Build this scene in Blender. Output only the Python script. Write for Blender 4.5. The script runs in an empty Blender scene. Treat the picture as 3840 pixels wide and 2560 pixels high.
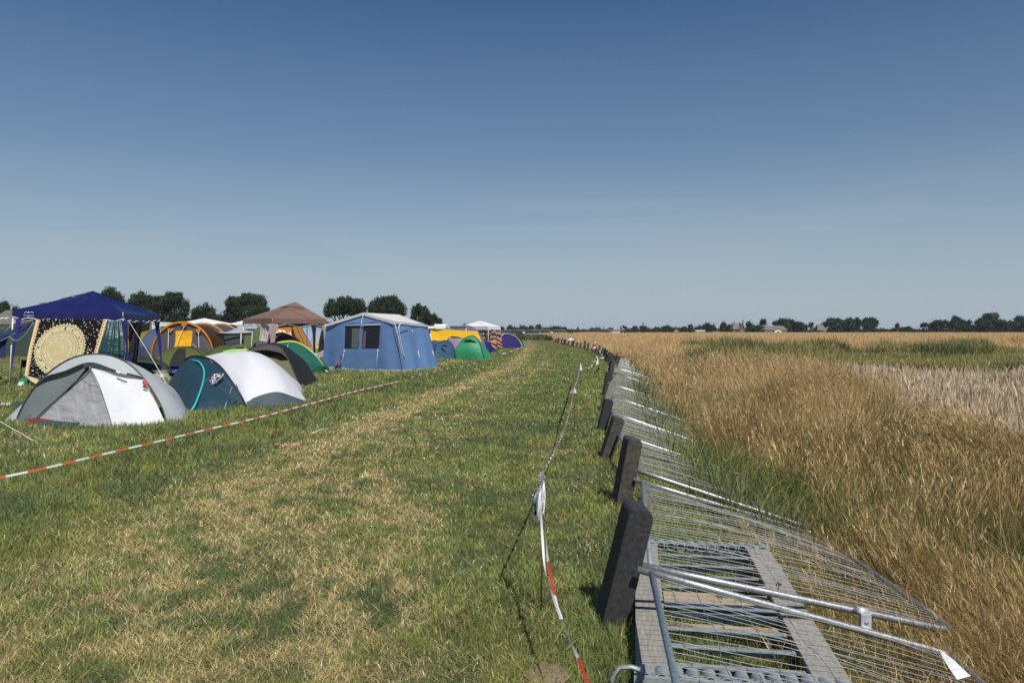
import bpy, bmesh, math, random
import numpy as np
from mathutils import Vector, Matrix, noise as mnoise

random.seed(7)
RNG = np.random.default_rng(11)
scene = bpy.context.scene
COL = scene.collection
R = math.radians

# ------------------------------------------------------------------ camera
CAMH = 1.6
FPX = 2880.0           # focal length in photograph pixels (3840 wide)
cam_d = bpy.data.cameras.new("camera")
cam_d.sensor_width = 36.0
cam_d.lens = 27.0
cam_d.shift_y = -40.0/3840.0
cam_d.clip_start = 0.05
cam_d.clip_end = 9000
cam = bpy.data.objects.new("camera", cam_d)
cam.location = (0, 0, CAMH)
cam.rotation_euler = (R(90), 0, 0)
COL.objects.link(cam)
scene.camera = cam

# ------------------------------------------------------------------ sun, sky, exposure
SUN_AZ = R(158)        # measured clockwise from +Y (behind the camera, slightly to the right)
SUN_EL = R(50)
SDIR = Vector((math.sin(SUN_AZ)*math.cos(SUN_EL), math.cos(SUN_AZ)*math.cos(SUN_EL), math.sin(SUN_EL)))
sl = bpy.data.lights.new("sun", 'SUN')
sl.energy = 5.0
sl.angle = R(0.53)
sl.color = (1.0, 0.95, 0.87)
so = bpy.data.objects.new("sun", sl)
so.rotation_euler = SDIR.to_track_quat('Z', 'Y').to_euler()
so.location = SDIR*50
COL.objects.link(so)

world = bpy.data.worlds.new("World")
scene.world = world
world.use_nodes = True
wn = world.node_tree.nodes; wl = world.node_tree.links
for n in list(wn): wn.remove(n)
wo = wn.new('ShaderNodeOutputWorld'); bg = wn.new('ShaderNodeBackground')
sky = wn.new('ShaderNodeTexSky'); sky.sky_type = 'NISHITA'
sky.sun_disc = False
sky.sun_elevation = SUN_EL
sky.sun_rotation = SUN_AZ
sky.altitude = 0; sky.air_density = 1.0; sky.dust_density = 0.6; sky.ozone_density = 2.6
hsv = wn.new('ShaderNodeHueSaturation'); hsv.inputs['Hue'].default_value = 0.504; hsv.inputs['Saturation'].default_value = 1.32; hsv.inputs['Value'].default_value = 0.76
tc = wn.new('ShaderNodeTexCoord'); mp = wn.new('ShaderNodeMapping'); mp.inputs['Scale'].default_value = (1.0, 1.0, 11.0)
mp.inputs['Rotation'].default_value = (0, R(4), 0)
nz = wn.new('ShaderNodeTexNoise'); nz.inputs['Scale'].default_value = 2.2; nz.inputs['Detail'].default_value = 7; nz.inputs['Distortion'].default_value = 0.8
cr = wn.new('ShaderNodeValToRGB'); cr.color_ramp.elements[0].position = 0.48; cr.color_ramp.elements[1].position = 0.85
cr.color_ramp.elements[1].color = (0.60, 0.60, 0.60, 1)
mixc = wn.new('ShaderNodeMixRGB'); mixc.inputs[2].default_value = (5.2, 5.6, 6.2, 1)
sep = wn.new('ShaderNodeSeparateXYZ')
band = wn.new('ShaderNodeValToRGB')   # thin cirrus lie low over the horizon
be = band.color_ramp.elements
be[0].position = 0.02; be[0].color = (0.2, 0.2, 0.2, 1); be[1].position = 0.20; be[1].color = (0, 0, 0, 1)
e = be.new(0.09); e.color = (1, 1, 1, 1)
mul = wn.new('ShaderNodeMath'); mul.operation = 'MULTIPLY'
wl.new(tc.outputs['Generated'], mp.inputs['Vector']); wl.new(mp.outputs[0], nz.inputs['Vector'])
wl.new(nz.outputs['Fac'], cr.inputs[0]); wl.new(tc.outputs['Generated'], sep.inputs[0]); wl.new(sep.outputs['Z'], band.inputs[0])
wl.new(cr.outputs[0], mul.inputs[0]); wl.new(band.outputs[0], mul.inputs[1])
pale = wn.new('ShaderNodeValToRGB')   # dusty pale air low over the horizon
pe = pale.color_ramp.elements
pe[0].position = 0.0; pe[0].color = (0.92, 0.92, 0.92, 1); pe[1].position = 0.46; pe[1].color = (0, 0, 0, 1)
e = pe.new(0.10); e.color = (0.62, 0.62, 0.62, 1)
e = pe.new(0.22); e.color = (0.26, 0.26, 0.26, 1)
mixp = wn.new('ShaderNodeMixRGB'); mixp.inputs[2].default_value = (4.6, 5.6, 6.6, 1)
wl.new(sep.outputs['Z'], pale.inputs[0]); wl.new(pale.outputs[0], mixp.inputs[0])
wl.new(sky.outputs[0], hsv.inputs['Color']); wl.new(hsv.outputs[0], mixp.inputs[1]); wl.new(mixp.outputs[0], mixc.inputs[1]); wl.new(mul.outputs[0], mixc.inputs[0])
wl.new(mixc.outputs[0], bg.inputs['Color'])
bg.inputs['Strength'].default_value = 0.085
wl.new(bg.outputs[0], wo.inputs['Surface'])

scene.view_settings.view_transform = 'Standard'
scene.view_settings.look = 'None'
scene.view_settings.exposure = 0.0
scene.view_settings.gamma = 1.0
try:
    scene.cycles.use_denoising = False
    scene.cycles.denoiser = 'OPENIMAGEDENOISE'
    scene.cycles.denoising_input_passes = 'RGB_ALBEDO_NORMAL'
    scene.cycles.max_bounces = 6
    scene.cycles.diffuse_bounces = 3
    scene.cycles.transmission_bounces = 4
    scene.cycles.transparent_max_bounces = 8
    scene.cycles.volume_bounces = 0
except Exception:
    pass

# ------------------------------------------------------------------ point helpers
def W(px, py, Y):
    """world point seen at photograph pixel (px,py) at distance Y"""
    return Vector(((px-1920)/FPX*Y, Y, CAMH-(py-1240)/FPX*Y))

def G(px, py, z=0.0):
    Y = (CAMH-z)*FPX/(py-1240)
    return Vector(((px-1920)/FPX*Y, Y, z))

# ------------------------------------------------------------------ object helpers
def tag(o, label=None, cat=None, group=None, kind=None):
    if label: o['label'] = label
    if cat: o['category'] = cat
    if group: o['group'] = group
    if kind: o['kind'] = kind
    return o

def thing(name, label, cat, loc, group=None):
    o = bpy.data.objects.new(name, None)
    o.empty_display_size = 0.2
    o.location = loc
    COL.objects.link(o)
    return tag(o, label, cat, group)

def origin_of(p):
    v = Vector((0, 0, 0))
    while p is not None:
        v += Vector(p.location); p = p.parent
    return v

class MB:
    def __init__(s): s.v = []; s.f = []; s.uv = []; s.smooth = []
    def add(s, vs, fs, uvs=None, smooth=False):
        b = len(s.v)
        s.v.extend([tuple(v) for v in vs])
        for i, f in enumerate(fs):
            s.f.append(tuple(b+k for k in f))
            s.smooth.append(smooth)
        s.uv.extend(uvs if uvs else [(0.0, 0.0)]*len(vs))
        return s
    def box(s, c, d, M=None, bevel=0.0):
        x, y, z = d[0]/2, d[1]/2, d[2]/2
        if bevel <= 0:
            vs = [Vector((i*x, j*y, k*z)) for i in (-1, 1) for j in (-1, 1) for k in (-1, 1)]
            fs = [(0, 1, 3, 2), (4, 6, 7, 5), (0, 4, 5, 1), (2, 3, 7, 6), (0, 2, 6, 4), (1, 5, 7, 3)]
        else:
            bm = bmesh.new(); bmesh.ops.create_cube(bm, size=1)
            for v in bm.verts: v.co = Vector((v.co.x*2*x, v.co.y*2*y, v.co.z*2*z))
            bmesh.ops.bevel(bm, geom=bm.edges[:], offset=bevel, segments=2, affect='EDGES', profile=0.6)
            bm.verts.index_update()
            vs = [v.co.copy() for v in bm.verts]; fs = [tuple(v.index for v in f.verts) for f in bm.faces]
            bm.free()
        c = Vector(c)
        if M is not None: vs = [M @ v for v in vs]
        return s.add([v+c for v in vs], fs)
    def tube(s, pts, r, n=8, cap=True, smooth=True):
        pts = [Vector(p) for p in pts]
        rs = r if isinstance(r, (list, tuple)) else [r]*len(pts)
        vs = []; fs = []
        t = (pts[1]-pts[0]).normalized()
        up = Vector((0, 0, 1)) if abs(t.z) < 0.9 else Vector((1, 0, 0))
        a = t.cross(up).normalized()
        for i, p in enumerate(pts):
            if i == 0: t = pts[1]-pts[0]
            elif i == len(pts)-1: t = pts[-1]-pts[-2]
            else: t = pts[i+1]-pts[i-1]
            if t.length < 1e-9: t = Vector((0, 0, 1))
            t.normalize()
            a = (a - t*a.dot(t))
            if a.length < 1e-6: a = t.orthogonal()
            a.normalize(); b = t.cross(a)
            for k in range(n):
                an = 2*math.pi*k/n
                vs.append(p + (a*math.cos(an)+b*math.sin(an))*rs[i])
        for i in range(len(pts)-1):
            for k in range(n):
                k2 = (k+1) % n
                fs.append((i*n+k, i*n+k2, (i+1)*n+k2, (i+1)*n+k))
        if cap and n > 2:
            fs.append(tuple(range(n-1, -1, -1))); fs.append(tuple((len(pts)-1)*n+k for k in range(n)))
        return s.add(vs, fs, smooth=smooth)
    def grid(s, P, smooth=True):
        """P: list of rows of points"""
        nu = len(P); nv = len(P[0])
        vs = []; uv = []
        for i, row in enumerate(P):
            for j, p in enumerate(row):
                vs.append(p); uv.append((j/(nv-1), i/(nu-1)))
        fs = [(i*nv+j, i*nv+j+1, (i+1)*nv+j+1, (i+1)*nv+j) for i in range(nu-1) for j in range(nv-1)]
        return s.add(vs, fs, uv, smooth)
    def poly(s, pts, smooth=False):
        return s.add(pts, [tuple(range(len(pts)))], smooth=smooth)

def build(name, mb, mat, parent=None, merge=False):
    me = bpy.data.meshes.new(name)
    org = origin_of(parent) if parent is not None else Vector((0, 0, 0))
    own = Vector((0, 0, 0))
    if parent is None and mb.v:      # a top-level mesh sits at its base
        A = np.array([tuple(v) for v in mb.v]); own = Vector(((A[:, 0].min()+A[:, 0].max())/2, (A[:, 1].min()+A[:, 1].max())/2, A[:, 2].min()))
    off = org+own
    me.from_pydata([(v[0]-off.x, v[1]-off.y, v[2]-off.z) for v in mb.v], [], mb.f)
    uvl = me.uv_layers.new(name='UVMap')
    idx = np.empty(len(me.loops), dtype=np.int32); me.loops.foreach_get('vertex_index', idx)
    uva = np.array(mb.uv, dtype=np.float32)
    if len(uva) and len(idx): uvl.data.foreach_set('uv', uva[idx].ravel())
    if any(mb.smooth): me.polygons.foreach_set('use_smooth', np.array(mb.smooth, dtype=bool))
    if mat: me.materials.append(mat)
    me.update()
    o = bpy.data.objects.new(name, me)
    COL.objects.link(o)
    if parent is not None: o.parent = parent
    else: o.location = own
    return o

def copy_tree(o, parent=None):
    c = o.copy(); COL.objects.link(c); c.parent = parent
    for ch in [x for x in o.children]: copy_tree(ch, c)
    return c

# ------------------------------------------------------------------ curve and cloth helpers
def crom(P, n):
    """smooth resampling of a control polyline to n points"""
    P = [Vector(p) for p in P]
    if len(P) == 2: return [P[0].lerp(P[1], i/(n-1)) for i in range(n)]
    d = [0]
    for i in range(1, len(P)): d.append(d[-1]+max(1e-6, (P[i]-P[i-1]).length))
    out = []
    for i in range(n):
        s = d[-1]*i/(n-1); k = 0
        while k < len(P)-2 and s > d[k+1]: k += 1
        t = (s-d[k])/(d[k+1]-d[k]); t = min(max(t, 0), 1)
        p0 = P[k-1] if k > 0 else P[k]*2-P[k+1]; p1 = P[k]; p2 = P[k+1]; p3 = P[k+2] if k+2 < len(P) else P[k+1]*2-P[k]
        out.append(0.5*((2*p1)+(-p0+p2)*t+(2*p0-5*p1+4*p2-p3)*t*t+(-p0+3*p1-3*p2+p3)*t**3))
    return out

def lin(P, n):
    P = [Vector(p) for p in P]
    d = [0]
    for i in range(1, len(P)): d.append(d[-1]+max(1e-6, (P[i]-P[i-1]).length))
    out = []
    for i in range(n):
        s = d[-1]*i/(n-1); k = 0
        while k < len(P)-2 and s > d[k+1]: k += 1
        t = min(max((s-d[k])/(d[k+1]-d[k]), 0), 1)
        out.append(P[k].lerp(P[k+1], t))
    return out

def cloth(curves, nu=16, nv=24, wr=0.012, ws=3.0, fold=0.0, nf=8, seed=0, smooth_v=False, bulge=0.0):
    """surface through curves (each a control polyline) with wrinkles along the normal"""
    rows = [crom(c, nv) if len(c) != nv else [Vector(p) for p in c] for c in curves]
    cols = []
    for j in range(nv):
        pts = [r[j] for r in rows]
        cols.append(crom(pts, nu) if smooth_v else lin(pts, nu))
    Pm = [[cols[j][i] for j in range(nv)] for i in range(nu)]
    out = [[None]*nv for _ in range(nu)]
    for i in range(nu):
        for j in range(nv):
            a = Pm[min(i+1, nu-1)][j]-Pm[max(i-1, 0)][j]; b = Pm[i][min(j+1, nv-1)]-Pm[i][max(j-1, 0)]
            n = b.cross(a)
            if n.length > 1e-9: n.normalize()
            p = Pm[i][j]
            k = mnoise.noise(Vector((p.x*ws+seed*7.3, p.y*ws*0.6, p.z*ws*0.7)))+0.5*mnoise.noise(Vector((p.x*ws*2.3+seed, p.y*ws*2, p.z*ws*2.3)))
            edge = min(1.0, 4*min(i, nu-1-i)/(nu-1))*min(1.0, 4*min(j, nv-1-j)/(nv-1))
            dsp = wr*k*(0.25+0.75*edge)
            if fold: dsp += fold*math.sin(j/(nv-1)*nf*2*math.pi+1.5*mnoise.noise(Vector((p.x, p.y, seed))))*(0.35+0.65*i/(nu-1))
            if bulge: dsp += bulge*math.sin(math.pi*i/(nu-1))*math.sin(math.pi*j/(nv-1))
            out[i][j] = p+n*dsp
    return out

def cloth_obj(name, curves, mat, parent=None, **k):
    m = MB(); m.grid(cloth(curves, **k)); return build(name, m, mat, parent)

def arch(A, B, h, n=25, e=0.8, c=0.0):
    """hoop from ground point A to ground point B with crown height h (c shifts the crown)"""
    A = Vector(A); B = Vector(B); out = []
    for i in range(n):
        t = math.pi*i/(n-1)
        u = (1-math.cos(t))/2
        p = A.lerp(B, u+c*math.sin(t)**2)
        p.z = A.z*(1-u)+B.z*u + h*math.sin(t)**e
        out.append(p)
    return out

def pole(name, pts, r, mat, parent, n=6):
    m = MB(); m.tube(pts, r, n); return build(name, m, mat, parent)

# ------------------------------------------------------------------ materials
MATS = {}
def newmat(name):
    m = bpy.data.materials.new(name); m.use_nodes = True
    nt = m.node_tree
    for n in list(nt.nodes): nt.nodes.remove(n)
    out = nt.nodes.new('ShaderNodeOutputMaterial')
    return m, nt, out

def N(nt, t, **kw):
    n = nt.nodes.new(t)
    for k, v in kw.items():
        if k in n.inputs: n.inputs[k].default_value = v
        else: setattr(n, k, v)
    return n

def fabric(name, col, rough=0.62, trans=0.18, bump=0.25, scale=5.0, var=0.10, spec=0.35, stretch=(1, 1, 1), sheen=0.0):
    if name in MATS: return MATS[name]
    m, nt, out = newmat(name); L = nt.links
    p = N(nt, 'ShaderNodeBsdfPrincipled'); p.inputs['Roughness'].default_value = rough
    p.inputs['Specular IOR Level'].default_value = spec
    tcn = N(nt, 'ShaderNodeTexCoord'); mpn = N(nt, 'ShaderNodeMapping'); mpn.inputs['Scale'].default_value = stretch
    L.new(tcn.outputs['Object'], mpn.inputs['Vector'])
    n1 = N(nt, 'ShaderNodeTexNoise'); n1.inputs['Scale'].default_value = scale*0.5; n1.inputs['Detail'].default_value = 5
    L.new(mpn.outputs[0], n1.inputs['Vector'])
    mr = N(nt, 'ShaderNodeMapRange'); mr.inputs['To Min'].default_value = 1-var; mr.inputs['To Max'].default_value = 1+var
    L.new(n1.outputs['Fac'], mr.inputs['Value'])
    mx = N(nt, 'ShaderNodeVectorMath', operation='SCALE'); mx.inputs[0].default_value = col[:3]
    L.new(mr.outputs[0], mx.inputs['Scale'])
    L.new(mx.outputs[0], p.inputs['Base Color'])
    n2 = N(nt, 'ShaderNodeTexNoise'); n2.inputs['Scale'].default_value = scale; n2.inputs['Detail'].default_value = 4; n2.inputs['Distortion'].default_value = 1.3
    mp2 = N(nt, 'ShaderNodeMapping'); mp2.inputs['Scale'].default_value = (1.0, 1.0, 2.2); mp2.inputs['Rotation'].default_value = (0.5, 0.3, 0.7)
    L.new(tcn.outputs['Object'], mp2.inputs['Vector']); L.new(mp2.outputs[0], n2.inputs['Vector'])
    b = N(nt, 'ShaderNodeBump'); b.inputs['Strength'].default_value = bump; b.inputs['Distance'].default_value = 0.06
    L.new(n2.outputs['Fac'], b.inputs['Height']); L.new(b.outputs[0], p.inputs['Normal'])
    if trans > 0:
        tr = N(nt, 'ShaderNodeBsdfTranslucent'); L.new(mx.outputs[0], tr.inputs['Color']); L.new(b.outputs[0], tr.inputs['Normal'])
        ms = N(nt, 'ShaderNodeMixShader'); ms.inputs[0].default_value = trans
        L.new(p.outputs[0], ms.inputs[1]); L.new(tr.outputs[0], ms.inputs[2]); L.new(ms.outputs[0], out.inputs['Surface'])
    else:
        L.new(p.outputs[0], out.inputs['Surface'])
    MATS[name] = m
    return m

def solid(name, col, rough=0.5, metal=0.0, bump=0.0, scale=20.0, var=0.12, spec=0.5, spots=None):
    if name in MATS: return MATS[name]
    m, nt, out = newmat(name); L = nt.links
    p = N(nt, 'ShaderNodeBsdfPrincipled'); p.inputs['Roughness'].default_value = rough; p.inputs['Metallic'].default_value = metal
    p.inputs['Specular IOR Level'].default_value = spec
    tcn = N(nt, 'ShaderNodeTexCoord')
    n1 = N(nt, 'ShaderNodeTexNoise'); n1.inputs['Scale'].default_value = scale; n1.inputs['Detail'].default_value = 6
    L.new(tcn.outputs['Object'], n1.inputs['Vector'])
    mr = N(nt, 'ShaderNodeMapRange'); mr.inputs['To Min'].default_value = 1-var*2; mr.inputs['To Max'].default_value = 1+var*2
    mr.inputs['From Min'].default_value = 0.25; mr.inputs['From Max'].default_value = 0.75
    L.new(n1.outputs['Fac'], mr.inputs['Value'])
    mx = N(nt, 'ShaderNodeVectorMath', operation='SCALE'); mx.inputs[0].default_value = col[:3]
    L.new(mr.outputs[0], mx.inputs['Scale'])
    src = mx.outputs[0]
    if spots:
        v = N(nt, 'ShaderNodeTexVoronoi'); v.inputs['Scale'].default_value = spots[0]; L.new(tcn.outputs['Object'], v.inputs['Vector'])
        r1 = N(nt, 'ShaderNodeValToRGB'); r1.color_ramp.elements[0].position = spots[1]; r1.color_ramp.elements[0].color = (1, 1, 1, 1)
        r1.color_ramp.elements[1].position = spots[1]+0.03; r1.color_ramp.elements[1].color = (0, 0, 0, 1)
        L.new(v.outputs['Distance'], r1.inputs[0])
        n3 = N(nt, 'ShaderNodeTexNoise'); n3.inputs['Scale'].default_value = 9; L.new(tcn.outputs['Object'], n3.inputs['Vector'])
        g3 = N(nt, 'ShaderNodeMath', operation='GREATER_THAN'); g3.inputs[1].default_value = 0.5; L.new(n3.outputs['Fac'], g3.inputs[0])
        m3 = N(nt, 'ShaderNodeMath', operation='MULTIPLY'); L.new(r1.outputs[0], m3.inputs[0]); L.new(g3.outputs[0], m3.inputs[1])
        mm = N(nt, 'ShaderNodeMixRGB'); mm.inputs[2].default_value = (*spots[2], 1); L.new(m3.outputs[0], mm.inputs[0]); L.new(src, mm.inputs[1]); src = mm.outputs[0]
    L.new(src, p.inputs['Base Color'])
    if metal > 0.3:
        mr2 = N(nt, 'ShaderNodeMapRange'); mr2.inputs['To Min'].default_value = rough-0.1; mr2.inputs['To Max'].default_value = rough+0.15
        L.new(n1.outputs['Fac'], mr2.inputs['Value']); L.new(mr2.outputs[0], p.inputs['Roughness'])
    if bump:
        b = N(nt, 'ShaderNodeBump'); b.inputs['Strength'].default_value = bump; b.inputs['Distance'].default_value = 0.01
        L.new(n1.outputs['Fac'], b.inputs['Height']); L.new(b.outputs[0], p.inputs['Normal'])
    L.new(p.outputs[0], out.inputs['Surface'])
    MATS[name] = m
    return m

def veg_mat(name, trans=0.35, rough=0.75):
    m, nt, out = newmat(name); L = nt.links
    at = N(nt, 'ShaderNodeAttribute'); at.attribute_name = 'Col'
    d = N(nt, 'ShaderNodeBsdfPrincipled'); d.inputs['Roughness'].default_value = rough; d.inputs['Specular IOR Level'].default_value = 0.25
    t = N(nt, 'ShaderNodeBsdfTranslucent'); ms = N(nt, 'ShaderNodeMixShader'); ms.inputs[0].default_value = trans
    L.new(at.outputs['Color'], d.inputs['Base Color']); L.new(at.outputs['Color'], t.inputs['Color'])
    L.new(d.outputs[0], ms.inputs[1]); L.new(t.outputs[0], ms.inputs[2]); L.new(ms.outputs[0], out.inputs['Surface'])
    return m

VEG = veg_mat('grass_blades', 0.35)
LEAF = veg_mat('tree_leaves', 0.22, 0.7)

def array_mesh(name, V, F, C=None, mat=None, parent=None, quads=True):
    """fast mesh from numpy arrays; F (n,k) faces; C (nverts,3) colours"""
    me = bpy.data.meshes.new(name)
    k = F.shape[1]
    me.vertices.add(len(V)); me.vertices.foreach_set('co', V.astype(np.float32).ravel())
    me.loops.add(F.size); me.loops.foreach_set('vertex_index', F.astype(np.int32).ravel())
    me.polygons.add(len(F)); me.polygons.foreach_set('loop_start', np.arange(0, F.size, k, dtype=np.int32))
    try: me.polygons.foreach_set('loop_total', np.full(len(F), k, dtype=np.int32))
    except Exception: pass
    if C is not None:
        ca = me.color_attributes.new('Col', 'FLOAT_COLOR', 'POINT')
        cc = np.ones((len(V), 4), dtype=np.float32); cc[:, :3] = C
        ca.data.foreach_set('color', cc.ravel())
    me.update(calc_edges=True)
    if mat: me.materials.append(mat)
    o = bpy.data.objects.new(name, me); COL.objects.link(o)
    if parent is not None: o.parent = parent
    return o
# ================================================================== terrain and vegetation fields
ROWY = [0, 2.5, 4.2, 7.1, 9.65, 12.3, 15.5, 19.4, 24, 30, 38, 46, 60, 80, 107, 150, 200, 3000]
ROWX = [0.1, 0.30, 0.52, 0.98, 1.16, 1.42, 1.78, 2.28, 3.0, 3.85, 4.75, 5.35, 6.2, 6.15, 5.85, 6.2, 8, 60]
def frow(y): return np.interp(y, ROWY, ROWX)

def vnoise(x, y, seed=0):
    xi = np.floor(x).astype(np.int64); yi = np.floor(y).astype(np.int64)
    xf = x-xi; yf = y-yi
    def h(a, b):
        n = (a*374761393 + b*668265263 + seed*1442695041) & 0xffffffff
        n = ((n ^ (n >> 13))*1274126177) & 0xffffffff
        return ((n ^ (n >> 16)) & 0xffff)/65535.0
    u = xf*xf*(3-2*xf); v = yf*yf*(3-2*yf)
    return (h(xi, yi)*(1-u)+h(xi+1, yi)*u)*(1-v)+(h(xi, yi+1)*(1-u)+h(xi+1, yi+1)*u)*v
def fbm(x, y, seed=0, o=4):
    s = 0; a = 0.5; t = 0
    for k in range(o):
        s = s+a*vnoise(x*2**k+13.7*k, y*2**k+5.1*k, seed+k); t += a; a *= 0.5
    return s/t
def sst(a, b, x):
    t = np.clip((x-a)/(b-a), 0, 1); return t*t*(3-2*t)

def gz(x, y):
    x = np.asarray(x, dtype=float); y = np.asarray(y, dtype=float)
    u = x-frow(y)
    z = -0.46*sst(0.30, 1.9, u)+0.30*sst(2.9, 5.6, u)
    z = z*(1-sst(70, 130, y))
    return z+0.02*(fbm(x*0.8, y*0.8, 3)-0.5)*(1-sst(25, 60, y))
def gzf(x, y): return float(gz(np.array([x]), np.array([y]))[0])

TRKY = [0, 3.4, 6, 8.3, 11.3, 14.1, 20.8, 35, 70, 138, 300]
TRKX = [-1.7, -1.9, -2.3, -2.5, -2.55, -2.3, -1.6, 0.05, 1.6, 3.0, 6]
TAPEY = [0, 8.3, 10.9, 17, 22.5, 34, 60, 120]
TAPEX = [-5.9, -5.6, -5.2, -4.6, -4.0, -2.4, -0.4, -4]
def track(y): return np.interp(y, TRKY, TRKX)
def tapex(y): return np.interp(y, TAPEY, TAPEX)

def straw(x, y):
    """share of dry straw in the mown strip, 0..1"""
    c = track(y)
    w = np.interp(y, [0, 5, 9, 14, 20, 35, 60, 140], [1.35, 1.15, 0.75, 0.6, 0.5, 0.55, 0.7, 1.3])
    a = np.exp(-((x-c)/w)**2)
    b = 0.5*np.exp(-((x-c-1.15)/0.55)**2)*(1-sst(25, 45, y))
    n = fbm(x*1.1, y*0.7, 21); n2 = fbm(x*3.2, y*2.2, 5)
    base = 0.22+0.5*sst(0.50, 0.72, n)
    s = (a*0.95+b)*(0.40+1.0*n)+base*0.55
    n3 = fbm(x*7.0, y*5.0, 15)
    s = s*(0.12+1.35*sst(0.34, 0.66, 0.40*n2+0.60*n3))*0.84
    s = s+0.85*np.exp(-((x-c)/0.33)**2)*sst(9, 15, y)*(0.5+0.8*n2)+0.35*np.exp(-((x-c-1.5)/0.3)**2)*sst(12, 20, y)*(1-sst(60, 90, y))*n2*1.6
    # dark lush strip between tape and track, and beside the fence
    t = x-tapex(y)
    lush = np.exp(-((t-0.9)/0.85)**2)*(1-sst(20, 40, y))
    lush2 = np.exp(-((x-frow(y)+1.5)/1.1)**2)*sst(6, 11, y)*(1-sst(70, 110, y))*0.8
    s = s*(1-0.8*lush)*(1-0.75*lush2)
    camp = sst(0.0, 0.5, -t)
    s = s*(1-camp)+camp*(0.42*sst(0.42, 0.7, fbm(x*1.3, y*0.8, 44))+0.08)
    return np.clip(s, 0, 1)

def zones(x, y):
    """weights: lawn, edge (under the panels), gold, stub, reed"""
    u = x-frow(y)
    wob = (fbm(x*0.7, y*0.5, 61)-0.5)
    gold_edge = np.interp(y, [0, 4, 6, 8, 12, 20, 30, 50, 90], [2.1, 2.0, 2.0, 2.1, 1.6, 1.25, 1.0, 0.8, 0.8])+wob*1.2
    stub_x = np.interp(y, [0, 6, 9, 14, 20, 28, 42], [4.9, 5.3, 6.0, 7.3, 8.9, 11.2, 14.0])+wob*2.4
    z = np.zeros(x.shape, dtype=int)              # 0 lawn
    z[(u > -0.15)] = 1                            # 1 edge
    z[(u > gold_edge)] = 2                        # 2 gold
    z[(x > stub_x) & (y > 5) & (y < 34+wob*6)] = 3
    z[(x > 0.235*y+1.0+wob*3) & (y >= 34+wob*6) & (y < 54+wob*12) & (x > 9.5)] = 4
    return z

def gcol(x, y):
    s = straw(x, y)[:, None]; z = zones(x, y)
    n = fbm(x*2, y*2, 8)[:, None]
    green = np.array([0.105, 0.118, 0.034]); dry = np.array([0.23, 0.19, 0.10]); yel = np.array([0.115, 0.105, 0.036])
    lawn = green*(1-s)+dry*s; lawn = lawn*(0.75+0.5*n)
    edge = (0.5*green+0.5*yel)*(0.6+0.7*n); gold = np.array([0.15, 0.095, 0.036])*(0.6+0.6*n)
    far = (y > 52)[:, None]
    gold = np.where(far, np.array([0.36, 0.25, 0.13])*(0.8+0.3*n), gold)
    stub = np.array([0.13, 0.105, 0.065])*(0.6+0.7*n); reed = np.array([0.055, 0.07, 0.022])*(0.7+0.5*n)
    c = lawn
    for k, v in ((1, edge), (2, gold), (3, stub), (4, reed)): c = np.where((z == k)[:, None], v, c)
    # the open fields beyond the far fence and beyond the camp
    fl = ((y > 150) & (x < frow(y)+8))[:, None]
    c = np.where(fl, np.array([0.085, 0.095, 0.045])*(0.7+0.6*fbm(x*0.02, y*0.03, 9)[:, None]), c)
    strip = ((y > 330) & (y < 420) & (x < 90))[:, None]
    c = np.where(strip, np.array([0.36, 0.33, 0.27]), c)
    return c

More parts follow.
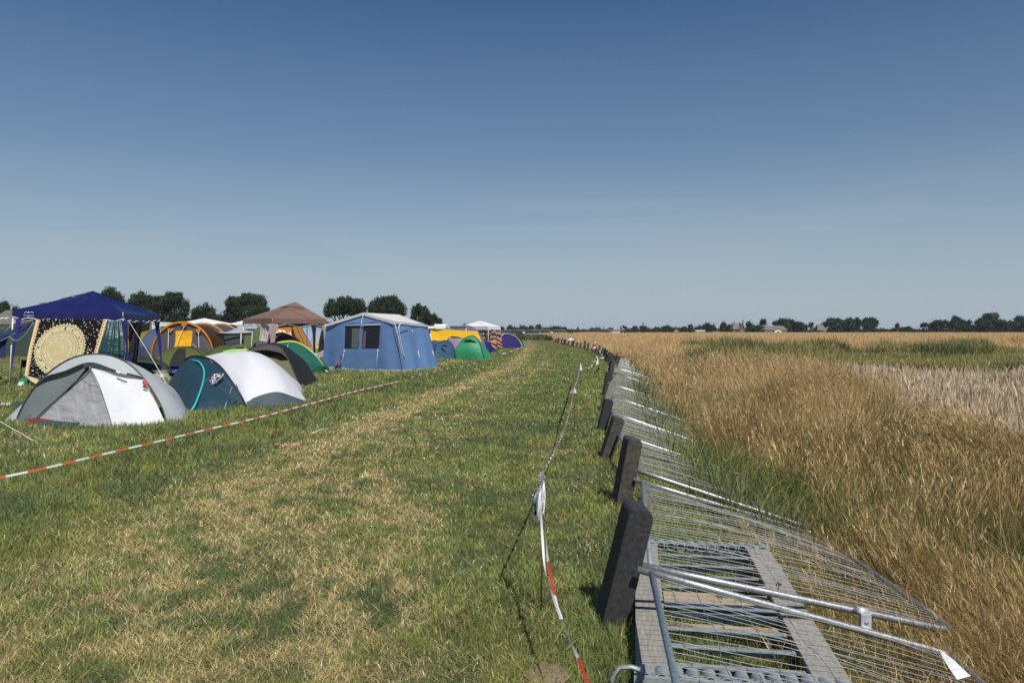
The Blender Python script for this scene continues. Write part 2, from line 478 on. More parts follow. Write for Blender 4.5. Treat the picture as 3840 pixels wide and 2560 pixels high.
# --- the ground: one sheet, fine near the camera, reaching the horizon
def make_ground():
    rr = np.concatenate([np.geomspace(0.6, 60, 230), np.geomspace(62, 1700, 60)])
    th = np.concatenate([np.linspace(-math.pi, -1.05, 30)[:-1], np.linspace(-1.05, 1.05, 340), np.linspace(1.05, math.pi, 30)[1:]])
    nr, nt_ = len(rr), len(th)
    T, Rr = np.meshgrid(th, rr)
    X = (Rr*np.sin(T)).ravel(); Y = (Rr*np.cos(T)).ravel()
    X = np.append(X, 0); Y = np.append(Y, 0)
    V = np.stack([X, Y, gz(X, Y)], 1)
    i, j = np.meshgrid(np.arange(nr-1), np.arange(nt_-1), indexing='ij')
    a = (i*nt_+j).ravel()
    F = np.stack([a, a+1, a+nt_+1, a+nt_], 1)
    m, nt, out = newmat('meadow_soil'); L = nt.links
    p = N(nt, 'ShaderNodeBsdfPrincipled'); p.inputs['Roughness'].default_value = 0.95; p.inputs['Specular IOR Level'].default_value = 0.1
    at = N(nt, 'ShaderNodeAttribute'); at.attribute_name = 'Col'
    tcn = N(nt, 'ShaderNodeTexCoord')
    n1 = N(nt, 'ShaderNodeTexNoise'); n1.inputs['Scale'].default_value = 22; n1.inputs['Detail'].default_value = 8; n1.inputs['Roughness'].default_value = 0.7
    L.new(tcn.outputs['Object'], n1.inputs['Vector'])
    n0 = N(nt, 'ShaderNodeTexNoise'); n0.inputs['Scale'].default_value = 1.3; n0.inputs['Detail'].default_value = 8; n0.inputs['Roughness'].default_value = 0.75
    L.new(tcn.outputs['Object'], n0.inputs['Vector'])
    mr = N(nt, 'ShaderNodeMapRange'); mr.inputs['From Min'].default_value = 0.3; mr.inputs['From Max'].default_value = 0.7; mr.inputs['To Min'].default_value = 0.45; mr.inputs['To Max'].default_value = 1.45
    L.new(n1.outputs['Fac'], mr.inputs['Value'])
    mr0 = N(nt, 'ShaderNodeMapRange'); mr0.inputs['From Min'].default_value = 0.3; mr0.inputs['From Max'].default_value = 0.7; mr0.inputs['To Min'].default_value = 0.65; mr0.inputs['To Max'].default_value = 1.35
    L.new(n0.outputs['Fac'], mr0.inputs['Value'])
    mu = N(nt, 'ShaderNodeMath', operation='MULTIPLY'); L.new(mr.outputs[0], mu.inputs[0]); L.new(mr0.outputs[0], mu.inputs[1])
    sc = N(nt, 'ShaderNodeVectorMath', operation='SCALE'); L.new(at.outputs['Color'], sc.inputs[0]); L.new(mu.outputs[0], sc.inputs['Scale'])
    L.new(sc.outputs[0], p.inputs['Base Color'])
    b = N(nt, 'ShaderNodeBump'); b.inputs['Strength'].default_value = 0.8; b.inputs['Distance'].default_value = 0.03
    L.new(n1.outputs['Fac'], b.inputs['Height']); L.new(b.outputs[0], p.inputs['Normal'])
    L.new(p.outputs[0], out.inputs['Surface'])
    o = array_mesh('ground', V, F, gcol(X, Y), m)
    c = MB(); 
    tag(o, kind='structure')
    # close the hole under the camera
    k = nt_
    return o
ground = make_ground()
m_ = MB(); m_.poly([(0.7*math.sin(a), 0.7*math.cos(a), -0.03) for a in np.linspace(0, 2*math.pi, 24, endpoint=False)][::-1])
tag(build('ground', m_, solid('ground_patch', (0.06, 0.07, 0.03), 0.95)), kind='structure')

# --- blades
def blades(name, x, y, z0, h, w, lean_a, lean, col, segs=3, curl=0.6, tipcol=None, label=None, face=None, jit=0.25):
    """one curved tapering leaf per point; lean = sideways reach as a share of the length"""
    n = len(x)
    az = RNG.uniform(0, math.pi, n) if face is None else face
    wx, wy = np.cos(az), np.sin(az)
    lx, ly = np.cos(lean_a), np.sin(lean_a)
    t = np.linspace(0, 1, segs+1)
    nvb = 2*segs+1
    V = np.empty((n, nvb, 3)); C = np.empty((n, nvb, 3))
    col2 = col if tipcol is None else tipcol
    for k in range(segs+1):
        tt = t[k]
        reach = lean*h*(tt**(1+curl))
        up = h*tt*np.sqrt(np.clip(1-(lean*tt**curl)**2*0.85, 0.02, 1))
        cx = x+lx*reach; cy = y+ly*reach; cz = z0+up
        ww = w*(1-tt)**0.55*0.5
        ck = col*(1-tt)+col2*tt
        if k < segs:
            V[:, 2*k, 0] = cx-wx*ww; V[:, 2*k, 1] = cy-wy*ww; V[:, 2*k, 2] = cz
            V[:, 2*k+1, 0] = cx+wx*ww; V[:, 2*k+1, 1] = cy+wy*ww; V[:, 2*k+1, 2] = cz
            C[:, 2*k] = ck; C[:, 2*k+1] = ck
        else:
            V[:, 2*k, 0] = cx; V[:, 2*k, 1] = cy; V[:, 2*k, 2] = cz; C[:, 2*k] = ck
    base = (np.arange(n)*nvb)[:, None]
    tris = []
    for k in range(segs-1):
        tris.append(base+np.array([2*k, 2*k+1, 2*k+3])); tris.append(base+np.array([2*k, 2*k+3, 2*k+2]))
    tris.append(base+np.array([2*segs-2, 2*segs-1, 2*segs]))
    F = np.concatenate(tris, 0)
    o = array_mesh(name, V.reshape(-1, 3), F, C.reshape(-1, 3), VEG)
    return tag(o, kind='stuff')

def scatter(n, d0, d1, lat=0.80, pad=1.2, p=1.0):
    """distances log-uniform, sideways uniform across a cone a little wider than the view"""
    d = d0*(d1/d0)**(RNG.random(n)**p)
    x = (RNG.random(n)*2-1)*(lat*d+pad)
    return x, d

def pick(n, cols, wts, var=0.25):
    idx = RNG.choice(len(cols), n, p=np.array(wts)/sum(wts))
    c = np.array(cols)[idx]*(1+var*(RNG.random((n, 1))*2-1))*(1+0.08*(RNG.random((n, 3))*2-1))
    return c

GREENS = [(0.155, 0.205, 0.060), (0.225, 0.262, 0.076), (0.105, 0.165, 0.075), (0.32, 0.295, 0.10)]
DRYS = [(0.43, 0.355, 0.175), (0.31, 0.26, 0.11), (0.56, 0.475, 0.27), (0.26, 0.24, 0.085)]

# mown strip and camp meadow
x, y = scatter(950000, 2.3, 75)
zn = zones(x, y); s = straw(x, y)
k = (zn <= 1) & ~((y > 30) & (x < tapex(y)-14))
x, y, zn, s = x[k], y[k], zn[k], s[k]
n = len(x)
dryk = RNG.random(n) < np.clip(s*0.92, 0.04, 0.9)
camp = sst(0.1, 0.5, tapex(y)-x)
lush = np.exp(-((x-tapex(y)-0.8)/0.9)**2)*(1-sst(25, 45, y))
clump = fbm(x*2.6, y*2.6, 77)
h = (0.030+0.045*RNG.random(n))*(0.5+1.0*clump)
h = h*(1+1.4*lush+1.1*camp)+(zn == 1)*(0.02+0.08*RNG.random(n)*sst(0.2, 1.6, x-frow(y)))
h = np.where(dryk, h*0.9, h)
h = h*(1+0.25*sst(15, 60, y))
lean = np.where(dryk, RNG.uniform(0.6, 0.99, n), RNG.uniform(0.2, 0.92, n))
w = np.maximum(0.0030, 0.00110*y)*RNG.uniform(0.7, 1.3, n)
colr = np.where(dryk[:, None], pick(n, DRYS, [4, 3, 2, 3]), pick(n, GREENS, [4, 4, 3, 1.6]))
yl = sst(0.45, 0.75, fbm(x*0.9+40, y*0.6, 31))[:, None]
dk = (0.30+0.40*fbm(x*1.7, y*1.3, 55)+1.05*fbm(x*8, y*6, 56))[:, None]
colr = np.where(dryk[:, None], colr*(0.8+0.4*dk), (colr*(1-0.45*yl)+np.array([0.24, 0.23, 0.062])*0.45*yl)*dk)
blue = sst(0.45, 0.62, 0.5*fbm(x*1.1+9, y*0.9, 66)+0.5*fbm(x*4, y*3, 67))[:, None]*0.6      # cooler, darker tufts
colr = np.where(dryk[:, None], colr, colr*(1-blue)+np.array([0.062, 0.105, 0.060])*blue)
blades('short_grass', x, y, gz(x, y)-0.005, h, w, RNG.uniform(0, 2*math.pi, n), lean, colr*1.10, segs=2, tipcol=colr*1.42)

# cut straw lying on the mown strip
x, y = scatter(34000, 2.4, 22)
s = straw(x, y); zn = zones(x, y)
k = (zn == 0) & (RNG.random(len(x)) < s*1.5+0.05) & (x > tapex(y)-0.1)
x, y = x[k], y[k]; n = len(x)
c = pick(n, [(0.52, 0.42, 0.25), (0.42, 0.31, 0.16), (0.58, 0.49, 0.32)], [3, 4, 1])
blades('cut_straw', x, y, gz(x, y)+RNG.uniform(0.01, 0.05, n), RNG.uniform(0.03, 0.11, n), np.maximum(0.0032, 0.0010*y), RNG.uniform(0, 6.28, n), RNG.uniform(0.93, 1.0, n), c, segs=2, curl=0.1)

# tufts of longer, darker grass along the tape and in the ditch
x, y = scatter(330000, 3.2, 70)
zn = zones(x, y); u = x-frow(y)
lush = np.exp(-((x-tapex(y)-0.75)/0.8)**2)*(0.9*(1-sst(22, 40, y))) + 0.30*(x < tapex(y))*(y < 34)
ditch = 1.0*(zn >= 1)*sst(0.6, 1.15, u)*(1-sst(2.8, 4.2, u))*(0.30+1.2*np.exp(-((y-8.4)/1.9)**2)+1.2*np.exp(-((y-19)/6.5)**2))
cl = sst(0.40, 0.66, fbm(x*1.9, y*1.4, 90))
k = RNG.random(len(x)) < np.clip(lush*cl+ditch*(0.45+0.55*cl), 0, 1)
x, y, u, zn = x[k], y[k], u[k], zn[k]; n = len(x)
ind = (u > 0)
h = np.where(ind, RNG.uniform(0.26, 0.72, n)*np.where(y > 6.6, 1.0, 0.42)*(0.7+0.6*fbm(x*1.2, y, 12)), RNG.uniform(0.09, 0.20, n))
dist = y
w = np.maximum(0.0048, 0.0013*dist)*RNG.uniform(0.7, 1.3, n)
c = pick(n, [(0.060, 0.100, 0.046), (0.110, 0.155, 0.046), (0.185, 0.210, 0.058), (0.32, 0.27, 0.11)], [3.4, 4, 4, 1.8])
blades('long_green_grass', x, y, gz(x, y)-0.01, h, w, RNG.uniform(0, 6.28, n), RNG.uniform(0.15, 0.85, n), c, segs=3, curl=0.8, tipcol=c*1.2)

# the tall dry grass bank
def gold_set(num, d0, d1, hmul, segs, seed, panicle):
    x, y = scatter(num, d0, d1, lat=0.86, pad=2.0)
    zn = zones(x, y)
    u = x-frow(y)
    dens = np.where(zn == 2, 1.0, np.where(zn == 1, 0.34*sst(0.7, 1.4, u), np.where(zn == 3, 0.03, 0)))
    cl = fbm(x*0.9, y*0.7, seed)
    cl2 = fbm(x*2.4, y*1.8, seed+2)
    dens = dens*(0.10+1.7*sst(0.36, 0.60, 0.55*cl+0.45*cl2))
    k = RNG.random(len(x)) < dens
    x, y, zn, u = x[k], y[k], zn[k], u[k]; n = len(x)
    cl = 0.55*fbm(x*0.7, y*0.6, seed+4)+0.45*fbm(x*0.22, y*0.16, seed+5)
    g0 = np.interp(y, [0, 5, 9, 30, 60], [0.92, 0.88, 0.88, 1.05, 1.20])
    edge = sst(0.7, 2.2, u)
    h = g0*hmul*RNG.uniform(0.45, 1.15, n)*(0.40+1.0*cl)*(0.40+0.60*edge)
    h = np.where(zn != 2, h*0.6, h)
    # lodged swathes combed in one direction, more so near the camera
    ang = 6.28*fbm(x*0.45, y*0.4, seed+9)*2.0+1.6
    lodge = sst(0.36, 0.58, fbm(x*0.55+3, y*0.45, seed+13))*(1-0.6*sst(9, 18, y))
    la = ang+RNG.normal(0, 0.5+0.5*(1-lodge), n)
    lean = np.clip(np.interp(y, [3, 9, 20], [0.40, 0.34, 0.24])+0.55*lodge+RNG.normal(0, 0.16, n), 0.03, 0.99)
    gr = sst(0.47, 0.62, fbm(x*0.8+11, y*0.55, seed+21))*np.interp(y, [0, 7, 14, 40, 60], [1.0, 0.95, 0.75, 0.35, 0.10])
    isg = RNG.random(n) < np.interp(y, [4, 12, 30], [0.36, 0.24, 0.12])+0.62*gr
    cg = pick(n, [(0.42, 0.290, 0.120), (0.28, 0.190, 0.072), (0.62, 0.48, 0.26), (0.16, 0.13, 0.045)], [4.4, 4, 3.6, 3.4], 0.45)
    cgf = pick(n, [(0.50, 0.350, 0.170), (0.40, 0.270, 0.120), (0.62, 0.46, 0.25)], [5, 3, 3.5])
    f = sst(9, 26, y)[:, None]; cg = cg*(1-f)+cgf*f
    cgreen = pick(n, [(0.125, 0.130, 0.038), (0.080, 0.100, 0.038), (0.20, 0.18, 0.060)], [3, 3, 2])
    c = np.where(isg[:, None], cgreen, cg)
    h = np.where(isg, h*0.72, h)
    w = np.maximum(0.0017, 0.00066*y)*RNG.uniform(0.6, 1.4, n)
    z0 = gz(x, y)
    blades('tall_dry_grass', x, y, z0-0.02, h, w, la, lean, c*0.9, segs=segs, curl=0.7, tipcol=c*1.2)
    if panicle:
        k = (~isg) & (RNG.random(n) < panicle)
        x, y, h, la, lean, z0, c, w = x[k], y[k], h[k], la[k], lean[k], z0[k], c[k], w[k]
        reps = 4
        X = []; 
        for r_ in range(reps):
            tt = RNG.uniform(0.72, 0.98, len(x))
            reach = lean*h*tt**1.7; up = h*tt*np.sqrt(np.clip(1-(lean*tt**0.7)**2*0.85, 0.02, 1))
            X.append((x+np.cos(la)*reach, y+np.sin(la)*reach, z0-0.02+up, h, la, c, w))
        cat = lambda i: np.concatenate([q[i] for q in X], 0)
        px, py, pz, ph, pla, pc, pw = [cat(i) for i in range(7)]
        m = len(px)
        blades('seed_heads', px, py, pz, 0.05+0.06*RNG.random(m), pw*1.3, pla+RNG.normal(0, 1.2, m), RNG.uniform(0.3, 0.9, m), pc*1.15, segs=2, curl=0.5)
gold_set(380000, 3.0, 12, 1.0, 4, 101, 0.45)
gold_set(600000, 9.0, 60, 1.0, 3, 101, 0.15)

# far golden meadow beyond the reeds
x = RNG.uniform(0, 1, 260000); y = 46*(330/46)**RNG.random(260000)
x = frow(y)+0.8+x*(0.88*y+10-frow(y))
zn = zones(x, y); k = (zn == 2); x, y = x[k], y[k]; n = len(x)
c = pick(n, [(0.52, 0.36, 0.175), (0.43, 0.285, 0.125), (0.60, 0.44, 0.24), (0.20, 0.18, 0.07)], [5, 3, 3, 0.5])
h = (0.80+0.40*RNG.random(n))*(0.55+0.85*fbm(x*0.12, y*0.07, 14))*np.interp(y, [40, 90, 330], [1.05, 1.0, 0.95])
blades('far_dry_meadow', x, y, gz(x, y), h, 0.0008*y, RNG.uniform(0, 6.28, n), RNG.uniform(0.05, 0.5, n), c*0.95, segs=2, tipcol=c*1.15, face=RNG.normal(0, 0.5, n))

# reed stubble, pale and upright
x, y = scatter(120000, 5.5, 42, lat=0.86, pad=2)
zn = zones(x, y); cl = fbm(x*0.5, y*0.4, 150)
bare = ((y > 30) & (x > 17))
k = (zn == 3) & (RNG.random(len(x)) < (0.25+1.0*sst(0.32, 0.55, cl))*np.where(bare, 0.12, 1)); x, y = x[k], y[k]; n = len(x)
c = pick(n, [(0.62, 0.50, 0.36), (0.50, 0.38, 0.26), (0.72, 0.61, 0.46), (0.32, 0.24, 0.14)], [5, 3, 3, 1.6], 0.25)
blades('reed_stubble', x, y, gz(x, y), RNG.uniform(0.14, 0.44, n), np.maximum(0.010, 0.0014*y), RNG.uniform(0, 6.28, n), RNG.uniform(0.02, 0.65, n), c, segs=2, curl=0.1, face=RNG.normal(0, 0.6, n))
x, y = scatter(60000, 5.5, 42, lat=0.86, pad=2)
zn = zones(x, y); k = (zn == 3); x, y = x[k], y[k]; n = len(x)
c = pick(n, [(0.22, 0.165, 0.10), (0.080, 0.09, 0.032), (0.34, 0.27, 0.18)], [4, 3.4, 3])
blades('stubble_litter', x, y, gz(x, y)+0.01, RNG.uniform(0.06, 0.22, n), np.maximum(0.006, 0.001*y), RNG.uniform(0, 6.28, n), RNG.uniform(0.5, 1.0, n), c, segs=2)

# reed belt
N_ = 300000
y = RNG.uniform(31, 64, N_); x = 0.2*y+RNG.random(N_)*(0.72*y+4)
zn = zones(x, y); cl = fbm(x*0.35, y*0.25, 170)
k = (zn == 4) | ((zn == 2) & (y < 62) & (x > 0.225*y) & (RNG.random(N_) < 0.45))
k &= RNG.random(N_) < (0.35+0.9*sst(0.3, 0.6, cl))
x, y, cl = x[k], y[k], cl[k]; n = len(x)
tall = sst(0.50, 0.66, fbm(x*0.30, y*0.2, 171))
h = (0.50+0.40*RNG.random(n))*(0.72+0.95*tall*RNG.random(n)**0.6)*np.interp(y, [33, 42, 60], [0.60, 1.0, 1.20])
gsh = fbm(x*0.25+7, y*0.3, 172)[:, None]
c1 = pick(n, [(0.050, 0.075, 0.034), (0.10, 0.125, 0.040), (0.065, 0.092, 0.055)], [3, 3, 2], 0.4)
c2 = pick(n, [(0.22, 0.22, 0.070), (0.38, 0.29, 0.13), (0.15, 0.19, 0.055)], [3, 3.4, 3], 0.35)
mixg = RNG.random((n, 1)) < 0.25+0.70*sst(0.34, 0.56, gsh+0.10*(0.5-tall[:, None]))
c = np.where(mixg, c2, c1)
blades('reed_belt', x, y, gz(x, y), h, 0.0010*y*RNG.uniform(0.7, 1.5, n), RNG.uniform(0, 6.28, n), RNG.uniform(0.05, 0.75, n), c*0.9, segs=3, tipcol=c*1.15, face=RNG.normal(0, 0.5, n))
# rough herbs in front of the far fence
N_ = 26000
y = RNG.uniform(128, 240, N_); x = RNG.uniform(-0.35, 0.10, N_)*y*1.0
k = (x < frow(y)+3); x, y = x[k], y[k]; n = len(x)
c = pick(n, [(0.06, 0.085, 0.03), (0.10, 0.12, 0.035), (0.28, 0.20, 0.07), (0.045, 0.07, 0.03)], [4, 3, 1.2, 3])
blades('rough_weeds', x, y, gz(x, y), RNG.uniform(0.25, 0.85, n)*(0.5+fbm(x*0.3, y*0.2, 5)), 0.2, RNG.uniform(0, 6.28, n), RNG.uniform(0.05, 0.6, n), c, segs=2)
# ================================================================== metal, timber, rubber
GALV = solid('galvanised_tube', (0.40, 0.415, 0.43), 0.42, 0.8, 0.10, 60, 0.12)
GALVD = solid('dull_galvanised_steel', (0.36, 0.40, 0.41), 0.55, 0.55, 0.15, 30, 0.10)
WIRE = solid('fence_wire', (0.52, 0.54, 0.54), 0.5, 0.5, 0, 30, 0.08)
WIREB = solid('cross_wire', (0.16, 0.20, 0.22), 0.5, 0.5, 0, 30, 0.05)
BLUEG = solid('weathered_blue_grey_tube', (0.25, 0.31, 0.35), 0.5, 0.5, 0.2, 55, 0.16)
RUBBER = solid('black_recycled_rubber', (0.030, 0.031, 0.033), 0.78, 0, 0.45, 30, 0.22, 0.3, spots=(60, 0.085, (0.30, 0.30, 0.28)))
RUBBROWN = solid('brown_black_recycled_rubber', (0.060, 0.056, 0.048), 0.85, 0, 0.45, 22, 0.24, 0.25, spots=(40, 0.08, (0.35, 0.34, 0.3)))
CONC = solid('grey_concrete', (0.21, 0.205, 0.185), 0.9, 0, 0.8, 50, 0.18, 0.2, spots=(60, 0.09, (0.10, 0.10, 0.09)))
OLDWOOD = None
def wood_mat(name, col, sc=(3, 28, 28)):
    m, nt, out = newmat(name); L = nt.links
    p = N(nt, 'ShaderNodeBsdfPrincipled'); p.inputs['Roughness'].default_value = 0.85; p.inputs['Specular IOR Level'].default_value = 0.2
    t = N(nt, 'ShaderNodeTexCoord'); mpn = N(nt, 'ShaderNodeMapping'); mpn.inputs['Scale'].default_value = sc
    L.new(t.outputs['Object'], mpn.inputs[0])
    n1 = N(nt, 'ShaderNodeTexNoise'); n1.inputs['Scale'].default_value = 3; n1.inputs['Detail'].default_value = 8; n1.inputs['Distortion'].default_value = 1.0; n1.inputs['Roughness'].default_value = 0.7
    L.new(mpn.outputs[0], n1.inputs['Vector'])
    r = N(nt, 'ShaderNodeValToRGB'); r.color_ramp.elements[0].position = 0.3; r.color_ramp.elements[1].position = 0.72
    r.color_ramp.elements[0].color = (*[c*0.55 for c in col], 1); r.color_ramp.elements[1].color = (*[c*1.25 for c in col], 1)
    L.new(n1.outputs['Fac'], r.inputs[0]); L.new(r.outputs[0], p.inputs['Base Color'])
    b = N(nt, 'ShaderNodeBump'); b.inputs['Strength'].default_value = 0.5; b.inputs['Distance'].default_value = 0.004
    L.new(n1.outputs['Fac'], b.inputs['Height']); L.new(b.outputs[0], p.inputs['Normal'])
    L.new(p.outputs[0], out.inputs['Surface']); return m
GREYWOOD = wood_mat('weathered_grey_plank', (0.30, 0.285, 0.255), (28, 3, 28))
TANWOOD = wood_mat('fresh_tan_board', (0.42, 0.33, 0.22), (3, 28, 28))

# ------------------------------------------------------------------ fallen fence panels and their foot blocks
PL, PH = 3.2, 1.82
def panel_proto():
    t = thing('fallen_fence_panel', 'x', 'fence panel', (0, 0, 0), 'mesh fence panels lying fallen along the field edge')
    f = MB(); r = 0.0195; c = 0.10
    # rounded top corners; e1 = x, height = y (local); z is the panel normal
    f.tube([(0.02, -0.02, 0), (0.02, 0.5, 0), (0.02, 1.2, 0), (0.02, PH-c, 0), (0.03, PH-c*0.4, 0), (0.05+c*0.4, PH-0.005, 0), (c+0.05, PH, 0),
            (PL*0.5, PH, -0.01), (PL-c-0.05, PH, 0), (PL-0.05-c*0.4, PH-0.005, 0), (PL-0.03, PH-c*0.4, 0), (PL-0.02, PH-c, 0), (PL-0.02, 1.2, 0), (PL-0.02, 0.5, 0), (PL-0.02, -0.02, 0)], r, 10)
    build('frame', f, GALV, t)
    b = MB(); b.tube([(0.02, 0.06, 0), (PL*0.5, 0.06, -0.012), (PL-0.02, 0.06, 0)], 0.017, 8)
    build('bottom_rail', b, BLUEG, t)
    def sag(x, y):
        a = x/PL; q = (y-0.06)/(PH-0.06)
        return -0.05*math.sin(math.pi*a)*math.sin(math.pi*q)+0.014*math.sin(a*21+q*5)*math.sin(math.pi*q)+0.010*math.sin(a*47+1)*math.sin(2*math.pi*q)
    w = MB(); nw = 42; rw = random.Random(21)
    for i in range(1, nw):
        x = PL*i/nw
        jx = rw.uniform(-0.012, 0.012); jz = rw.uniform(-0.006, 0.006); ph = rw.uniform(0, 6)
        w.tube([(x+jx*math.sin(math.pi*q/9)+0.006*math.sin(1.7*q+ph), 0.06+q*(PH-0.06)/9, sag(x, 0.06+q*(PH-0.06)/9)+jz*math.sin(math.pi*q/9)) for q in range(10)], 0.0018, 3, cap=False, smooth=False)
    build('wire_mesh', w, WIRE, t)
    w = MB()
    for k in range(1, 7):
        y = 0.06+(PH-0.06)*k/7
        w.tube([(PL*q/20, y+0.008*math.sin(q*1.3+k), sag(PL*q/20, y)+0.003) for q in range(21)], 0.0023, 3, cap=False, smooth=False)
    build('cross_wires', w, WIREB, t)
    return t
PANEL = panel_proto()

def place_matrix(root, o, e1, e2, sx=1.0, sy=1.0):
    e1 = e1.normalized(); e2 = e2.normalized(); e3 = e1.cross(e2).normalized()
    M = Matrix(((e1.x*sx, e2.x*sy, e3.x, o.x), (e1.y*sx, e2.y*sy, e3.y, o.y), (e1.z*sx, e2.z*sy, e3.z, o.z), (0, 0, 0, 1)))
    root.matrix_world = M

# foot blocks: photo base pixel (x), distance, lean, material, height
BL = [ # X, Y, leanX(deg), leanY(deg), twist, mat, len
 (0.53, 4.22, 13, 4, 4, RUBBER, 0.70, 'large speckled black foot block nearest the camera beside the rack'),
 (1.00, 7.10, 10, 3, 6, RUBBROWN, 0.66, 'brown-black foot block, second nearest, behind the speckled one'),
 (1.165, 9.65, 17, 3, 3, RUBBROWN, 0.58, 'dark grey tilted foot block, third from the camera'),
 (1.42, 12.3, 14, 2, 0, RUBBER, 0.55, 'small black foot block with the chopped grey one behind it, fourth from the camera'),
 (1.80, 15.3, 18, 2, 5, CONC, 0.62, 'pale grey concrete foot block, the lightest of the row'),
 (2.28, 18.9, 10, 2, 0, RUBBER, 0.62, 'black foot block right behind the pale concrete one'),
 (2.95, 23.6, 12, 3, 10, RUBBROWN, 0.74, 'brownish foot block seventh along the fence row'),
]
block_groups = 'black foot blocks of the fallen fence'
def block_mesh():
    m = MB(); L_ = 0.70
    # stood-up block with chamfered top corner, two moulded grip notches and the tube sockets
    out = [(-0.065, 0), (0.065, 0), (0.068, 0.05), (0.068, L_-0.03), (0.045, L_), (-0.05, L_), (-0.068, L_-0.02), (-0.068, 0.05)]
    hw = 0.105
    for (a, b) in ((-hw, hw),):
        n = len(out)
        vs = [(p[0], a, p[1]) for p in out]+[(p[0], b, p[1]) for p in out]
        fs = [tuple(range(n)), tuple(range(2*n-1, n-1, -1))]+[(i, i+n, (i+1) % n+n, (i+1) % n) for i in range(n)]
        m.add(vs, fs)
    bm = bmesh.new()
    vv = [bm.verts.new(v) for v in m.v]
    for f in m.f: bm.faces.new([vv[i] for i in f])
    bmesh.ops.bevel(bm, geom=bm.edges[:], offset=0.006, segments=2, affect='EDGES')
    bmesh.ops.recalc_face_normals(bm, faces=bm.faces[:])
    bmesh.ops.triangulate(bm, faces=[f for f in bm.faces if len(f.verts) > 4])
    bm.verts.index_update()
    o = MB(); o.add([v.co.copy() for v in bm.verts], [tuple(v.index for v in f.verts) for f in bm.faces])
    bm.free()
    return o
BM_ = block_mesh()
HOLE = solid('dark_socket_hole', (0.008, 0.008, 0.008), 0.9)
block_protos = {}
def put_block(X, Y, lx, ly, tw, mat, L_, label):
    z = gzf(X, Y)-0.03
    if mat.name in block_protos:
        t = copy_tree(block_protos[mat.name])
    else:
        t = thing('fence_foot_block', label, 'fence block', (0, 0, 0), block_groups)
        bo_ = build('block_body', BM_, mat, t)
        block_protos[mat.name] = t
    t['label'] = label
    t.location = (X, Y, z)
    t.rotation_euler = (R(ly), R(lx), R(tw))
    t.scale = (1.0, 1.0, L_/0.70)
    return t
for b in BL: put_block(*b)
# the rest of the row, ever smaller towards the bend
rowpts = [(0.13, 1.05)]+[(b[0], b[1]) for b in BL]
yy = 27.6; far_blocks = []
k = 0
rr_ = random.Random(5)
ordn = ['eighth', 'ninth', 'tenth', 'eleventh', 'twelfth', 'thirteenth', 'fourteenth', 'fifteenth', 'sixteenth', 'seventeenth', 'eighteenth', 'nineteenth', 'twentieth', 'twenty-first', 'twenty-second', 'twenty-third', 'twenty-fourth', 'twenty-fifth', 'twenty-sixth', 'twenty-seventh', 'twenty-eighth', 'twenty-ninth', 'thirtieth', 'thirty-first', 'thirty-second', 'thirty-third', 'thirty-fourth', 'thirty-fifth', 'thirty-sixth', 'thirty-seventh']
while yy < 108:
    X = float(frow(yy))
    far_blocks.append((X, yy)); rowpts.append((X, yy))
    mt = rr_.choice([RUBBER, RUBBROWN, RUBBROWN, RUBBER])
    put_block(X+rr_.uniform(-0.08, 0.08), yy, rr_.uniform(6, 24), rr_.uniform(-8, 8), rr_.uniform(-15, 25), mt, rr_.uniform(0.56, 0.80), '%s foot block, %s counted along the row from the camera' % ({'black_recycled_rubber': 'small black', 'brown_black_recycled_rubber': 'small brownish'}[mt.name], ordn[k]))
    k += 1
    yy += rr_.uniform(3.2, 3.9)
for j, yy in enumerate((122, 131, 141)):
    put_block(float(frow(yy))+0.1, yy, 14, 0, 10, RUBBER, 0.9, ['first', 'middle', 'last'][j]+' of three tiny far foot blocks at the bend by the standing fence')
# a second, tumbled block seen close behind others
put_block(3.33, 26.0, 16, -4, 30, CONC, 0.55, 'short greyish foot block leaning beside the seventh one')

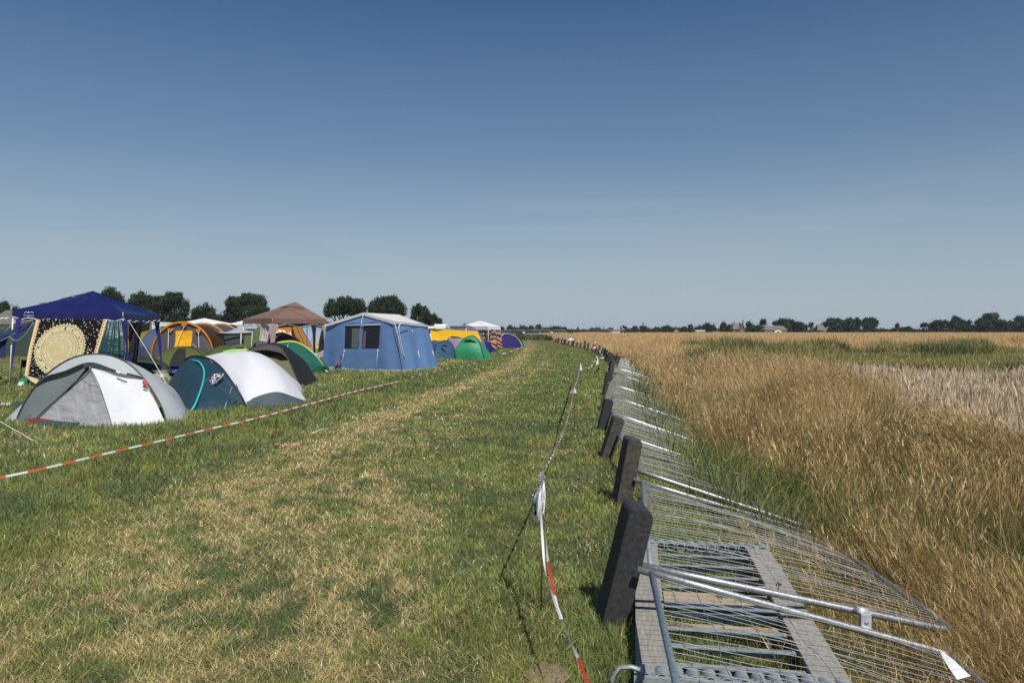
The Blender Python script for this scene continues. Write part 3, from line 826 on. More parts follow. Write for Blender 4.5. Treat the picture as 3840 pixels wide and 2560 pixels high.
pnl_words = ['nearest', 'second', 'third', 'fourth', 'fifth', 'sixth', 'seventh', 'eighth', 'ninth', 'tenth', 'eleventh', 'twelfth']+ordn[5:]
rp = random.Random(9)
used = False
for i in range(len(rowpts)-1):
    (x0, y0), (x1, y1) = rowpts[i], rowpts[i+1]
    z0 = gzf(x0, y0)+0.33; z1 = gzf(x1, y1)+0.33
    A = Vector((x0+0.10, y0, z0)); B = Vector((x1+0.10, y1-0.05, z1))
    e1 = B-A; d = e1.length
    side = Vector((e1.y, -e1.x, 0)).normalized()
    ang = [13.0, 15.5, 18, 20, 19, 18, 18][i] if i < 7 else rp.uniform(17, 21)
    e2 = side*math.cos(R(ang))-Vector((0, 0, 1))*math.sin(R(ang))
    e2 = e2+e1.normalized()*(rp.uniform(-0.05, 0.05) if i > 1 else (0.0, -0.02)[i])
    if i >= 2 and not used: t = PANEL; used = True
    else: t = copy_tree(PANEL)
    if i >= 2: place_matrix(t, A, e1, e2, d/PL, 0.93)
    extra = {0: 'lying over the front of the timber rack', 1: 'lying over the far half of the timber rack', 2: 'flat beside the brown-black block'}.get(i, 'lying beside its foot blocks')
    t['label'] = '%s fallen mesh panel from the camera, %s' % (pnl_words[i], extra)
    if i in (0, 1):      # the two nearest rest on the rack
        Afar = Vector((0.688, 4.12, 0.338))
        if i == 0: Aa = Vector((0.38, 1.35, 0.30)); Bb = Vector((0.679, 4.05, 0.345)); tip = Vector((2.335, 4.10, -0.121)); t_o = Bb
        else: Aa = Afar; Bb = Vector((1.125, 6.98, 0.25)); tip = Vector((2.43, 4.20, -0.049)); t_o = Aa
        f1 = (Bb-Aa)/PL; f2 = (tip-t_o)/PH; f3 = f1.cross(f2).normalized()
        S_ = Matrix(((f1.x, f2.x, f3.x, 0), (f1.y, f2.y, f3.y, 0), (f1.z, f2.z, f3.z, 0), (0, 0, 0, 1)))
        for ch in t.children:
            ch.data = ch.data.copy()
            for v in ch.data.vertices:
                a_, b_ = v.co.x/PL, v.co.y/PH
                v.co = f1*v.co.x+f2*v.co.y+f3*v.co.z+(Vector((-0.07, 0, -0.13))*a_*b_ if i == 1 else Vector((0, 0, 0)))
        t.location = Aa
# tube coupler clamping the two nearest panels together
A0 = Vector((rowpts[1][0]+0.10, rowpts[1][1], gzf(*rowpts[1])+0.33))
cp = thing('tube_coupler', 'bright two-part clamp joining the two nearest fence tubes', 'clamp', (0, 0, 0))
base = W(3240, 2328, 4.12)
m = MB()
for dz in (-0.045, 0.045):
    m.tube([base+Vector((-0.03, dz*0.6, dz+0.008)), base+Vector((0.03, dz*0.6, dz-0.008))], 0.0235, 14)
m.box(base+Vector((0, -0.012, 0.0)), (0.058, 0.035, 0.10), bevel=0.006)
cp.location = base
build('clamp_body', m, solid('bright_steel_clamp', (0.55, 0.56, 0.58), 0.45, 0.5, 0.05), cp)
m = MB(); m.tube([base+Vector((0, -0.012, 0.0)), base+Vector((0, -0.03, 0.004))], 0.013, 8); build('bolt', m, GALV, cp)

# ------------------------------------------------------------------ the timber and steel rack under the panels
RKO = Vector((0.545, 3.37, 0)); RKA = R(-9.0)
def rack(name, label, org, ang, length, group, cups_both=True, top=0.065):
    t = thing(name, label, 'rack', org, group)
    t.rotation_euler = (0, 0, ang)
    Wd = 0.92
    zb = 0
    def B(nm, mb, mat, par=t):
        o = build(nm, mb, mat, None); o.parent = par
        if par is not t: o.location = Vector(o.location)-Vector(par.location)
        return o
    for x in (0.075, Wd-0.075):
        m = MB(); m.box((x, length/2, top), (0.155, length-0.10, 0.03), bevel=0.004); B('side_plank', m, GREYWOOD)
    for x in (0.0, Wd):
        m = MB(); m.box((x, length/2, top-0.05), (0.006, length, 0.11)); B('side_channel', m, GALVD)
    nsl = 10
    for k in range(1, nsl):
        y = length*k/nsl
        if abs(k-5) < 1: continue
        m = MB()
        if k > 5: m.box((Wd/2, y, top-0.012), (Wd-0.32, 0.036, 0.004)); m.box((Wd/2, y+0.016, top-0.034), (Wd-0.32, 0.004, 0.040))
        else: m.box((Wd/2, y, top-0.012), (Wd-0.32, 0.045, 0.005)); m.box((Wd/2, y+0.020, top-0.034), (Wd-0.32, 0.004, 0.038))
        if True: pass; B('cross_slat', m, GALVD)
    m = MB(); m.box((Wd/2, length*0.53, top-0.03), (Wd-0.322, 0.17, 0.028), bevel=0.004); B('cross_board', m, TANWOOD)
    m = MB(); m.box((Wd/2, length*0.36, top-0.055), (Wd-0.322, 0.08, 0.02), bevel=0.003); B('cross_board', m, TANWOOD)
    m = MB(); m.box((Wd/2, length*0.462, top-0.045), (Wd-0.32, 0.006, 0.10)); m.box((Wd/2, length*0.445, top-0.001), (Wd-0.32, 0.07, 0.006)); B('middle_channel', m, GALVD)
    for y, s in ((0.0, -1), (length, 1)):
        m = MB()
        m.box((Wd/2, y, top-0.03), (Wd+0.02, 0.006, 0.10)); m.box((Wd/2, y-s*0.028, top+0.018), (Wd+0.02, 0.05, 0.005)); m.box((Wd/2, y-s*0.028, top-0.078), (Wd+0.02, 0.05, 0.005))
        er = B('end_rail', m, GALVD)
    # half-round tube saddles at both ends
    for y, up in ((0.06, 0.0), (length-0.03, 0.045)):
        for k in range(13):
            x = 0.04+k*0.070
            m = MB(); n = 10; ro, ri = 0.030, 0.0255
            hl = 0.045
            vs = []; fs = []
            full = up > 0
            an = [math.pi*(2.0 if full else 1.0)*q/n+(0 if not full else -math.pi/2) for q in range(n+(0 if full else 1))]
            for yy_ in (-hl, hl):
                for a in an:
                    vs.append((x+ro*math.cos(a), y+yy_, top+0.004+ro*math.sin(a)))
                for a in an:
                    vs.append((x+ri*math.cos(a), y+yy_, top+0.004+ri*math.sin(a)))
            c = len(an)
            rng_ = range(c) if full else range(c-1)
            for q in rng_:
                q2 = (q+1) % c
                fs += [(q, q2, 2*c+q2, 2*c+q), (c+q2, c+q, 3*c+q, 3*c+q2), (q2, q, c+q, c+q2), (2*c+q, 2*c+q2, 3*c+q2, 3*c+q)]
            m.add(vs, fs, smooth=False)
            B('tube_saddle', m, GALVD)
    for x, y in ((0.045, 0.05), (Wd-0.045, 0.05), (0.02, length-0.05), (Wd-0.02, length-0.05)):
        m = MB(); m.box((x, y, 0.02), (0.06, 0.06, top*0.8), bevel=0.004); B('leg', m, GALVD)
    # hook strap at the corner
    m = MB(); m.tube([(-0.10, 0.0, 0.0), (-0.105, 0.0, 0.07), (-0.07, 0, 0.12), (-0.02, 0.0, 0.125), (0.03, 0, 0.11)], 0.012, 4); B('corner_hook', m, GALVD)
    return t
rk = rack('fence_rack', 'weathered timber and galvanised rack lying under the two nearest mesh panels', RKO, RKA, 2.22, 'racks for fence parts')
rk2 = rack('fence_rack', 'second timber and steel rack, cut off by the bottom edge of the photo', RKO+Vector((-0.30, -1.62, -0.0)), RKA, 1.5, 'racks for fence parts', top=0.06)
# crumpled plastic scrap and dry grass on the rack's cross board
CRUMP = fabric('blue_white_plastic', (0.55, 0.62, 0.70), 0.35, 0.2, 0.8, 40)
c0 = W(2850, 2216, 4.40)
cloth_o = cloth_obj('plastic_wrapper', [[c0+Vector((-0.10, 0.02, 0.0)), c0+Vector((0, 0.04, 0.015)), c0+Vector((0.12, 0.01, 0.0))], [c0+Vector((-0.08, -0.02, 0.01)), c0+Vector((0.02, -0.03, 0.03)), c0+Vector((0.13, -0.04, 0.0))]], CRUMP, wr=0.012, ws=20, nu=8, nv=14)
tag(cloth_o, 'crumpled blue and white plastic wrapper lying on the tan cross board', 'wrapper')
m = MB(); rr2 = random.Random(3); c1 = W(2745, 2203, 4.45)
for k in range(150):
    p = c1+Vector((rr2.gauss(0, 0.035), rr2.gauss(0, 0.018), rr2.uniform(0, 0.025))); a = rr2.uniform(0, 6.28); l = rr2.uniform(0.015, 0.05)
    m.tube([p, p+Vector((math.cos(a)*l, math.sin(a)*l, rr2.uniform(-0.01, 0.01)))], 0.0012, 3, cap=False)
tag(build('dry_grass_wisp', m, solid('dry_wisp', (0.33, 0.22, 0.11), 0.9)), 'small heap of dry brown grass caught on the tan cross board', 'dry grass', kind='stuff')
# cable tie on the right plank
m = MB(); c2 = W(2910, 2195, 4.35)
m.tube([c2+Vector((0.0, 0, 0)), c2+Vector((0.015, 0.01, 0.018)), c2+Vector((0.03, 0, 0.006)), c2+Vector((0.012, -0.015, 0.012)), c2+Vector((-0.005, -0.05, 0.0))], 0.004, 5)
tag(build('cable_tie', m, solid('black_plastic', (0.01, 0.01, 0.01), 0.4)), 'small black cable tie looped on the mesh over the right plank', 'cable tie')
# white sheet caught in the mesh corner at the lower right
PAPER = fabric('white_paper', (0.78, 0.78, 0.78), 0.7, 0.15, 0.3, 10)
pA = W(3508, 2468, 3.62); pB = W(3560, 2500, 3.55); pC = W(3640, 2575, 3.40); pD = W(3590, 2590, 3.36)
for q in (pA, pB, pC, pD): q.z += 0.05
tag(cloth_obj('white_sheet', [[pA, pB, pC], [pA+Vector((0.01, -0.01, -0.01)), pD.lerp(pA, 0.4), pD]], PAPER, wr=0.004, ws=15, nu=6, nv=12), 'white torn sheet caught at the lower right corner of the nearest panel', 'sheet')

# ------------------------------------------------------------------ stakes, flags, barrier tape
RUST = solid('rusty_steel_bar', (0.13, 0.075, 0.04), 0.85, 0.2, 0.4, 60)
def stripe_mat(name, period, red=(0.62, 0.045, 0.035), white=(0.80, 0.80, 0.80), duty=0.5, tw=0.0):
    m, nt, out = newmat(name); L = nt.links
    p = N(nt, 'ShaderNodeBsdfPrincipled'); p.inputs['Roughness'].default_value = 0.4
    u = N(nt, 'ShaderNodeUVMap'); sp = N(nt, 'ShaderNodeSeparateXYZ'); L.new(u.outputs[0], sp.inputs[0])
    a = N(nt, 'ShaderNodeMath', operation='DIVIDE'); a.inputs[1].default_value = period; L.new(sp.outputs[1], a.inputs[0])
    f = N(nt, 'ShaderNodeMath', operation='FRACT'); L.new(a.outputs[0], f.inputs[0])
    g = N(nt, 'ShaderNodeMath', operation='GREATER_THAN'); g.inputs[1].default_value = 1-duty; L.new(f.outputs[0], g.inputs[0])
    mx = N(nt, 'ShaderNodeMixRGB'); mx.inputs[1].default_value = (*white, 1); mx.inputs[2].default_value = (*red, 1); L.new(g.outputs[0], mx.inputs[0])
    L.new(mx.outputs[0], p.inputs['Base Color'])
    t = N(nt, 'ShaderNodeBsdfTranslucent'); L.new(mx.outputs[0], t.inputs['Color'])
    ms = N(nt, 'ShaderNodeMixShader'); ms.inputs[0].default_value = 0.2; L.new(p.outputs[0], ms.inputs[1]); L.new(t.outputs[0], ms.inputs[2])
    L.new(ms.outputs[0], out.inputs['Surface']); return m
def ribbon(pts, width, n=80, twist=0.0, turns=0.0, sag=0.0):
    P = crom(pts, n); rows = []; d = 0; uv = []
    m = MB()
    for i, p in enumerate(P):
        if i: d += (P[i]-P[i-1]).length
        t = (P[min(i+1, n-1)]-P[max(i-1, 0)]).normalized()
        s = t.cross(Vector((0, 0, 1))).normalized(); q = s.cross(t)
        a = twist+turns*2*math.pi*i/(n-1)
        wv = s*math.cos(a)+q*math.sin(a)
        m.v += [tuple(p-wv*width/2), tuple(p+wv*width/2)]; m.uv += [(0, d), (1, d)]
    for i in range(n-1): m.f.append((2*i, 2*i+1, 2*i+3, 2*i+2)); m.smooth.append(True)
    return m
TAPE = stripe_mat('red_white_tape', 0.95, duty=0.36)
TAPE2 = stripe_mat('red_white_tape_fine', 0.26, red=(0.34, 0.08, 0.06), white=(0.55, 0.55, 0.52), duty=0.5)
def stake(base, top, label, flag=None):
    t = thing('thin_stake', label, 'stake', base, 'thin rusty stakes holding the barrier tape')
    m = MB(); m.tube([Vector(base)-Vector((0, 0, 0.05)), Vector(base).lerp(Vector(top), 0.5)+Vector((0.003, 0, 0)), top], 0.0055, 7); build('bar', m, RUST, t)
    m = MB(); T = Vector(top)
    m.tube([T+Vector((-0.012, 0, -0.05)), T+Vector((0.012, 0.01, -0.04)), T+Vector((0.014, -0.01, -0.025)), T+Vector((-0.010, -0.008, -0.02)), T+Vector((0.006, 0.01, -0.01))], 0.007, 6)
    build('tape_knot', m, TAPE2, t)
    return t
S1b = G(2029, 2287); S1t = Vector((S1b.x+0.005, S1b.y, 0.79))
S2b = G(2154, 1612); S2t = W(2156, 1440, S2b.y)
S3b = G(2176, 1448); S3t = W(2175, 1357, S3b.y)
S4b = Vector((2.95, 29.0, 0)); S4t = Vector((3.12, 28.2, 0.66))
stake(S1b, S1t, 'nearest rusty stake with a large white plastic flag tied to its top')
stake(S2b, S2t, 'second stake along the tape, a small knot of tape at its top')
stake(S3b, S3t, 'third stake along the tape with a small white flag bunched on it')
stake(S4b, S4t, 'dark leaning stake at the foot of the far fence blocks')
near = [S1t, W(2040, 1900, 4.32), W(2048, 2030, 4.15), W(2062, 2150, 3.85), W(2106, 2320, 3.42), W(2165, 2460, 3.05), W(2225, 2590, 2.75), Vector((0.34, 2.2, 0.50))]
tp = thing('barrier_tape', 'twisted red and white tape strung on thin stakes beside the fallen fence', 'barrier tape', S1b)
m = ribbon(near, 0.013, 90, 0.6, 1.2)
m2 = ribbon([p+Vector((-0.018, 0, -0.01)) for p in near[:4]]+[near[4]], 0.014, 60, 1.2, 0.8)
build('tape_run', m, TAPE, tp); build('tape_run', m2, stripe_mat('white_tape_face', 9.0, duty=0.01), tp)
def sagline(a, b, s, n=9):
    return [a.lerp(b, i/(n-1))-Vector((0, 0, s*math.sin(math.pi*i/(n-1)))) for i in range(n)]
mid = sagline(S1t, S2t, 0.16)
m = ribbon(mid, 0.022, 260, 0.3, 18); build('tape_run', m, TAPE2, tp)
m = ribbon(sagline(S2t, S3t, 0.05), 0.05, 160, 0, 10); build('tape_run', m, TAPE2, tp)
m = ribbon(sagline(S3t, S4t+Vector((0, 0, 0.02)), 0.30), 0.035, 60, 0, 3); build('tape_run', m, stripe_mat('faded_tape', 2.6, red=(0.62, 0.35, 0.3), white=(0.66, 0.68, 0.60), duty=0.3), tp)
farp = [S4t, Vector((3.75, 31.5, 0.50)), Vector((4.9, 43.0, 0.45)), Vector((5.6, 52.0, 0.85)), Vector((6.1, 60.0, 0.70)), Vector((6.15, 66.0, 0.45)), Vector((6.10, 78.0, 0.95)), Vector((5.9, 92.0, 0.85)), Vector((5.75, 104.0, 0.75)), Vector((5.8, 120.0, 0.9)), Vector((6.0, 145.0, 1.0))]
m = ribbon(farp, 0.07, 160, 0.5, 12); build('tape_run', m, stripe_mat('faded_tape_far', 5.0, red=(0.60, 0.40, 0.36), white=(0.68, 0.68, 0.64), duty=0.3), tp)

# white plastic flag with black print, crumpled, tied to the nearest stake
FLAG = fabric('white_plastic_flag', (0.82, 0.82, 0.84), 0.5, 0.22, 0.15, 12)
fy = S1t.y-0.03
fl = thing('plastic_flag', 'crumpled white plastic flag with black lettering hanging from the nearest stake', 'flag', W(2029, 1960, fy))
def FW(cx, cy, dy=0.0):   # crop pixel (4.9x) -> world on the flag
    return W(1940+cx/4.9, 1680+cy/4.9, fy+dy)
rows = [[FW(490, 490), FW(470, 640, -.02), FW(455, 900, -.03), FW(455, 1150, -.02), FW(445, 1280, 0)],
        [FW(475, 520, .02), FW(440, 720, .0), FW(400, 900, -.05), FW(370, 1200, -.05), FW(380, 1340, -.02)],
        [FW(460, 560, .03), FW(390, 760, .03), FW(340, 900, .02), FW(345, 1180, .0), FW(330, 1345, .02)],
        [FW(455, 580, .04), FW(350, 790, .05), FW(262, 880, .05), FW(305, 1020, .05), FW(305, 1310, .05)]]
cloth_o = cloth_obj('flag_sheet', rows, FLAG, fl, nu=18, nv=26, wr=0.005, ws=9)
cloth_obj('flag_fold', [[FW(495, 500, -.03), FW(515, 800, -.03), FW(520, 900, -.03), FW(500, 1160, -.02), FW(470, 1215, -.02)], [FW(480, 500), FW(462, 800, -.05), FW(450, 900, -.04), FW(465, 1130, -.03), FW(460, 1215, -.02)]], FLAG, fl, nu=6, nv=20, wr=0.006, ws=14)
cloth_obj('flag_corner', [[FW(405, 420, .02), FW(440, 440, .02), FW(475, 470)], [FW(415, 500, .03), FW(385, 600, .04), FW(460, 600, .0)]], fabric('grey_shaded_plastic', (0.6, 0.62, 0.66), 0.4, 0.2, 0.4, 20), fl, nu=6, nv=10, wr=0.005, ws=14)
INK = solid('black_print', (0.012, 0.012, 0.014), 0.5)
m = MB()
def strokes(L_, w=0.0035, dy=-0.02):
    for a, b in L_:
        p, q = FW(*a, dy), FW(*b, dy); m.tube([p, q], w, 4)
strokes([((262, 880), (315, 903)), ((300, 870), (345, 785)), ((425, 730), (400, 800)), ((415, 780), (440, 820)), ((395, 800), (430, 815))], 0.0035, 0.03)
strokes([((300, 1010), (325, 1060)), ((340, 990), (330, 1090)), ((322, 1060), (322, 1130)), ((330, 1120), (345, 1240)), ((318, 1150), (322, 1225)), ((485, 855), (512, 890))], 0.0032, -0.005)
build('lettering', m, INK, fl)
# small flags further along
def small_flag(top, wd, ht, label, mat=FLAG):
    a = Vector(top)
    o = cloth_obj('small_flag', [[a, a+Vector((0.01, 0, 0))], [a+Vector((-wd*0.6, 0, -ht*0.6)), a+Vector((wd*0.4, 0, -ht*0.5))], [a+Vector((-wd, 0.02, -ht)), a+Vector((wd*0.7, -0.02, -ht*0.9))]], mat, nu=10, nv=8, wr=0.03, ws=8)
    return tag(o, label, 'flag')
small_flag(S3t+Vector((0, -0.02, 0)), 0.10, 0.26, 'small printed white flag bunched on the third stake of the tape')
small_flag(S2t+Vector((-0.02, -0.02, -0.02)), 0.06, 0.13, 'small knotted white scrap on the second stake')
small_flag(S4t+Vector((0.02, -0.02, -0.02)), 0.07, 0.30, 'thin white strip hanging from the dark leaning stake')
small_flag(Vector((5.65, 52, 0.85)), 0.22, 0.55, 'red and white strip hanging among the far fence blocks', stripe_mat('red_strip', 0.6, duty=0.6))
small_flag(Vector((6.0, 78, 0.95)), 0.45, 0.35, 'small white bag caught on the tape over the far fence blocks')

# camp-side tape on the left
lp = [(-160, 1822), (0, 1790), (182, 1751), (387, 1702), (580, 1657), (774, 1610), (967, 1565), (1210, 1500), (1330, 1467), (1420, 1447), (1500, 1428)]
pts = [G(px, py, 0.13 if i > 2 else 0.15) for i, (px, py) in enumerate(lp)]
m = ribbon(pts, 0.026, 400, 2.35, 0)
tl = build('barrier_tape', m, stripe_mat('orange_red_white_tape', 0.50, red=(0.60, 0.12, 0.06), white=(0.70, 0.70, 0.68), duty=0.5))
tag(tl, 'low red and white tape running past the two front dome tents', 'barrier tape')
pts = [G(px, py, 0.12) for px, py in ((1530, 1418), (1590, 1402), (1650, 1388), (1700, 1378), (1790, 1362))]
tag(build('barrier_tape', ribbon(pts, 0.05, 120, 0.5, 5), TAPE2), 'faded tape end lying in grass right of the blue frame tent', 'barrier tape')
pts = [G(px, py, 0.12) for px, py in ((1872, 1331), (1900, 1322), (1930, 1312), (1962, 1300))]
tag(build('barrier_tape', ribbon(pts, 0.06, 60, 0.5, 2), stripe_mat('pale_tape', 5.0, duty=0.1)), 'pale sagging tape in front of the purple tents', 'barrier tape')

# litter on the mown strip
PINK = fabric('pink_petals', (0.90, 0.26, 0.34), 0.6, 0.3, 0.2); PALEP = fabric('pale_pink_petals', (0.9, 0.62, 0.62), 0.6, 0.3, 0.2)
rr3 = random.Random(4)
def scraps(name, label, cat, c, rx, ry, n, mats, s=0.02, z=0.045):
    t = thing(name, label, cat, c)
    for mi, mt in enumerate(mats):
        m = MB()
        for k in range(n//len(mats)):
            p = Vector(c)+Vector((rr3.uniform(-rx, rx), rr3.uniform(-ry, ry), z+rr3.uniform(0, 0.02)))
            a = rr3.uniform(0, 6.28); u = Vector((math.cos(a), math.sin(a), rr3.uniform(-.3, .5)))*s*rr3.uniform(0.6, 1.4); v = Vector((-math.sin(a), math.cos(a), rr3.uniform(-.3, .5)))*s*0.7
            m.poly([p-u, p-v*0.7, p+u*0.9, p+v])
        build('scraps', m, mt, t)
    return t
scraps('torn_petals', 'scattered pink and white paper scraps on the mown grass', 'paper scraps', G(1090, 1683), 0.11, 0.10, 70, [PINK, PALEP], 0.016)
scraps('torn_petals', 'few pale pink scraps just left of the larger pink patch', 'paper scraps', G(1045, 1680), 0.05, 0.05, 18, [PALEP, PINK], 0.018)
scraps('torn_petals', 'single pink scrap nearer the camera than the pink patch', 'paper scraps', G(952, 1821), 0.02, 0.02, 5, [PINK], 0.018)
a, b = G(1170, 1624, 0.05), G(1228, 1604, 0.06)
m = MB(); m.tube([a, a.lerp(b, 0.5)+Vector((0, 0, 0.01)), b], 0.008, 5); tag(build('white_strip', m, PAPER), 'thin white plastic strip lying on the straw track', 'strip')
# dry tuft
m = MB(); c = G(2135, 1705)
for k in range(70):
    a = rr3.uniform(0, 6.28); l = rr3.uniform(0.05, 0.11); e = rr3.uniform(0.3, 1.2)
    m.tube([c, c+Vector((math.cos(a)*l*0.5*math.cos(e), math.sin(a)*l*0.5*math.cos(e), l*0.5*math.sin(e)+0.01)), c+Vector((math.cos(a)*l*math.cos(e), math.sin(a)*l*math.cos(e), l*math.sin(e)*0.9))], 0.0022, 3, cap=False)
tag(build('dry_tuft', m, solid('pale_dry_grass', (0.50, 0.36, 0.22), 0.9)), 'small pale dry grass tuft alone on the green lawn', 'grass tuft')
# bare earth patch at the bottom edge
m = MB(); c = G(2050, 2530); n = 26; rowsP = []
for i in range(6):
    rowsP.append([c+Vector((math.cos(2*math.pi*j/n)*0.10*(1+0.25*mnoise.noise(Vector((j*0.5, 1, 2))))*(5-i)/5, math.sin(2*math.pi*j/n)*0.13*(1+0.3*mnoise.noise(Vector((j*0.5, 3, 2))))*(5-i)/5, 0.004+0.009*(i/5)**0.7+0.006*mnoise.noise(Vector((i*2.1, j*1.3, 0))))) for j in range(n+1)])
m.grid(rowsP); tag(build('bare_earth', m, solid('dry_soil', (0.21, 0.155, 0.095), 0.95, 0, 1.0, 40)), kind='structure')
# ================================================================== tents
TG = 'tents on the camp meadow'
def Z(p, z): p = Vector(p); p.z = z; return p

# ---- A: white and grey hoop tent, front left
GREYF = fabric('grey_flysheet', (0.175, 0.20, 0.205), 0.55, 0.14, 0.20, 4)
GREYL = fabric('light_grey_door', (0.34, 0.35, 0.37), 0.6, 0.16, 0.6, 3.2)
WHITEF = fabric('white_flysheet', (0.64, 0.66, 0.70), 0.6, 0.14, 0.22, 3)
SILV = fabric('silver_grey_roof', (0.47, 0.51, 0.53), 0.5, 0.14, 0.25, 3)
DPOLE = solid('dark_tent_pole_sleeve', (0.035, 0.037, 0.045), 0.5)
A0 = Vector((-8.66, 13.35, 0)); A1 = Vector((-5.98, 13.20, 0))
ta = thing('dome_tent', 'grey and white hoop tent in front of the blue gazebo', 'tent', (A0+A1)/2, TG)
hoop = [W(55, 1594, 13.35), W(88, 1520, 13.36), W(130, 1455, 13.38), W(165, 1415, 13.38), W(230, 1365, 13.38), W(290, 1338, 13.38), W(344, 1329, 13.36), W(410, 1333, 13.34), W(480, 1362, 13.32), W(535, 1414, 13.3), W(575, 1470, 13.28), W(608, 1530, 13.25), W(626, 1584, 13.2)]
hp = crom(hoop, 33)
apx = W(337, 1369, 12.95)      # porch peak
fl_ = W(97, 1600, 12.9); fm = W(425, 1606, 12.55); fr = W(626, 1584, 13.15)
# roof crescent: hoop -> canopy edge
edge = [W(165, 1417, 13.2), W(240, 1397, 13.05), W(337, 1364, 12.93), W(430, 1392, 13.0), W(530, 1418, 13.2)]
i0, i1 = 6, 26
cloth_obj('porch_canopy', [hp[i0:i1], crom([a+Vector((0, 0, 0.03)) for a in edge], i1-i0)], SILV, ta, nu=8, nv=i1-i0, wr=0.006, bulge=0.0)
# left wall (grey), door (light grey), right wall (white)
cloth_obj('left_wall', [[hp[k] for k in range(0, 15)], [fl_, W(150, 1560, 13.0), W(230, 1490, 12.98), W(320, 1385, 12.96)]], GREYF, ta, nu=12, nv=20, wr=0.010, bulge=-0.02)
cloth_obj('door_panel', [[W(115, 1587, 12.92), W(200, 1515, 12.94), W(270, 1450, 12.96), W(333, 1388, 12.95)], [W(160, 1590, 12.82), W(260, 1530, 12.85), W(310, 1460, 12.9), apx], [W(290, 1594, 12.68), W(360, 1510, 12.75), W(350, 1440, 12.85), apx], [fm, W(400, 1525, 12.7), W(365, 1440, 12.82), apx]], GREYL, ta, nu=40, nv=34, wr=0.032, ws=4.6)
cloth_obj('right_wall', [[fm, W(400, 1520, 12.7), W(362, 1430, 12.85), W(339, 1383, 12.95)], [W(520, 1598, 12.85), W(480, 1510, 12.95), W(420, 1430, 13.0), W(345, 1380, 12.97)], [W(620, 1586, 13.1), W(580, 1500, 13.2), W(530, 1420, 13.25), W(430, 1398, 13.05)]], WHITEF, ta, nu=18, nv=20, wr=0.010, bulge=0.02)
cloth_obj('inner_shade', [[W(340, 1372, 13.05), W(260, 1402, 13.15), W(180, 1425, 13.25)], [W(345, 1392, 13.1), W(290, 1440, 13.2), W(200, 1500, 13.3)]], fabric('dark_inner_shade', (0.05, 0.055, 0.06), 0.8, 0.1), ta, nu=4, nv=10, wr=0.003)  # dark sheet put in for the shade under the canopy
m = MB(); m.tube(crom([W(340, 1380, 12.90), W(290, 1425, 12.92), W(230, 1482, 12.93), W(170, 1535, 12.9), W(112, 1592, 12.88)], 16), 0.012, 5); build('door_zip', m, DPOLE, ta)
m = MB(); m.tube(crom([W(345, 1385, 12.90), W(372, 1440, 12.79), W(400, 1520, 12.65), W(425, 1602, 12.52)], 16), 0.006, 5); build('door_seam', m, WHITEF, ta)
# body behind the hoop
back_l = W(20, 1583, 13.6); back_r = W(703, 1571, 13.9)
bk = [Vector((-8.3, 15.4, 0)), Vector((-8.0, 15.3, 0.5)), Vector((-7.4, 15.1, 0.78)), Vector((-6.8, 15.3, 0.5)), Vector((-6.5, 15.4, 0))]
sh = crom([back_l, Vector((-8.45, 13.9, 0.5)), Vector((-7.9, 14.0, 0.92)), Vector((-7.3, 14.0, 1.10)), Vector((-6.7, 13.95, 0.92)), Vector((-6.25, 13.9, 0.55)), back_r], 33)
cloth_obj('rear_flysheet', [hp, sh, crom(bk, 33)], SILV, ta, nu=14, nv=33, wr=0.010, smooth_v=True)
cloth_obj('side_wing', [hp[24:], crom([W(600, 1480, 13.5), W(645, 1520, 13.6), back_r], 9)], GREYF, ta, nu=8, nv=9, wr=0.006)
cloth_obj('side_wing', [hp[:9], crom([W(20, 1583, 13.55), W(60, 1540, 13.6), W(110, 1480, 13.6)], 9)], GREYF, ta, nu=8, nv=9, wr=0.006)
pole('pole', [p+Vector((0, -0.012, 0.01)) for p in hp], 0.014, DPOLE, ta)
m = MB(); m.tube(crom([apx, W(333, 1350, 13.2), W(350, 1332, 13.36)], 8), 0.005, 4); m.tube([apx+Vector((0.015, 0, 0.02)), W(356, 1333, 13.36)], 0.004, 4); build('ridge_cord', m, DPOLE, ta)
m = MB(); m.poly([W(433, 1388, 12.99), W(475, 1398, 13.02), W(473, 1404, 13.01), W(438, 1396, 12.98)]); build('name_tag', m, PAPER, ta)
m = MB()
for k in range(5): m.box(W(452+4.4*k, 1397.5+1.0*k, 12.965), (0.011, 0.003, 0.014), Matrix.Rotation(R(-12), 3, 'Y'))
build('tag_lettering', m, INK, ta)
m = MB(); m.poly([W(90, 1573, 12.86), W(114, 1553, 12.88), W(118, 1560, 12.86), W(96, 1580, 12.84)]); lt = build('name_tag', m, solid('black_tag', (0.02, 0.02, 0.024), 0.5), ta)
m = MB()
for k in range(6): m.box(W(97+3.1*k, 1573-2.7*k, 12.835), (0.007, 0.003, 0.012), Matrix.Rotation(R(40), 3, 'Y'))
build('tag_lettering', m, PAPER, ta)
RED = fabric('dull_red_cloth', (0.20, 0.035, 0.02), 0.8, 0.1, 0.4, 12)
NAVYM = fabric('dark_blue_groundsheet', (0.035, 0.065, 0.085), 0.6, 0.05, 0.5, 10)
cloth_obj('red_skirt', [[W(105, 1570, 12.78), W(140, 1567, 12.76), W(200, 1574, 12.70)], [W(103, 1592, 12.74), W(130, 1594, 12.72), W(205, 1582, 12.66)]], RED, ta, nu=6, nv=14, wr=0.01, ws=8)
cloth_obj('groundsheet_edge', [[W(130, 1580, 12.70), W(200, 1577, 12.66), W(300, 1585, 12.60)], [W(125, 1606, 12.62), W(200, 1608, 12.6), W(290, 1604, 12.58)]], NAVYM, ta, nu=6, nv=14, wr=0.012, ws=8)
m = MB(); 
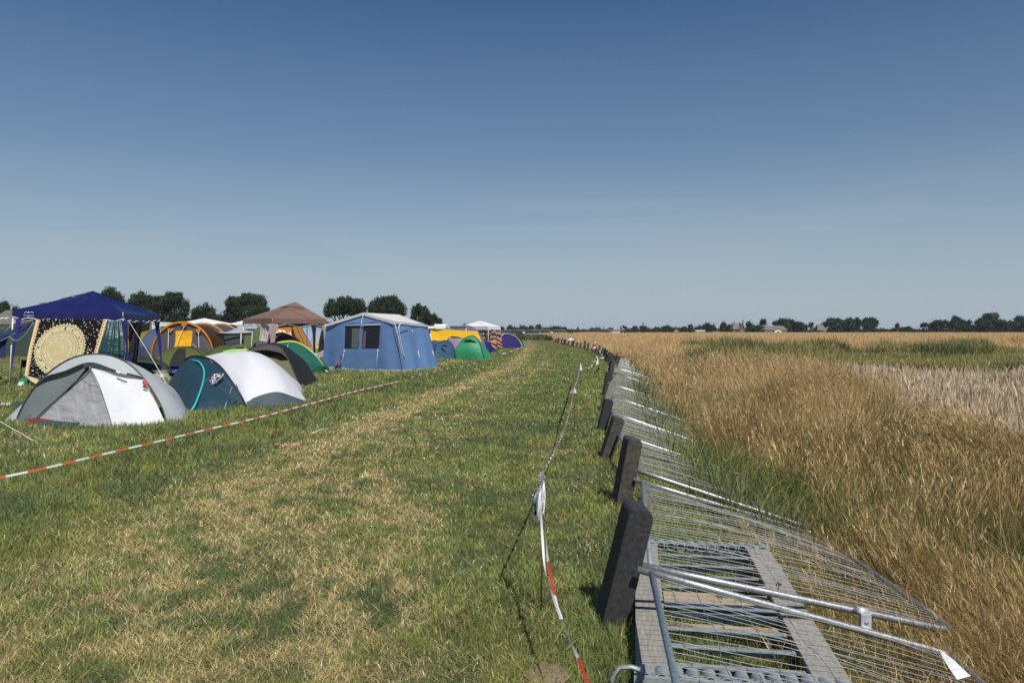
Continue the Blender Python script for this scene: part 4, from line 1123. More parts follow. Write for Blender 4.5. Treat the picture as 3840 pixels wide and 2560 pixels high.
for q in range(6): m.tube(crom([W(533+q, 1420, 13.2), W(540+q*3, 1432+q*2, 13.15), W(535+q*2, 1452, 13.15)], 6), 0.005, 4)
m.tube(crom([W(535, 1420, 13.22), W(565, 1470, 13.2), W(592, 1508, 13.2)], 10), 0.004, 4)
build('red_cord', m, solid('red_cord', (0.5, 0.06, 0.04), 0.7), ta)

# ---- B: white and petrol tent
PETROL = fabric('petrol_blue_porch', (0.017, 0.048, 0.072), 0.48, 0.08, 1.0, 2.4, spec=0.45, var=0.22)  # strong colour variation paints in the shading of the porch folds
PETG = fabric('slate_skirt', (0.075, 0.098, 0.11), 0.6, 0.08, 0.3, 4)
TURQ = solid('turquoise_piping', (0.05, 0.42, 0.42), 0.5)
F = W(931, 1530, 15.85); Bk = Vector((-7.55, 18.5, 0)); F.z = 0
tb = thing('dome_tent', 'white and petrol-blue dome tent with turquoise door piping', 'tent', (F+Bk)/2, TG)
hb = crom([Vector((-7.75, 18.6, 0)), W(680, 1400, 18.4), W(690, 1360, 18.3), W(712, 1340, 18.1), W(745, 1336, 17.9), W(790, 1347, 17.55), W(832, 1378, 17.0), W(878, 1440, 16.45), W(912, 1495, 16.05), W(936, 1534, 15.8)], 31)
hb[-1].z = 0.0
pl = [G(616, 1491), G(660, 1525), G(712, 1546), G(838, 1541), G(925, 1520)]
# porch: hoop down to ground line, in three panels
def sub(a, i, j): return a[i:j]
ptop = hb
grd = crom([Vector((-8.30, 18.2, 0)), G(616, 1492), G(660, 1530), G(713, 1546), G(780, 1545), G(840, 1541), G(900, 1532), F], 31)
midr = [a.lerp(b, 0.5)+Vector((-0.05, -0.10, 0.10)) for a, b in zip(ptop, grd)]
q1 = [a.lerp(b, 0.18)+Vector((-0.02, -0.05, 0.05)) for a, b in zip(ptop, grd)]
cloth_obj('porch', [ptop, q1, midr, grd], PETROL, tb, nu=30, nv=31, wr=0.045, ws=3.6, smooth_v=True)
m = MB(); m.tube(crom([W(716, 1350, 17.75), W(745, 1356, 17.4), W(764, 1385, 16.9), W(763, 1425, 16.2), W(748, 1475, 15.55), W(730, 1520, 15.05), W(713, 1544, 14.95)], 24), 0.020, 6); build('door_piping', m, TURQ, tb)
# clear window, its glints painted into the colour
m = MB(); g = cloth([[W(806, 1397, 16.5), W(842, 1400, 16.35)], [W(768, 1447, 16.05), W(812, 1438, 15.95)]], nu=10, nv=12, wr=0.02, ws=9); m.grid(g)
GL, nt, out = newmat('crumpled_clear_window'); L = nt.links
p = N(nt, 'ShaderNodeBsdfPrincipled'); tcn = N(nt, 'ShaderNodeTexCoord'); mpn = N(nt, 'ShaderNodeMapping'); mpn.inputs['Scale'].default_value = (14, 14, 22); mpn.inputs['Rotation'].default_value = (0, 0.8, 0)
n1 = N(nt, 'ShaderNodeTexNoise'); n1.inputs['Scale'].default_value = 1.6; n1.inputs['Detail'].default_value = 5; L.new(tcn.outputs['Object'], mpn.inputs[0]); L.new(mpn.outputs[0], n1.inputs[0])
r1 = N(nt, 'ShaderNodeValToRGB'); r1.color_ramp.elements[0].position = 0.53; r1.color_ramp.elements[1].position = 0.57; r1.color_ramp.elements[0].color = (0.04, 0.045, 0.07, 1); r1.color_ramp.elements[1].color = (0.85, 0.85, 0.88, 1)
L.new(n1.outputs['Fac'], r1.inputs[0]); L.new(r1.outputs[0], p.inputs['Base Color']); p.inputs['Roughness'].default_value = 0.2; L.new(p.outputs[0], out.inputs['Surface'])
build('side_window', m, GL, tb)
m = MB(); m.tube([W(800, 1398, 16.5), W(770, 1432, 16.1)], 0.012, 4); m.tube([W(800, 1398, 16.5), W(842, 1399, 16.3)], 0.010, 4); build('window_hood', m, PETG, tb)
# body: hoop -> crown -> tail
def bodyrow(bx, by, bz, apx_, apy_, apY, mx_, my_, mY, fx_, fy_):
    f_ = G(fx_, fy_)
    return crom([Vector((bx, by, 0)), Vector((bx+0.15, by-0.25, bz)), W(apx_, apy_, apY), W(mx_, my_, mY), f_], 31)
rB = [bodyrow(-7.3, 19.2, 0.55, 830, 1322, 17.7, 905, 1400, 16.6, 946, 1531), bodyrow(-6.8, 19.6, 0.60, 915, 1317, 17.4, 965, 1400, 16.6, 968, 1529), bodyrow(-6.4, 19.8, 0.50, 965, 1322, 17.6, 1018, 1410, 16.7, 1005, 1527),
      bodyrow(-6.0, 19.8, 0.45, 1015, 1346, 17.7, 1062, 1430, 16.8, 1045, 1525), bodyrow(-5.7, 19.7, 0.35, 1064, 1389, 17.7, 1098, 1458, 17.0, 1090, 1521), bodyrow(-5.4, 19.4, 0.2, 1108, 1441, 17.6, 1130, 1485, 17.2, 1130, 1514)]
tail = [G(1165, 1509)+Vector((-0.5*(1-i/30), 0.9*(1-i/30), 0)) for i in range(31)]
body = cloth([hb]+rB+[tail], nu=40, nv=31, wr=0.012, ws=2.5, smooth_v=True)
m = MB(); m.grid(body); build('flysheet', m, WHITEF, tb)
# grey skirt along the near side
cloth_obj('skirt', [[W(925, 1502, 16.0), W(985, 1479, 16.15), W(1044, 1469, 16.35), W(1110, 1490, 16.8), W(1168, 1508, 17.18)], [W(930, 1532, 15.72), W(990, 1534, 15.7), W(1050, 1524, 15.95), W(1110, 1514, 16.5), W(1168, 1510, 17.16)]], PETG, tb, nu=8, nv=24, wr=0.010)
pole('pole', [p+Vector((-0.01, -0.02, 0.012)) for p in hb], 0.020, DPOLE, tb)
m = MB(); 
for q in range(7):
    p = W(788+q*3.2, 1352+q*2.4, 17.50-q*0.045)
    m.box(p+Vector((0, -0.02, 0)), (0.012, 0.004, 0.022), Matrix.Rotation(R(38), 3, 'Y'))
build('lettering', m, PAPER, tb)
GUY = solid('pale_guy_rope', (0.62, 0.62, 0.58), 0.8)
GUYB = solid('pale_blue_guy_rope', (0.22, 0.36, 0.42), 0.8)
m = MB(); m.tube([W(885, 1438, 16.4), W(932, 1530, 15.6)], 0.006, 4); m.tube([W(870, 1450, 16.2), W(838, 1542, 15.2)], 0.012, 4); m.tube([W(1085, 1513, 16.5), G(1100, 1527)], 0.010, 4); build('guy_rope', m, GUYB, tb)

# ---- generic tents ------------------------------------------------
def hoop_tent(label, org, axis_deg, hoops, mats, e=0.78, poles=None, nv=25, wr=0.012, name='tunnel_tent', caps=(True, True), polew=0.014, group=TG, ws=2.5):
    """hoops: list of (distance along the axis, half width, height)"""
    org = Vector(org); ax = Vector((math.sin(R(axis_deg)), math.cos(R(axis_deg)), 0)); sd = Vector((ax.y, -ax.x, 0))
    t = thing(name, label, 'tent', org, group)
    A = []
    for (d, hw, h) in hoops:
        c = org+ax*d
        A.append(arch(c-sd*hw, c+sd*hw, h, nv, e))
    if caps[0]:
        d, hw, h = hoops[0]; c = org+ax*(d-0.10*h)
        low = [a.lerp(b, 0.0) for a, b in zip(arch(c-sd*hw*0.85, c+sd*hw*0.85, 0.001, nv), arch(c, c, 0, nv))]
        m = MB(); m.grid(cloth([A[0], low], nu=10, nv=nv, wr=wr, ws=ws)); build('front_wall', m, mats[1], t)
    for k in range(len(A)-1):
        m = MB(); m.grid(cloth([A[k], A[k+1]], nu=10, nv=nv, wr=wr, ws=ws)); build('flysheet', m, mats[0] if not isinstance(mats[0], list) else mats[0][k % len(mats[0])], t)
    if caps[1]:
        d, hw, h = hoops[-1]; c = org+ax*(d+0.25*h)
        low = arch(c-sd*hw*0.85, c+sd*hw*0.85, 0.001, nv)
        m = MB(); m.grid(cloth([A[-1], low], nu=8, nv=nv, wr=wr, ws=ws)); build('rear_wall', m, mats[1], t)
    for k, a in enumerate(A):
        if poles: pole('pole', [p*1.0+Vector((0, -0.01, 0.012)) for p in a], polew, poles, t)
    return t, A

def dome_tent(label, org, rot_deg, rad, h, mats, poles=DPOLE, sx=1.0, sy=1.0, e=0.55, wr=0.012, mid=0.80, group=TG, polew=0.013, door=None):
    """crossed-pole dome on a four-cornered plan; mats cycle round the four sides"""
    org = Vector(org); t = thing('dome_tent', label, 'tent', org, group)
    n = 9; nr = 12; M = Matrix.Rotation(R(rot_deg), 3, 'Z')
    def pt(q, f, r):   # side q, fraction along the side f, radial r 0 centre..1 ground
        a0 = math.pi/4+q*math.pi/2; a = a0+f*math.pi/2
        rr = 1.0*(1-f)+0.0; k = abs(2*f-1)
        Rr = rad*(mid+(1-mid)*k**2)
        z = h*max(0.0, 1-r**2.3)**0.62
        rp = r
        v = Vector((math.cos(a)*Rr*rp*sx, math.sin(a)*Rr*rp*sy, z))
        return org+M @ v
    for q in range(4):
        rows = [[pt(q, j/(n-1)*1.0, i/(nr-1)) for j in range(n)] for i in range(nr)]
        m = MB(); m.grid(cloth([r for r in rows], nu=nr, nv=n, wr=wr, ws=3.0)); build('side_panel', m, mats[q % len(mats)], t)
    if poles:
        for q in (0, 1):
            pts = [pt(q, 0, i/(nr-1)) for i in range(nr-1, 0, -1)]+[pt(q, 0, 0)]+[pt(q+2, 0, i/(nr-1)) for i in range(1, nr)]
            pole('pole', [p+Vector((0, -0.008, 0.014)) for p in pts], polew, poles, t)
    if door:
        q, mt = door
        rows = [[pt(q, f, r)+M @ Vector((math.cos(math.pi/4+q*math.pi/2+f*math.pi/2)*0.02, math.sin(math.pi/4+q*math.pi/2+f*math.pi/2)*0.02, 0.012)) for f in (0.34, 0.42, 0.5, 0.58, 0.66)] for r in (0.38, 0.5, 0.7, 0.85, 0.97)]
        m = MB(); m.grid(cloth(rows, nu=8, nv=8, wr=0.004)); build('door', m, mt, t)
    return t

# ---- H small olive dome behind the petrol tent
OLIVE = fabric('olive_flysheet', (0.075, 0.095, 0.032), 0.55, 0.2, 0.35, 4); OLIVEY = fabric('sunlit_olive_front', (0.10, 0.12, 0.025), 0.55, 0.25, 0.4, 4)  # brighter olive puts the sunlight into the colour of the sunny sides
DKG = fabric('dark_opening', (0.012, 0.016, 0.012), 0.8, 0.05)
dome_tent('small olive dome tent behind the petrol porch', (-12.6, 29.6, 0), 8, 1.55, 0.98, [OLIVE, OLIVE, OLIVEY, OLIVEY], DPOLE, 1.0, 0.85, door=(2, DKG))

# ---- G grey and amber tunnel tent with a towel
AUB = fabric('slate_purple_flysheet', (0.078, 0.075, 0.095), 0.5, 0.10, 0.35, 4)
AMB = fabric('amber_piping', (0.48, 0.20, 0.015), 0.5, 0.2, 0.1); AMBI = fabric('brown_orange_inner', (0.085, 0.035, 0.006), 0.6, 0.25, 0.3, 4)
g0 = Vector((-14.15, 33.0, 0))
tg, GA = hoop_tent('big slate-grey tunnel tent with amber hoops and a yellow towel on its front', g0, -3, [(0, 1.34, 1.93), (2.6, 1.30, 1.90), (5.2, 1.15, 1.90)], [[AUB, AUB], AUB], poles=None, wr=0.015)
for k, a in enumerate(GA):
    pole('hoop_sleeve', [p+Vector((0, -0.04, 0.02)) for p in a], [0.035+0.03*math.sin(math.pi*i/24) for i in range(25)], AMB, tg)
# open brown side between the first two hoops
cloth_obj('side_door', [[p+Vector((0.05, 0, 0.02)) for p in GA[0][15:25]], [p+Vector((0.05, -0.9, 0.02)) for p in GA[1][15:25]]], AMBI, tg, nu=8, nv=10, wr=0.03)
for (cx, cy) in ((1075, 345), (815, 440), (1350, 450)):
    p = W(480+cx/5.113, 1150+cy/5.113, 32.86); m = MB(); m.poly([p+Vector((-0.16, 0, 0.06)), p+Vector((0.16, 0, 0.06)), p+Vector((0.0, -0.02, -0.14))]); build('guy_patch', m, AMB, tg)
m = MB()
for a, b in (((632, 1240), (630, 1318)), ((744, 1245), (747, 1320)), ((690, 1226), (650, 1306)), ((720, 1288), (784, 1338))):
    m.tube([W(*a, 32.4), W(*b, 31.8)], 0.012, 4)
build('guy_rope', m, GUY, tg)
YEL = fabric('yellow_towel', (0.80, 0.40, 0.015), 0.85, 0.2, 0.3, 6)
o = cloth_obj('yellow_towel', [[W(659, 1240, 32.35), W(722, 1240, 32.35)], [W(658, 1270, 32.3), W(720, 1272, 32.3)], [W(655, 1304, 32.2), W(715, 1304, 32.2)]], YEL, nu=26, nv=12, wr=0.05, ws=3)
tag(o, 'yellow towel hung on the front of the slate-grey tunnel tent', 'towel')
# awning poles and dark-edged mesh awning on its right
MESHG = fabric('grey_mesh_screen', (0.12, 0.14, 0.145), 0.7, 0.35, 0.1); SILT = fabric('silver_tarp', (0.50, 0.56, 0.58), 0.3, 0.15, 0.7, 5); BLK = fabric('black_band', (0.012, 0.012, 0.014), 0.7, 0.0)
aw = thing('awning', 'silver tarpaulin awning with grey mesh side between tunnel tent and brown gazebo', 'awning', W(870, 1330, 35.0))
cloth_obj('roof_sheet', [[W(760, 1238, 34.8), W(840, 1249, 34.5), W(911, 1248, 34.3), W(946, 1246, 34.2)], [W(800, 1247, 36.5), W(865, 1243, 36.5), W(905, 1228, 36.5), W(960, 1232, 36.5)], [W(845, 1246, 38.5), W(878, 1240, 38.5), W(915, 1212, 38.5), W(970, 1225, 38.5)]], SILT, aw, nu=14, nv=22, wr=0.03, ws=2)
cloth_obj('side_mesh', [[W(838, 1254, 34.6), W(908, 1255, 34.3)], [W(848, 1296, 34.6), W(905, 1290, 34.3)], [W(850, 1340, 34.8), W(905, 1340, 34.5)]], MESHG, aw, nu=8, nv=8, wr=0.01)
cloth_obj('dark_band', [[W(762, 1239, 34.6), W(840, 1250, 34.4), W(946, 1247, 34.1)], [W(770, 1241, 34.6), W(840, 1256, 34.4), W(944, 1256, 34.1)]], BLK, aw, nu=3, nv=16, wr=0.004)
m = MB(); m.tube([W(904, 1250, 34.2), W(902, 1345, 34.2)], 0.02, 6); m.tube([W(946, 1246, 34.0), W(939, 1345, 34.0)], 0.015, 6); build('awning_pole', m, GUY, aw)

# ---- N olive-topped lilac tent with an orange ball
LIL = fabric('grey_lilac_flysheet', (0.16, 0.13, 0.15), 0.6, 0.15, 0.25, 4)
dome_tent('grey-lilac dome with olive canopy behind the white and petrol tent', (-10.0, 27.2, 0), 25, 1.50, 1.10, [LIL, OLIVE, OLIVE, LIL], None, 1.0, 0.9)
m = MB(); g = cloth([[W(862, 1302, 26.2), W(905, 1290, 26.4), W(962, 1303, 26.1)], [W(872, 1306, 25.9), W(915, 1302, 25.7), W(958, 1309, 25.9)]], nu=6, nv=16, wr=0.01); m.grid(g)
o = build('tent_canopy', m, fabric('olive_canopy', (0.12, 0.14, 0.06), 0.6, 0.2, 0.3)); tag(o, 'olive canopy flap over the opening with the orange ball', 'canopy')
m = MB(); m.grid(cloth([[W(884, 1304, 26.0), W(920, 1303, 25.95), W(958, 1308, 26.0)], [W(880, 1316, 25.9), W(920, 1314, 25.9), W(950, 1312, 25.9)]], nu=4, nv=10, wr=0.004)); o = build('tent_opening', m, DKG, None); o['label'] = 'black gap under the olive canopy flap'; o['category'] = 'tent opening'
bm = bmesh.new(); bmesh.ops.create_uvsphere(bm, u_segments=14, v_segments=10, radius=0.035); me = bpy.data.meshes.new('orange_ball'); bm.to_mesh(me); bm.free()
o = bpy.data.objects.new('orange_ball', me); o.location = W(920, 1305, 25.6); COL.objects.link(o); me.materials.append(solid('orange_plastic', (0.70, 0.16, 0.03), 0.3)); me.polygons.foreach_set('use_smooth', [True]*len(me.polygons)); tag(o, 'small shiny orange ball in the opening of the lilac tent', 'ball')
LIME = fabric('lime_cloth', (0.42, 0.75, 0.24), 0.7, 0.25, 0.3)
o = cloth_obj('lime_cloth', [[W(838, 1316, 23.2), W(870, 1309, 23.4), W(925, 1307, 23.3), W(950, 1312, 23.2)], [W(830, 1330, 22.9), W(870, 1322, 22.7), W(920, 1330, 22.5), W(945, 1334, 22.6)], [W(828, 1352, 22.8), W(870, 1350, 22.6), W(920, 1350, 22.4), W(945, 1350, 22.5)]], LIME, nu=10, nv=20, wr=0.02); tag(o, 'lime green cloth draped behind the white and petrol tent', 'cloth')
# the low frame the lime cloth hangs on: a small tent
dome_tent('low pale green dome tent under the lime cloth', (-8.55, 23.4, 0), 10, 1.15, 0.86, [LIME, OLIVE, LIME, OLIVE], None)

# ---- O dark brown-olive tent behind the white one
DBR = fabric('dark_olive_black_flysheet', (0.015, 0.019, 0.017), 0.6, 0.03, 0.4, 4, spec=0.25); KHK = fabric('khaki_front', (0.15, 0.145, 0.085), 0.6, 0.15, 0.4, 4); BRN = fabric('brown_grey_canopy', (0.10, 0.085, 0.075), 0.55, 0.1, 0.5, 4)
to = thing('dome_tent', 'dark olive hoop tent with khaki front behind the white tent', 'tent', (-7.1, 22.4, 0), TG)
ho = crom([Vector((-8.6, 22.6, 0)), W(850, 1380, 22.8), W(920, 1320, 22.9), W(975, 1296, 22.9), W(1014, 1291, 22.8), W(1052, 1303, 22.5), W(1080, 1345, 22.2), W(1105, 1400, 21.9), W(1130, 1455, 21.45)], 27)
hk = crom([Vector((-8.2, 25.0, 0)), Vector((-8.0, 24.9, 0.8)), Vector((-7.5, 24.6, 1.08)), W(1045, 1293, 24.3), W(1080, 1305, 24.1), W(1140, 1350, 23.9), W(1170, 1395, 23.6), W(1198, 1438, 23.3)], 27)
hm = [a.lerp(b, 0.5)+Vector((0.02, 0, 0.06)) for a, b in zip(ho, hk)]
m = MB(); m.grid(cloth([ho, hm, hk], nu=16, nv=27, wr=0.03, ws=3.5, smooth_v=True)); build('flysheet', m, DBR, to)
gr_ = crom([Vector((-8.6, 22.1, 0)), Vector((-7.6, 21.3, 0)), Vector((-6.7, 21.1, 0)), Vector((-6.0, 21.3, 0))], 27)
m = MB(); m.grid(cloth([ho, [a.lerp(b, 0.5)+Vector((0, -.12, .05)) for a, b in zip(ho, gr_)], gr_], nu=12, nv=27, wr=0.02, smooth_v=True)); build('front_wall', m, KHK, to)
cloth_obj('porch_canopy', [ho[6:20], crom([W(935, 1318, 22.0), W(1000, 1312, 21.9), W(1056, 1324, 21.8)], 14)], BRN, to, nu=8, nv=14, wr=0.02)
cloth_obj('open_gap', [[W(950, 1318, 22.05), W(1000, 1313, 21.95), W(1050, 1325, 21.9)], [W(970, 1322, 22.1), W(1005, 1332, 22.1), W(1052, 1326, 21.95)]], DKG, to, nu=4, nv=10, wr=0.003)
pole('pole', [p+Vector((0, -.02, .01)) for p in ho], 0.014, DPOLE, to); pole('pole', [p+Vector((0, -.01, .01)) for p in hk], 0.012, DPOLE, to)
cloth_obj('pale_flap', [[W(1073, 1360, 22.0), W(1080, 1373, 21.95)], [W(1075, 1375, 22.0), W(1082, 1374, 21.9)]], PAPER, to, nu=4, nv=4, wr=0.0)

# ---- P green dome with lime trim
GRN2 = fabric('bottle_green_flysheet', (0.020, 0.110, 0.085), 0.5, 0.12, 0.5, 4); LTR = fabric('lime_trim', (0.50, 0.62, 0.07), 0.55, 0.25, 0.15)
tpn = thing('dome_tent', 'bottle green tent with lime hoop beside the blue frame tent', 'tent', (-8.4, 28.8, 0), TG)
hpn = crom([Vector((-9.9, 29.8, 0)), W(985, 1330, 29.7), W(1030, 1290, 29.5), W(1080, 1279, 29.4), W(1120, 1284, 29.3), W(1165, 1312, 29.2), W(1200, 1350, 29.1), W(1233, 1397, 29.0)], 27)
gf = crom([Vector((-9.9, 28.6, 0)), Vector((-8.9, 27.6, 0)), Vector((-8.0, 27.6, 0)), G(1177, 1401), G(1233, 1398)], 27)
m = MB(); m.grid(cloth([hpn, [a.lerp(b, 0.45)+Vector((0, -.15, .16)) for a, b in zip(hpn, gf)], gf], nu=14, nv=27, wr=0.028, smooth_v=True)); build('front_wall', m, GRN2, tpn)
gb = crom([Vector((-9.7, 31.2, 0)), Vector((-8.6, 31.6, 0.2)), Vector((-7.4, 31.0, 0))], 27)
m = MB(); m.grid(cloth([hpn, [a.lerp(b, 0.45)+Vector((0, .1, .15)) for a, b in zip(hpn, gb)], gb], nu=10, nv=27, wr=0.02, smooth_v=True)); build('rear_wall', m, GRN2, tpn)
m = MB()
rowa = [p+Vector((0, -0.05, 0.03)) for p in hpn]; rowb = []
for i, p in enumerate(hpn):
    c = Vector((-8.35, 28.9, 0.0)); d = (c-p).normalized(); wd = 0.07+0.10*math.exp(-((i-12)/3.5)**2)
    rowb.append(p+d*wd+Vector((0, -0.07, 0.02)))
m.grid([rowa, rowb]); build('hoop_trim', m, LTR, tpn)
m = MB(); m.tube([W(1081, 1287, 29.1), W(1076, 1310, 28.4)], 0.012, 4); build('guy_rope', m, GUY, tpn)

# ---- S grey dome with red trim ; R orange tunnel ; T grey-green tent
REDT = fabric('dark_red_trim', (0.30, 0.025, 0.025), 0.6, 0.1)
dome_tent('grey dome tent with dark red trim under the brown gazebo', (-11.7, 38.5, 0), 0, 1.55, 1.50, [AUB, AUB, AUB, AUB], None, 1.15, 1.0)
hs = crom([W(1000, 1300, 37.0), W(1020, 1266, 37.0), W(1052, 1249, 37.0), W(1080, 1257, 37.0), W(1108, 1280, 37.0)], 16)
o = build('trim_hoop', MB().tube(hs, 0.05, 6), REDT); tag(o, 'dark red curved hoop over the grey dome under the gazebo', 'tent pole')
ORF = fabric('orange_flysheet', (0.62, 0.27, 0.05), 0.6, 0.25, 0.3, 4)
t_or = thing('frame_tent', 'orange tent with a glossy window seen through the brown gazebo', 'tent', (-11.3, 43.0, 0), TG)
cloth_obj('end_wall', [[W(1028, 1232, 42), W(1092, 1228, 41.6)], [W(1020, 1265, 41.8), W(1100, 1265, 41.4)], [W(1010, 1320, 41.6), W(1108, 1320, 41.2)]], ORF, t_or, nu=12, nv=12, wr=0.03)
cloth_obj('side_wall', [[W(1088, 1214, 41.7), W(1122, 1214, 44.5)], [W(1110, 1265, 41.3), W(1148, 1262, 44.3)], [W(1130, 1320, 40.8), W(1172, 1312, 44.0)]], ORF, t_or, nu=12, nv=12, wr=0.02)
cloth_obj('roof', [[W(1028, 1232, 42), W(1092, 1226, 41.6)], [W(1060, 1216, 44), W(1122, 1214, 44.5)]], ORF, t_or, nu=6, nv=8, wr=0.02)
m = MB(); m.grid(cloth([[W(1036, 1236, 41.2), W(1090, 1240, 41.0)], [W(1036, 1262, 41.0), W(1096, 1268, 40.9)]], nu=8, nv=12, wr=0.02)); 
GLO, nt, out = newmat('glossy_orange_window'); L = nt.links
p = N(nt, 'ShaderNodeBsdfPrincipled'); tcn = N(nt, 'ShaderNodeTexCoord'); mpn = N(nt, 'ShaderNodeMapping'); mpn.inputs['Scale'].default_value = (6, 6, 3); n1 = N(nt, 'ShaderNodeTexNoise'); n1.inputs['Scale'].default_value = 2.0; n1.inputs['Detail'].default_value = 5
L.new(tcn.outputs['Object'], mpn.inputs[0]); L.new(mpn.outputs[0], n1.inputs[0])
r1 = N(nt, 'ShaderNodeValToRGB'); r1.color_ramp.elements[0].position = 0.5; r1.color_ramp.elements[1].position = 0.56; r1.color_ramp.elements[0].color = (0.5, 0.20, 0.05, 1); r1.color_ramp.elements[1].color = (0.9, 0.85, 0.8, 1)  # shine of the window painted as pale blotches in its colour
L.new(n1.outputs['Fac'], r1.inputs[0]); L.new(r1.outputs[0], p.inputs['Base Color']); p.inputs['Roughness'].default_value = 0.25; L.new(p.outputs[0], out.inputs['Surface'])
build('window', m, GLO, t_or)
for (a, b) in (((1108, 1216), (1150, 1312)), ((1095, 1216), (1112, 1290)), ((1122, 1213), (1170, 1300))):
    m = MB(); m.tube([W(*a, 41.3), W((a[0]+b[0])/2, (a[1]+b[1])/2, 41.1), W(*b, 40.8)], 0.02, 4); build('dark_strap', m, BLK, t_or)
tt_, _ = hoop_tent('grey tunnel tent with lime panels behind the mesh awning', (-14.0, 41.5, 0), 30, [(0, 1.6, 1.9), (2.4, 1.5, 1.85)], [fabric('pale_grey_flysheet', (0.26, 0.30, 0.31), 0.6, 0.25, 0.3), fabric('lime_grey_front', (0.20, 0.25, 0.11), 0.6, 0.25, 0.4)], poles=None)

# ---- Q brown gazebo
WHITEG = fabric('white_canopy_sheet', (0.80, 0.80, 0.82), 0.6, 0.15, 0.1, 2)
TAUPE = fabric('taupe_canopy', (0.215, 0.135, 0.110), 0.7, 0.20, 0.15, 2); TAUPL = fabric('pinkish_taupe_leg_curtain', (0.42, 0.315, 0.30), 0.7, 0.25, 0.2)
WPOLE = solid('white_enamel_pole', (0.75, 0.75, 0.74), 0.4)
def gazebo(label, corners, eave, rim, peak, mat, valmat, scallop=0.0, nscal=9, legs=None, legmat=None, group='pop-up gazebos in the camp', zoff=(0, 0, 0, 0), crease=0.0, double=False, trim=None, splay=0.0):
    """corners: 4 ground points in order round; eave = valance bottom z, rim = roof edge z"""
    C_ = [Vector(c) for c in corners]; cen = sum(C_, Vector((0, 0, 0)))/4
    t = thing('pop_up_gazebo', label, 'gazebo', cen, group)
    cin = [c.lerp(cen, splay) for c in C_]
    top = Vector((peak[0], peak[1], peak[2]))
    rimp = [Vector((c.x, c.y, rim+zoff[i])) for i, c in enumerate(cin)]
    for i in range(4):
        a, b = rimp[i], rimp[(i+1) % 4]; n = 17; nr = 12; rows = []
        for r in range(nr):
            f = r/(nr-1); row = []
            for j in range(n):
                s = j/(n-1); e_ = a.lerp(b, s); p = top.lerp(e_, f)
                p.z -= (0.05 if not crease else 0.10)*math.sin(math.pi*f)*(1-0.8*(abs(2*s-1)**2))   # fabric dips between the ribs
                p.z -= crease*math.sin(math.pi*s)*f**2
                if crease: p.z += 0.07*mnoise.noise(Vector((s*5+i*9, f*2.2, 1)))*math.sin(math.pi*f)+0.035*mnoise.noise(Vector((s*14, f*4, i)))*math.sin(math.pi*s)*f
                row.append(p)
            rows.append(row)
        m = MB(); m.grid(rows); build('roof_panel', m, mat, t)
        n = 61; rows = []
        for k in range(4):
            f = k/3; row = []
            for j in range(n):
                s = j/(n-1); e_ = a.lerp(b, s); dz = (rim-eave)
                e_.z -= crease*math.sin(math.pi*s)
                e_.z -= f*(dz+scallop*0.5*(1-math.cos(2*math.pi*nscal*s))*1.0-scallop*0.5)
                out_ = (e_-Vector((cen.x, cen.y, e_.z))).normalized()*(0.02+0.02*f+0.012*f*math.sin(j*0.9))
                row.append(e_+out_)
            rows.append(row)
        m = MB(); m.grid(rows); vo = build('valance', m, valmat, t)
        if trim:
            m = MB(); m.tube([p+Vector((0, 0, -0.004)) for p in rows[-1]], 0.011, 4); build('piping', m, trim, vo)
        m = MB(); m.tube([Vector((C_[i].x, C_[i].y, 0)), Vector((cin[i].x, cin[i].y, rim-0.03))], 0.018, 6); build('leg', m, WPOLE, t)
        # scissor braces under the roof edge
        m = MB(); aa, bb = a-Vector((0, 0, 0.12)), b-Vector((0, 0, 0.12)); mm = aa.lerp(bb, 0.5)
        m.tube([aa-Vector((0, 0, 0.25)), mm], 0.010, 4); m.tube([aa, mm-Vector((0, 0, 0.25))], 0.010, 4); m.tube([bb-Vector((0, 0, 0.25)), mm], 0.010, 4); m.tube([bb, mm-Vector((0, 0, 0.25))], 0.010, 4)
        build('scissor_brace', m, WPOLE, t)
    return t, rimp
Lc, Fc, Rc, Bc = Vector((-12.42, 35.5, 0)), Vector((-10.42, 33.4, 0)), Vector((-8.76, 36.2, 0)), Vector((-10.30, 38.6, 0))
tq, _ = gazebo('taupe brown pop-up gazebo left of the blue frame tent', [Lc, Fc, Rc, Bc], 1.92, 2.14, (-10.15, 36.0, 2.94), TAUPE, TAUPE)
# vented cap
cen = Vector((-10.15, 36.0, 2.955)); m = MB(); cc_ = [cen.lerp(Vector((c.x, c.y, 2.14)), 0.30)+Vector((0, 0, 0.0)) for c in (Lc, Fc, Rc, Bc)]
for k in range(4): m.grid([lin([cen, cen], 8), lin([cc_[k].lerp(cen, .5), cc_[(k+1) % 4].lerp(cen, .5)], 8), lin([cc_[k], cc_[(k+1) % 4]], 8)])
build('vent_cap', m, TAUPE, tq)
m = MB(); m.grid([[W(1080+12*k, 1157+abs(k-4)*0.6, 35.05) for k in range(8)], [W(1080+12*k, 1160.0-abs(k-4)*0.3, 35.02) for k in range(8)]]); build('vent_gap', m, BLK, tq)
def curtain(name, quad, mat, parent, **k):
    return cloth_obj(name, quad, mat, parent, **k)
cloth_obj('leg_curtain', [[W(1013, 1213, 33.3), W(1039, 1214, 33.3)], [W(1014, 1255, 33.3), W(1033, 1260, 33.3)], [W(1014, 1340, 33.3), W(1026, 1340, 33.3)]], TAUPL, tq, nu=10, nv=8, wr=0.015)
cloth_obj('leg_curtain', [[W(1207, 1219, 36.0), W(1224, 1219, 36.0)], [W(1212, 1260, 36.0), W(1223, 1260, 36.0)], [W(1218, 1320, 36.0), W(1223, 1320, 36.0)]], TAUPL, tq, nu=10, nv=6, wr=0.015)
